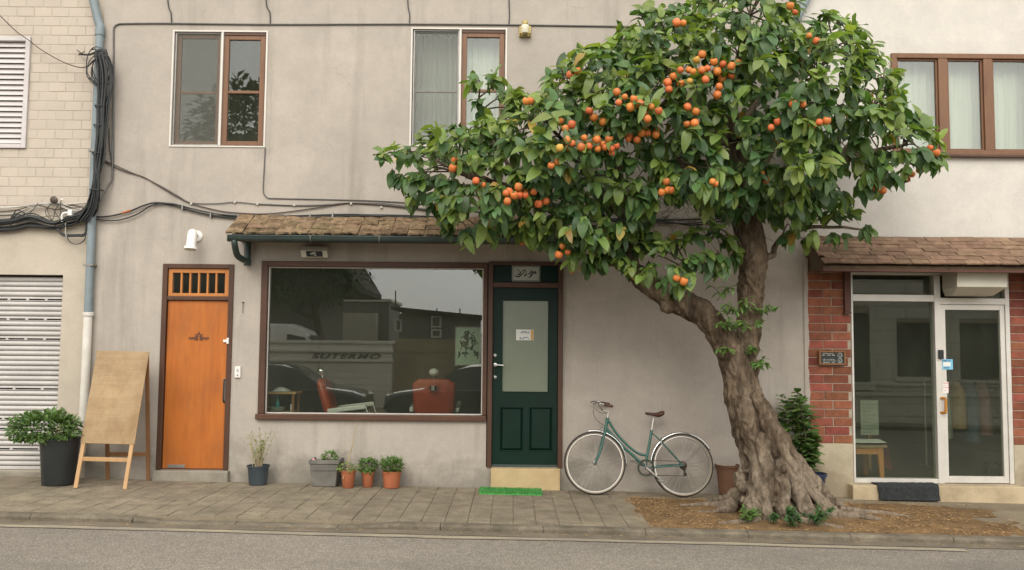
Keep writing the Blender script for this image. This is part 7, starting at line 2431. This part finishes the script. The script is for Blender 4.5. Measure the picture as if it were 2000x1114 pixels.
hedge('hedge', Vector((c.x + .5, -15.7, .75)), 1.1, .5, 1.35, 2600, .10, 'dark hedge at the end of the tan fence across the street', 'hedge', 3)
# low sheds behind the fence
a = Q(778, 665, -26); b = Q(905, 665, -26)
sh = empty('shed', ((a.x + b.x) / 2, -26, g(a.x) - .3), 'low dark shed with sloping roof across the street, reflected in the shop window', 'shed')
z1_, z2_ = Q(775, 605, -26).z, Q(905, 622, -26).z
MB().prism([(a.x, -.8), (b.x + .6, -.8), (b.x + .6, z2_), (a.x + .3, z1_), (a.x, z1_ - .2)], -29, -26, 'Y').build('wall', M['far_grey'], sh, normals=True)
MB().hexa([(a.x - .3, -29.3, z1_ + .0), (b.x + 1, -29.3, z2_ - .02), (b.x + 1, -25.6, z2_ - .02), (a.x - .3, -25.6, z1_), (a.x - .3, -29.3, z1_ + .12), (b.x + 1, -29.3, z2_ + .1), (b.x + 1, -25.6, z2_ + .1), (a.x - .3, -25.6, z1_ + .12)]).build('roof', M['far_roof'], sh)
for (u0, u1, v0, v1) in ((770, 784, 624, 648), (841, 862, 617, 640), (841, 862, 643, 660)):
    p0, p1 = Q(u0, v1, -25.95), Q(u1, v0, -25.95)
    w_ = MB().frame(min(p0.x, p1.x), max(p0.x, p1.x), p0.z, p1.z, -25.99, -25.93, .07).build('window', M['van_white'], sh)
    MB().box(min(p0.x, p1.x) + .06, max(p0.x, p1.x) - .06, -25.97, -25.96, p0.z + .06, p1.z - .06).build('pane', M['frosted'], w_)
for (u, v0, v1) in ((772, 568, 603), (853, 602, 612), (898, 603, 622)):
    p0, p1 = Q(u, v1 + 4, -27), Q(u, v0, -27)
    MB().tube([p0, p1], .03, 6).build('antenna', M['far_dark'], sh)
# grey block house
a = Q(655, 670, -29); b = Q(758, 670, -29); z1_ = Q(700, 589, -29).z
bh = empty('outbuilding', ((a.x + b.x) / 2, -30, g(a.x) - .3), 'plain grey flat roofed building across the street, reflected in the shop window', 'building')
MB().box(a.x, b.x, -33, -29, -.8, z1_).build('wall', M['far_grey'], bh)
MB().box(a.x - .1, b.x + .1, -33.1, -28.9, z1_ + .001, z1_ + .12).build('roof', M['far_block'], bh)
MB().box(a.x - 1.5, a.x + 1.9, -28.8, -28.0, -.8, Q(690, 612, -28.5).z).build('pale_annex', M['far_block'], bh)
# house with the dark overhanging roof
a = Q(742, 577, -25.5); top = Q(708, 520, -25.5)
hz = a.z
sl = (top.z - a.z) / (a.x - top.x)
xr_ = a.x; xl_ = xr_ - 9
zr_ = hz + sl * (xr_ - (xr_ + xl_) / 2) * .8
dh = empty('dark_roofed_house', ((xl_ + xr_) / 2, -22, g(xr_) - .3), 'house with a dark overhanging roof across the street, reflected in the shop window', 'house')
MB().box(xl_ + 1.2, xr_ - 1.4, -25, -20.6, -.8, hz + .3).build('wall', M['far_grey'], dh)
xm_ = (xl_ + xr_) / 2
MB().hexa([(xl_, -26, hz), (xr_, -26, hz), (xr_, -19.5, hz), (xl_, -19.5, hz), (xm_ - 1.2, -23.2, zr_), (xm_ + 1.2, -23.2, zr_), (xm_ + 1.2, -22.4, zr_), (xm_ - 1.2, -22.4, zr_)]).build('roof', M['far_roof'], dh)
MB().box(xl_ + .02, xr_ - .02, -25.98, -19.52, hz - .16, hz - .002).build('eave', M['far_dark'], dh)
for xx in (xr_ - 2.6, xr_ - 4.6, xl_ + 2.2):
    w_ = MB().frame(xx - .5, xx + .5, 1.1, 2.3, -20.62, -20.54, .08).build('window', M['van_white'], dh)
    MB().box(xx - .42, xx + .42, -20.61, -20.60, 1.18, 2.22).build('pane', M['car_glass'], w_)
MB().box(xr_ - 3.6, xr_ - 3.3, -22.3, -22.0, zr_ - 1.2, zr_ + .5).build('chimney', M['far_grey'], dh)
c = Q(640, 590, -18.0)
hedge('tree', Vector((c.x - 1.0, -19.2, c.z + .9)), 2.1, 1.1, 1.0, 2600, .16, 'leafy tree under the dark roof across the street, reflected in the shop window', 'tree', 8, trunk=(c.x - .2, -19.4, g(c.x) - .3))
# tall tree reflected in the upper window
c = Q(480, 215, -21)
hedge('tree', Vector((c.x, -21.5, c.z - .9)), 2.3, 1.8, 2.1, 2600, .34, 'tall tree across the street, reflected in the left upper window', 'tree', 12, trunk=(c.x, -21.5, g(c.x) - .4))
# white painted block building facing the glass shop
wb = empty('block_building', (11, -15.2, g(11) - .3), 'white painted block building across the street, reflected in the glass doors', 'building')
holes = []
for (u0, u1, v0, v1) in ((1640, 1702, 612, 752), (1757, 1832, 630, 736), (1880, 2010, 632, 742)):
    p0, p1 = Q(u0, v1, -15), Q(u1, v0, -15)
    holes.append((p0.x, p1.x, p0.z, p1.z))
xa, xb = Q(1600, 700, -15).x - 1.2, 22.0
wl_ = wall_holes(xa, xb, -1, 6.2, holes, -15.25, -15.03)
wl_.build('wall', M['mortar'], wb)
core = wb
blk = 0
z = -.6; j = 0
while z < 5.5:
    x = xa - (.42 if j % 2 else 0)
    while x < 17.0:
        s, e = max(x, xa), x + .82
        for h in holes:
            if z + .30 > h[2] and z < h[3]:
                if s < h[0] < e: e = h[0]
                elif h[0] <= s < h[1]: s = min(h[1], e)
        if e - s > .06:
            m_ = brick_mesh('farwhite', round(e - s, 2), .335, .02, M['far_block'])
            o = link('block', m_, wb); o.rotation_euler = (0, 0, math.pi)
            o.location = Vector((e, -15.01, z)) - ORG[wb.name]
        x += .835
    z += .35; j += 1
MB().box(17.0, xb, -15.029, -15.012, -1, 6.2).build('side_render', M['far_block'], wb)
MB().box(xa, xb, -22, -15.251, 6.0, 6.2).build('roof', M['far_roof'], wb)
for (h, nm) in zip(holes, 'abc'):
    w_ = MB().frame(h[0], h[1], h[2], h[3], -15.2, -15.08, .06).build('window', M['far_dark'], wb)
    MB().box(h[0], h[1], -15.19, -15.18, h[2], h[3]).build('pane', M['far_dark'], w_)
    MB().box(h[0] - .1, h[1] + .1, -15.02, -14.93, h[2] - .14, h[2] - .005).build('sill', M['far_block'], w_)
for yy in (755, 775):
    zz = Q(1800, yy, -14.95).z
    MB().box(xa, xb, -15.009, -14.93, zz, zz + .10).build('ledge', M['far_block'], wb, bevel=.01)

# ---- cars parked across the street
def loft_car(name, x0, y0, z0, direction, prof_low, prof_roof, width, paint, label, cat, glasses):
    o = empty(name, (x0, y0, z0), label, cat)
    def W(x, y, z): return (x0 + direction * x, y0 + y, z0 + z)
    n = len(prof_low)
    body = MB()
    sec = [(-1.0, .82), (-.96, 1.0), (0, 1.0), (.96, 1.0), (1.0, .82)]
    # lower body: side profile swept across with rounded flanks
    vs = []; fs = []
    ws = [(-.5, .0, .10), (-.47, .0, .02), (-.40, .02, 0), (.40, .02, 0), (.47, .0, .02), (.5, .0, .10)]
    for (wy, up, inset) in ws:
        for (x, z) in prof_low:
            cx_ = prof_low[0][0] / 2 + prof_low[n // 2][0] / 2
            vs.append(W(x + (inset if x < 1.0 else (-inset if x > 3.4 else 0)), wy * width, z + (up if z > .5 else 0) - (inset * .6 if z > .6 else 0)))
    for s in range(len(ws) - 1):
        for i in range(n):
            j = (i + 1) % n
            fs.append((s * n + i, s * n + j, (s + 1) * n + j, (s + 1) * n + i))
    fs += [tuple(range(n)), tuple((len(ws) - 1) * n + k for k in range(n - 1, -1, -1))]
    body.add(vs, fs).build('body', paint, o, smooth=40, normals=True)
    # cabin with tumblehome
    m = len(prof_roof); vs = []; fs = []
    zmin = min(p_[1] for p_ in prof_roof); zmax = max(p_[1] for p_ in prof_roof)
    cs = [-1, -.93, 0, .93, 1]
    for k_ in cs:
        for (x, z) in prof_roof:
            t = (z - zmin) / (zmax - zmin)
            hw = width * .5 * (.95 - .17 * t)
            vs.append(W(x, k_ * hw, z - (.03 if abs(k_) == 1 and t > .8 else 0) + (.02 if k_ == 0 and t > .8 else 0)))
    for s in range(len(cs) - 1):
        for i in range(m):
            j = (i + 1) % m
            fs.append((s * m + i, s * m + j, (s + 1) * m + j, (s + 1) * m + i))
    fs += [tuple(range(m)), tuple((len(cs) - 1) * m + k for k in range(m - 1, -1, -1))]
    MB().add(vs, fs).build('cabin', paint, o, smooth=40, normals=True)
    for poly in glasses:
        for s in (-1, 1):
            gv = []
            for (x, z) in poly:
                t = (z - zmin) / (zmax - zmin)
                gv.append(W(x, s * (width * .5 * (.95 - .17 * t) + .006), z))
            gi = [(v[0], v[1] - s * .012, v[2]) for v in gv]
            k = len(gv)
            MB().add(gv + gi, [tuple(range(k)), tuple(range(2 * k - 1, k - 1, -1))] + [(i, (i + 1) % k, k + (i + 1) % k, k + i) for i in range(k)]).build('side_window', M['far_dark'] if cat == 'van' else M['car_paint'], o, normals=True)
    for wx in (prof_low[0][0] * 0 + .82, 3.52 if cat == 'car' else 3.9):
        for s in (-1, 1):
            c = Vector(W(wx, s * width * .43, .31))
            w_ = empty('wheel', c); w_.parent = o; w_.location = c - ORG[o.name]
            MB().lathe([(.20, -.10), (.30, -.10), (.315, -.07), (.315, .07), (.30, .10), (.20, .10)], 26, c, 'Y').build('tyre', M['rubber'], w_, smooth=40)
            MB().lathe([(.001, -.105), (.19, -.101), (.199, -.09), (.199, .09), (.19, .101), (.001, .105)], 20, c, 'Y').build('rim', M['alloy'], w_, smooth=40)
    return o
low = [(0, .35), (.05, .62), (.35, .74), (1.05, .84), (3.4, .88), (4.2, .86), (4.38, .70), (4.40, .38), (4.25, .24), (3.95, .20), (3.1, .20), (1.2, .20), (.4, .20), (.10, .24)]
roof_ = [(1.0, .83), (1.35, 1.02), (1.85, 1.32), (2.15, 1.42), (2.7, 1.45), (3.2, 1.40), (3.75, 1.12), (4.05, .87)]
gl1 = [[(1.45, .95), (1.95, 1.33), (2.35, 1.38), (2.35, .95)], [(2.45, .95), (2.45, 1.385), (2.95, 1.37), (3.5, 1.08), (3.5, .95)]]
xc = Q(698, 770, -12.8).x
zc = road_z(xc, -12.8)
car1 = loft_car('parked_car', xc + .35, -12.75, zc, -1, low, roof_, 1.76, M['car_paint'], 'dark saloon car parked across the street, left one in the shop window reflection', 'car', gl1)
for yy in (-.6, .6):
    MB().ball((xc + .35 - .12, -12.75 + yy, zc + .62), .09, .16, .07).build('headlight', M['lamp_glass'], car1, smooth=180)
xc2 = Q(700, 770, -12.8).x
car2 = loft_car('parked_car', xc2 + .75, -12.7, road_z(xc2, -12.7), 1, low, roof_, 1.76, M['car_paint'], 'dark blue car parked across the street, right one in the shop window reflection', 'car', gl1)
for yy in (-.6, .6):
    MB().ball((xc2 + .75 + .12, -12.7 + yy, road_z(xc2, -12.7) + .62), .09, .16, .07).build('headlight', M['lamp_glass'], car2, smooth=180)
# white van beyond the block wall
vlow = [(0, .45), (.05, .95), (.55, 1.15), (1.0, 1.2), (5.0, 1.2), (5.0, .35), (4.6, .25), (.5, .25), (.1, .3)]
vroof = [(.45, 1.15), (.95, 1.95), (1.25, 2.35), (1.7, 2.55), (5.0, 2.6), (5.0, 1.19)]
vgl = [[(.80, 1.35), (1.20, 2.15), (1.75, 2.25), (1.75, 1.35)]]
vx = Q(680, 660, -17.6)
van = loft_car('delivery_van', vx.x, -17.6, Q(650, 632, -17.6).z - 2.6, -1, vlow, vroof, 1.95, M['van_white'], 'white van beyond the block wall, reflected in the shop window', 'van', vgl)
vz = Q(650, 632, -17.6).z - 2.6
mb = MB()
mb.add([(vx.x - .62, -17.6 + s_ * .80, vz + 1.40) for s_ in (-1, 1)] + [(vx.x - 1.14, -17.6 + s_ * .70, vz + 2.22) for s_ in (1, -1)] +
       [(vx.x - .66, -17.6 + s_ * .80, vz + 1.40) for s_ in (-1, 1)] + [(vx.x - 1.18, -17.6 + s_ * .70, vz + 2.22) for s_ in (1, -1)],
       [(0, 1, 2, 3), (7, 6, 5, 4), (0, 4, 5, 1), (1, 5, 6, 2), (2, 6, 7, 3), (3, 7, 4, 0)])
mb.v = [(v[0] + .10, v[1], v[2]) for v in mb.v]
mb.build('windscreen', M['far_dark'], van, normals=True)
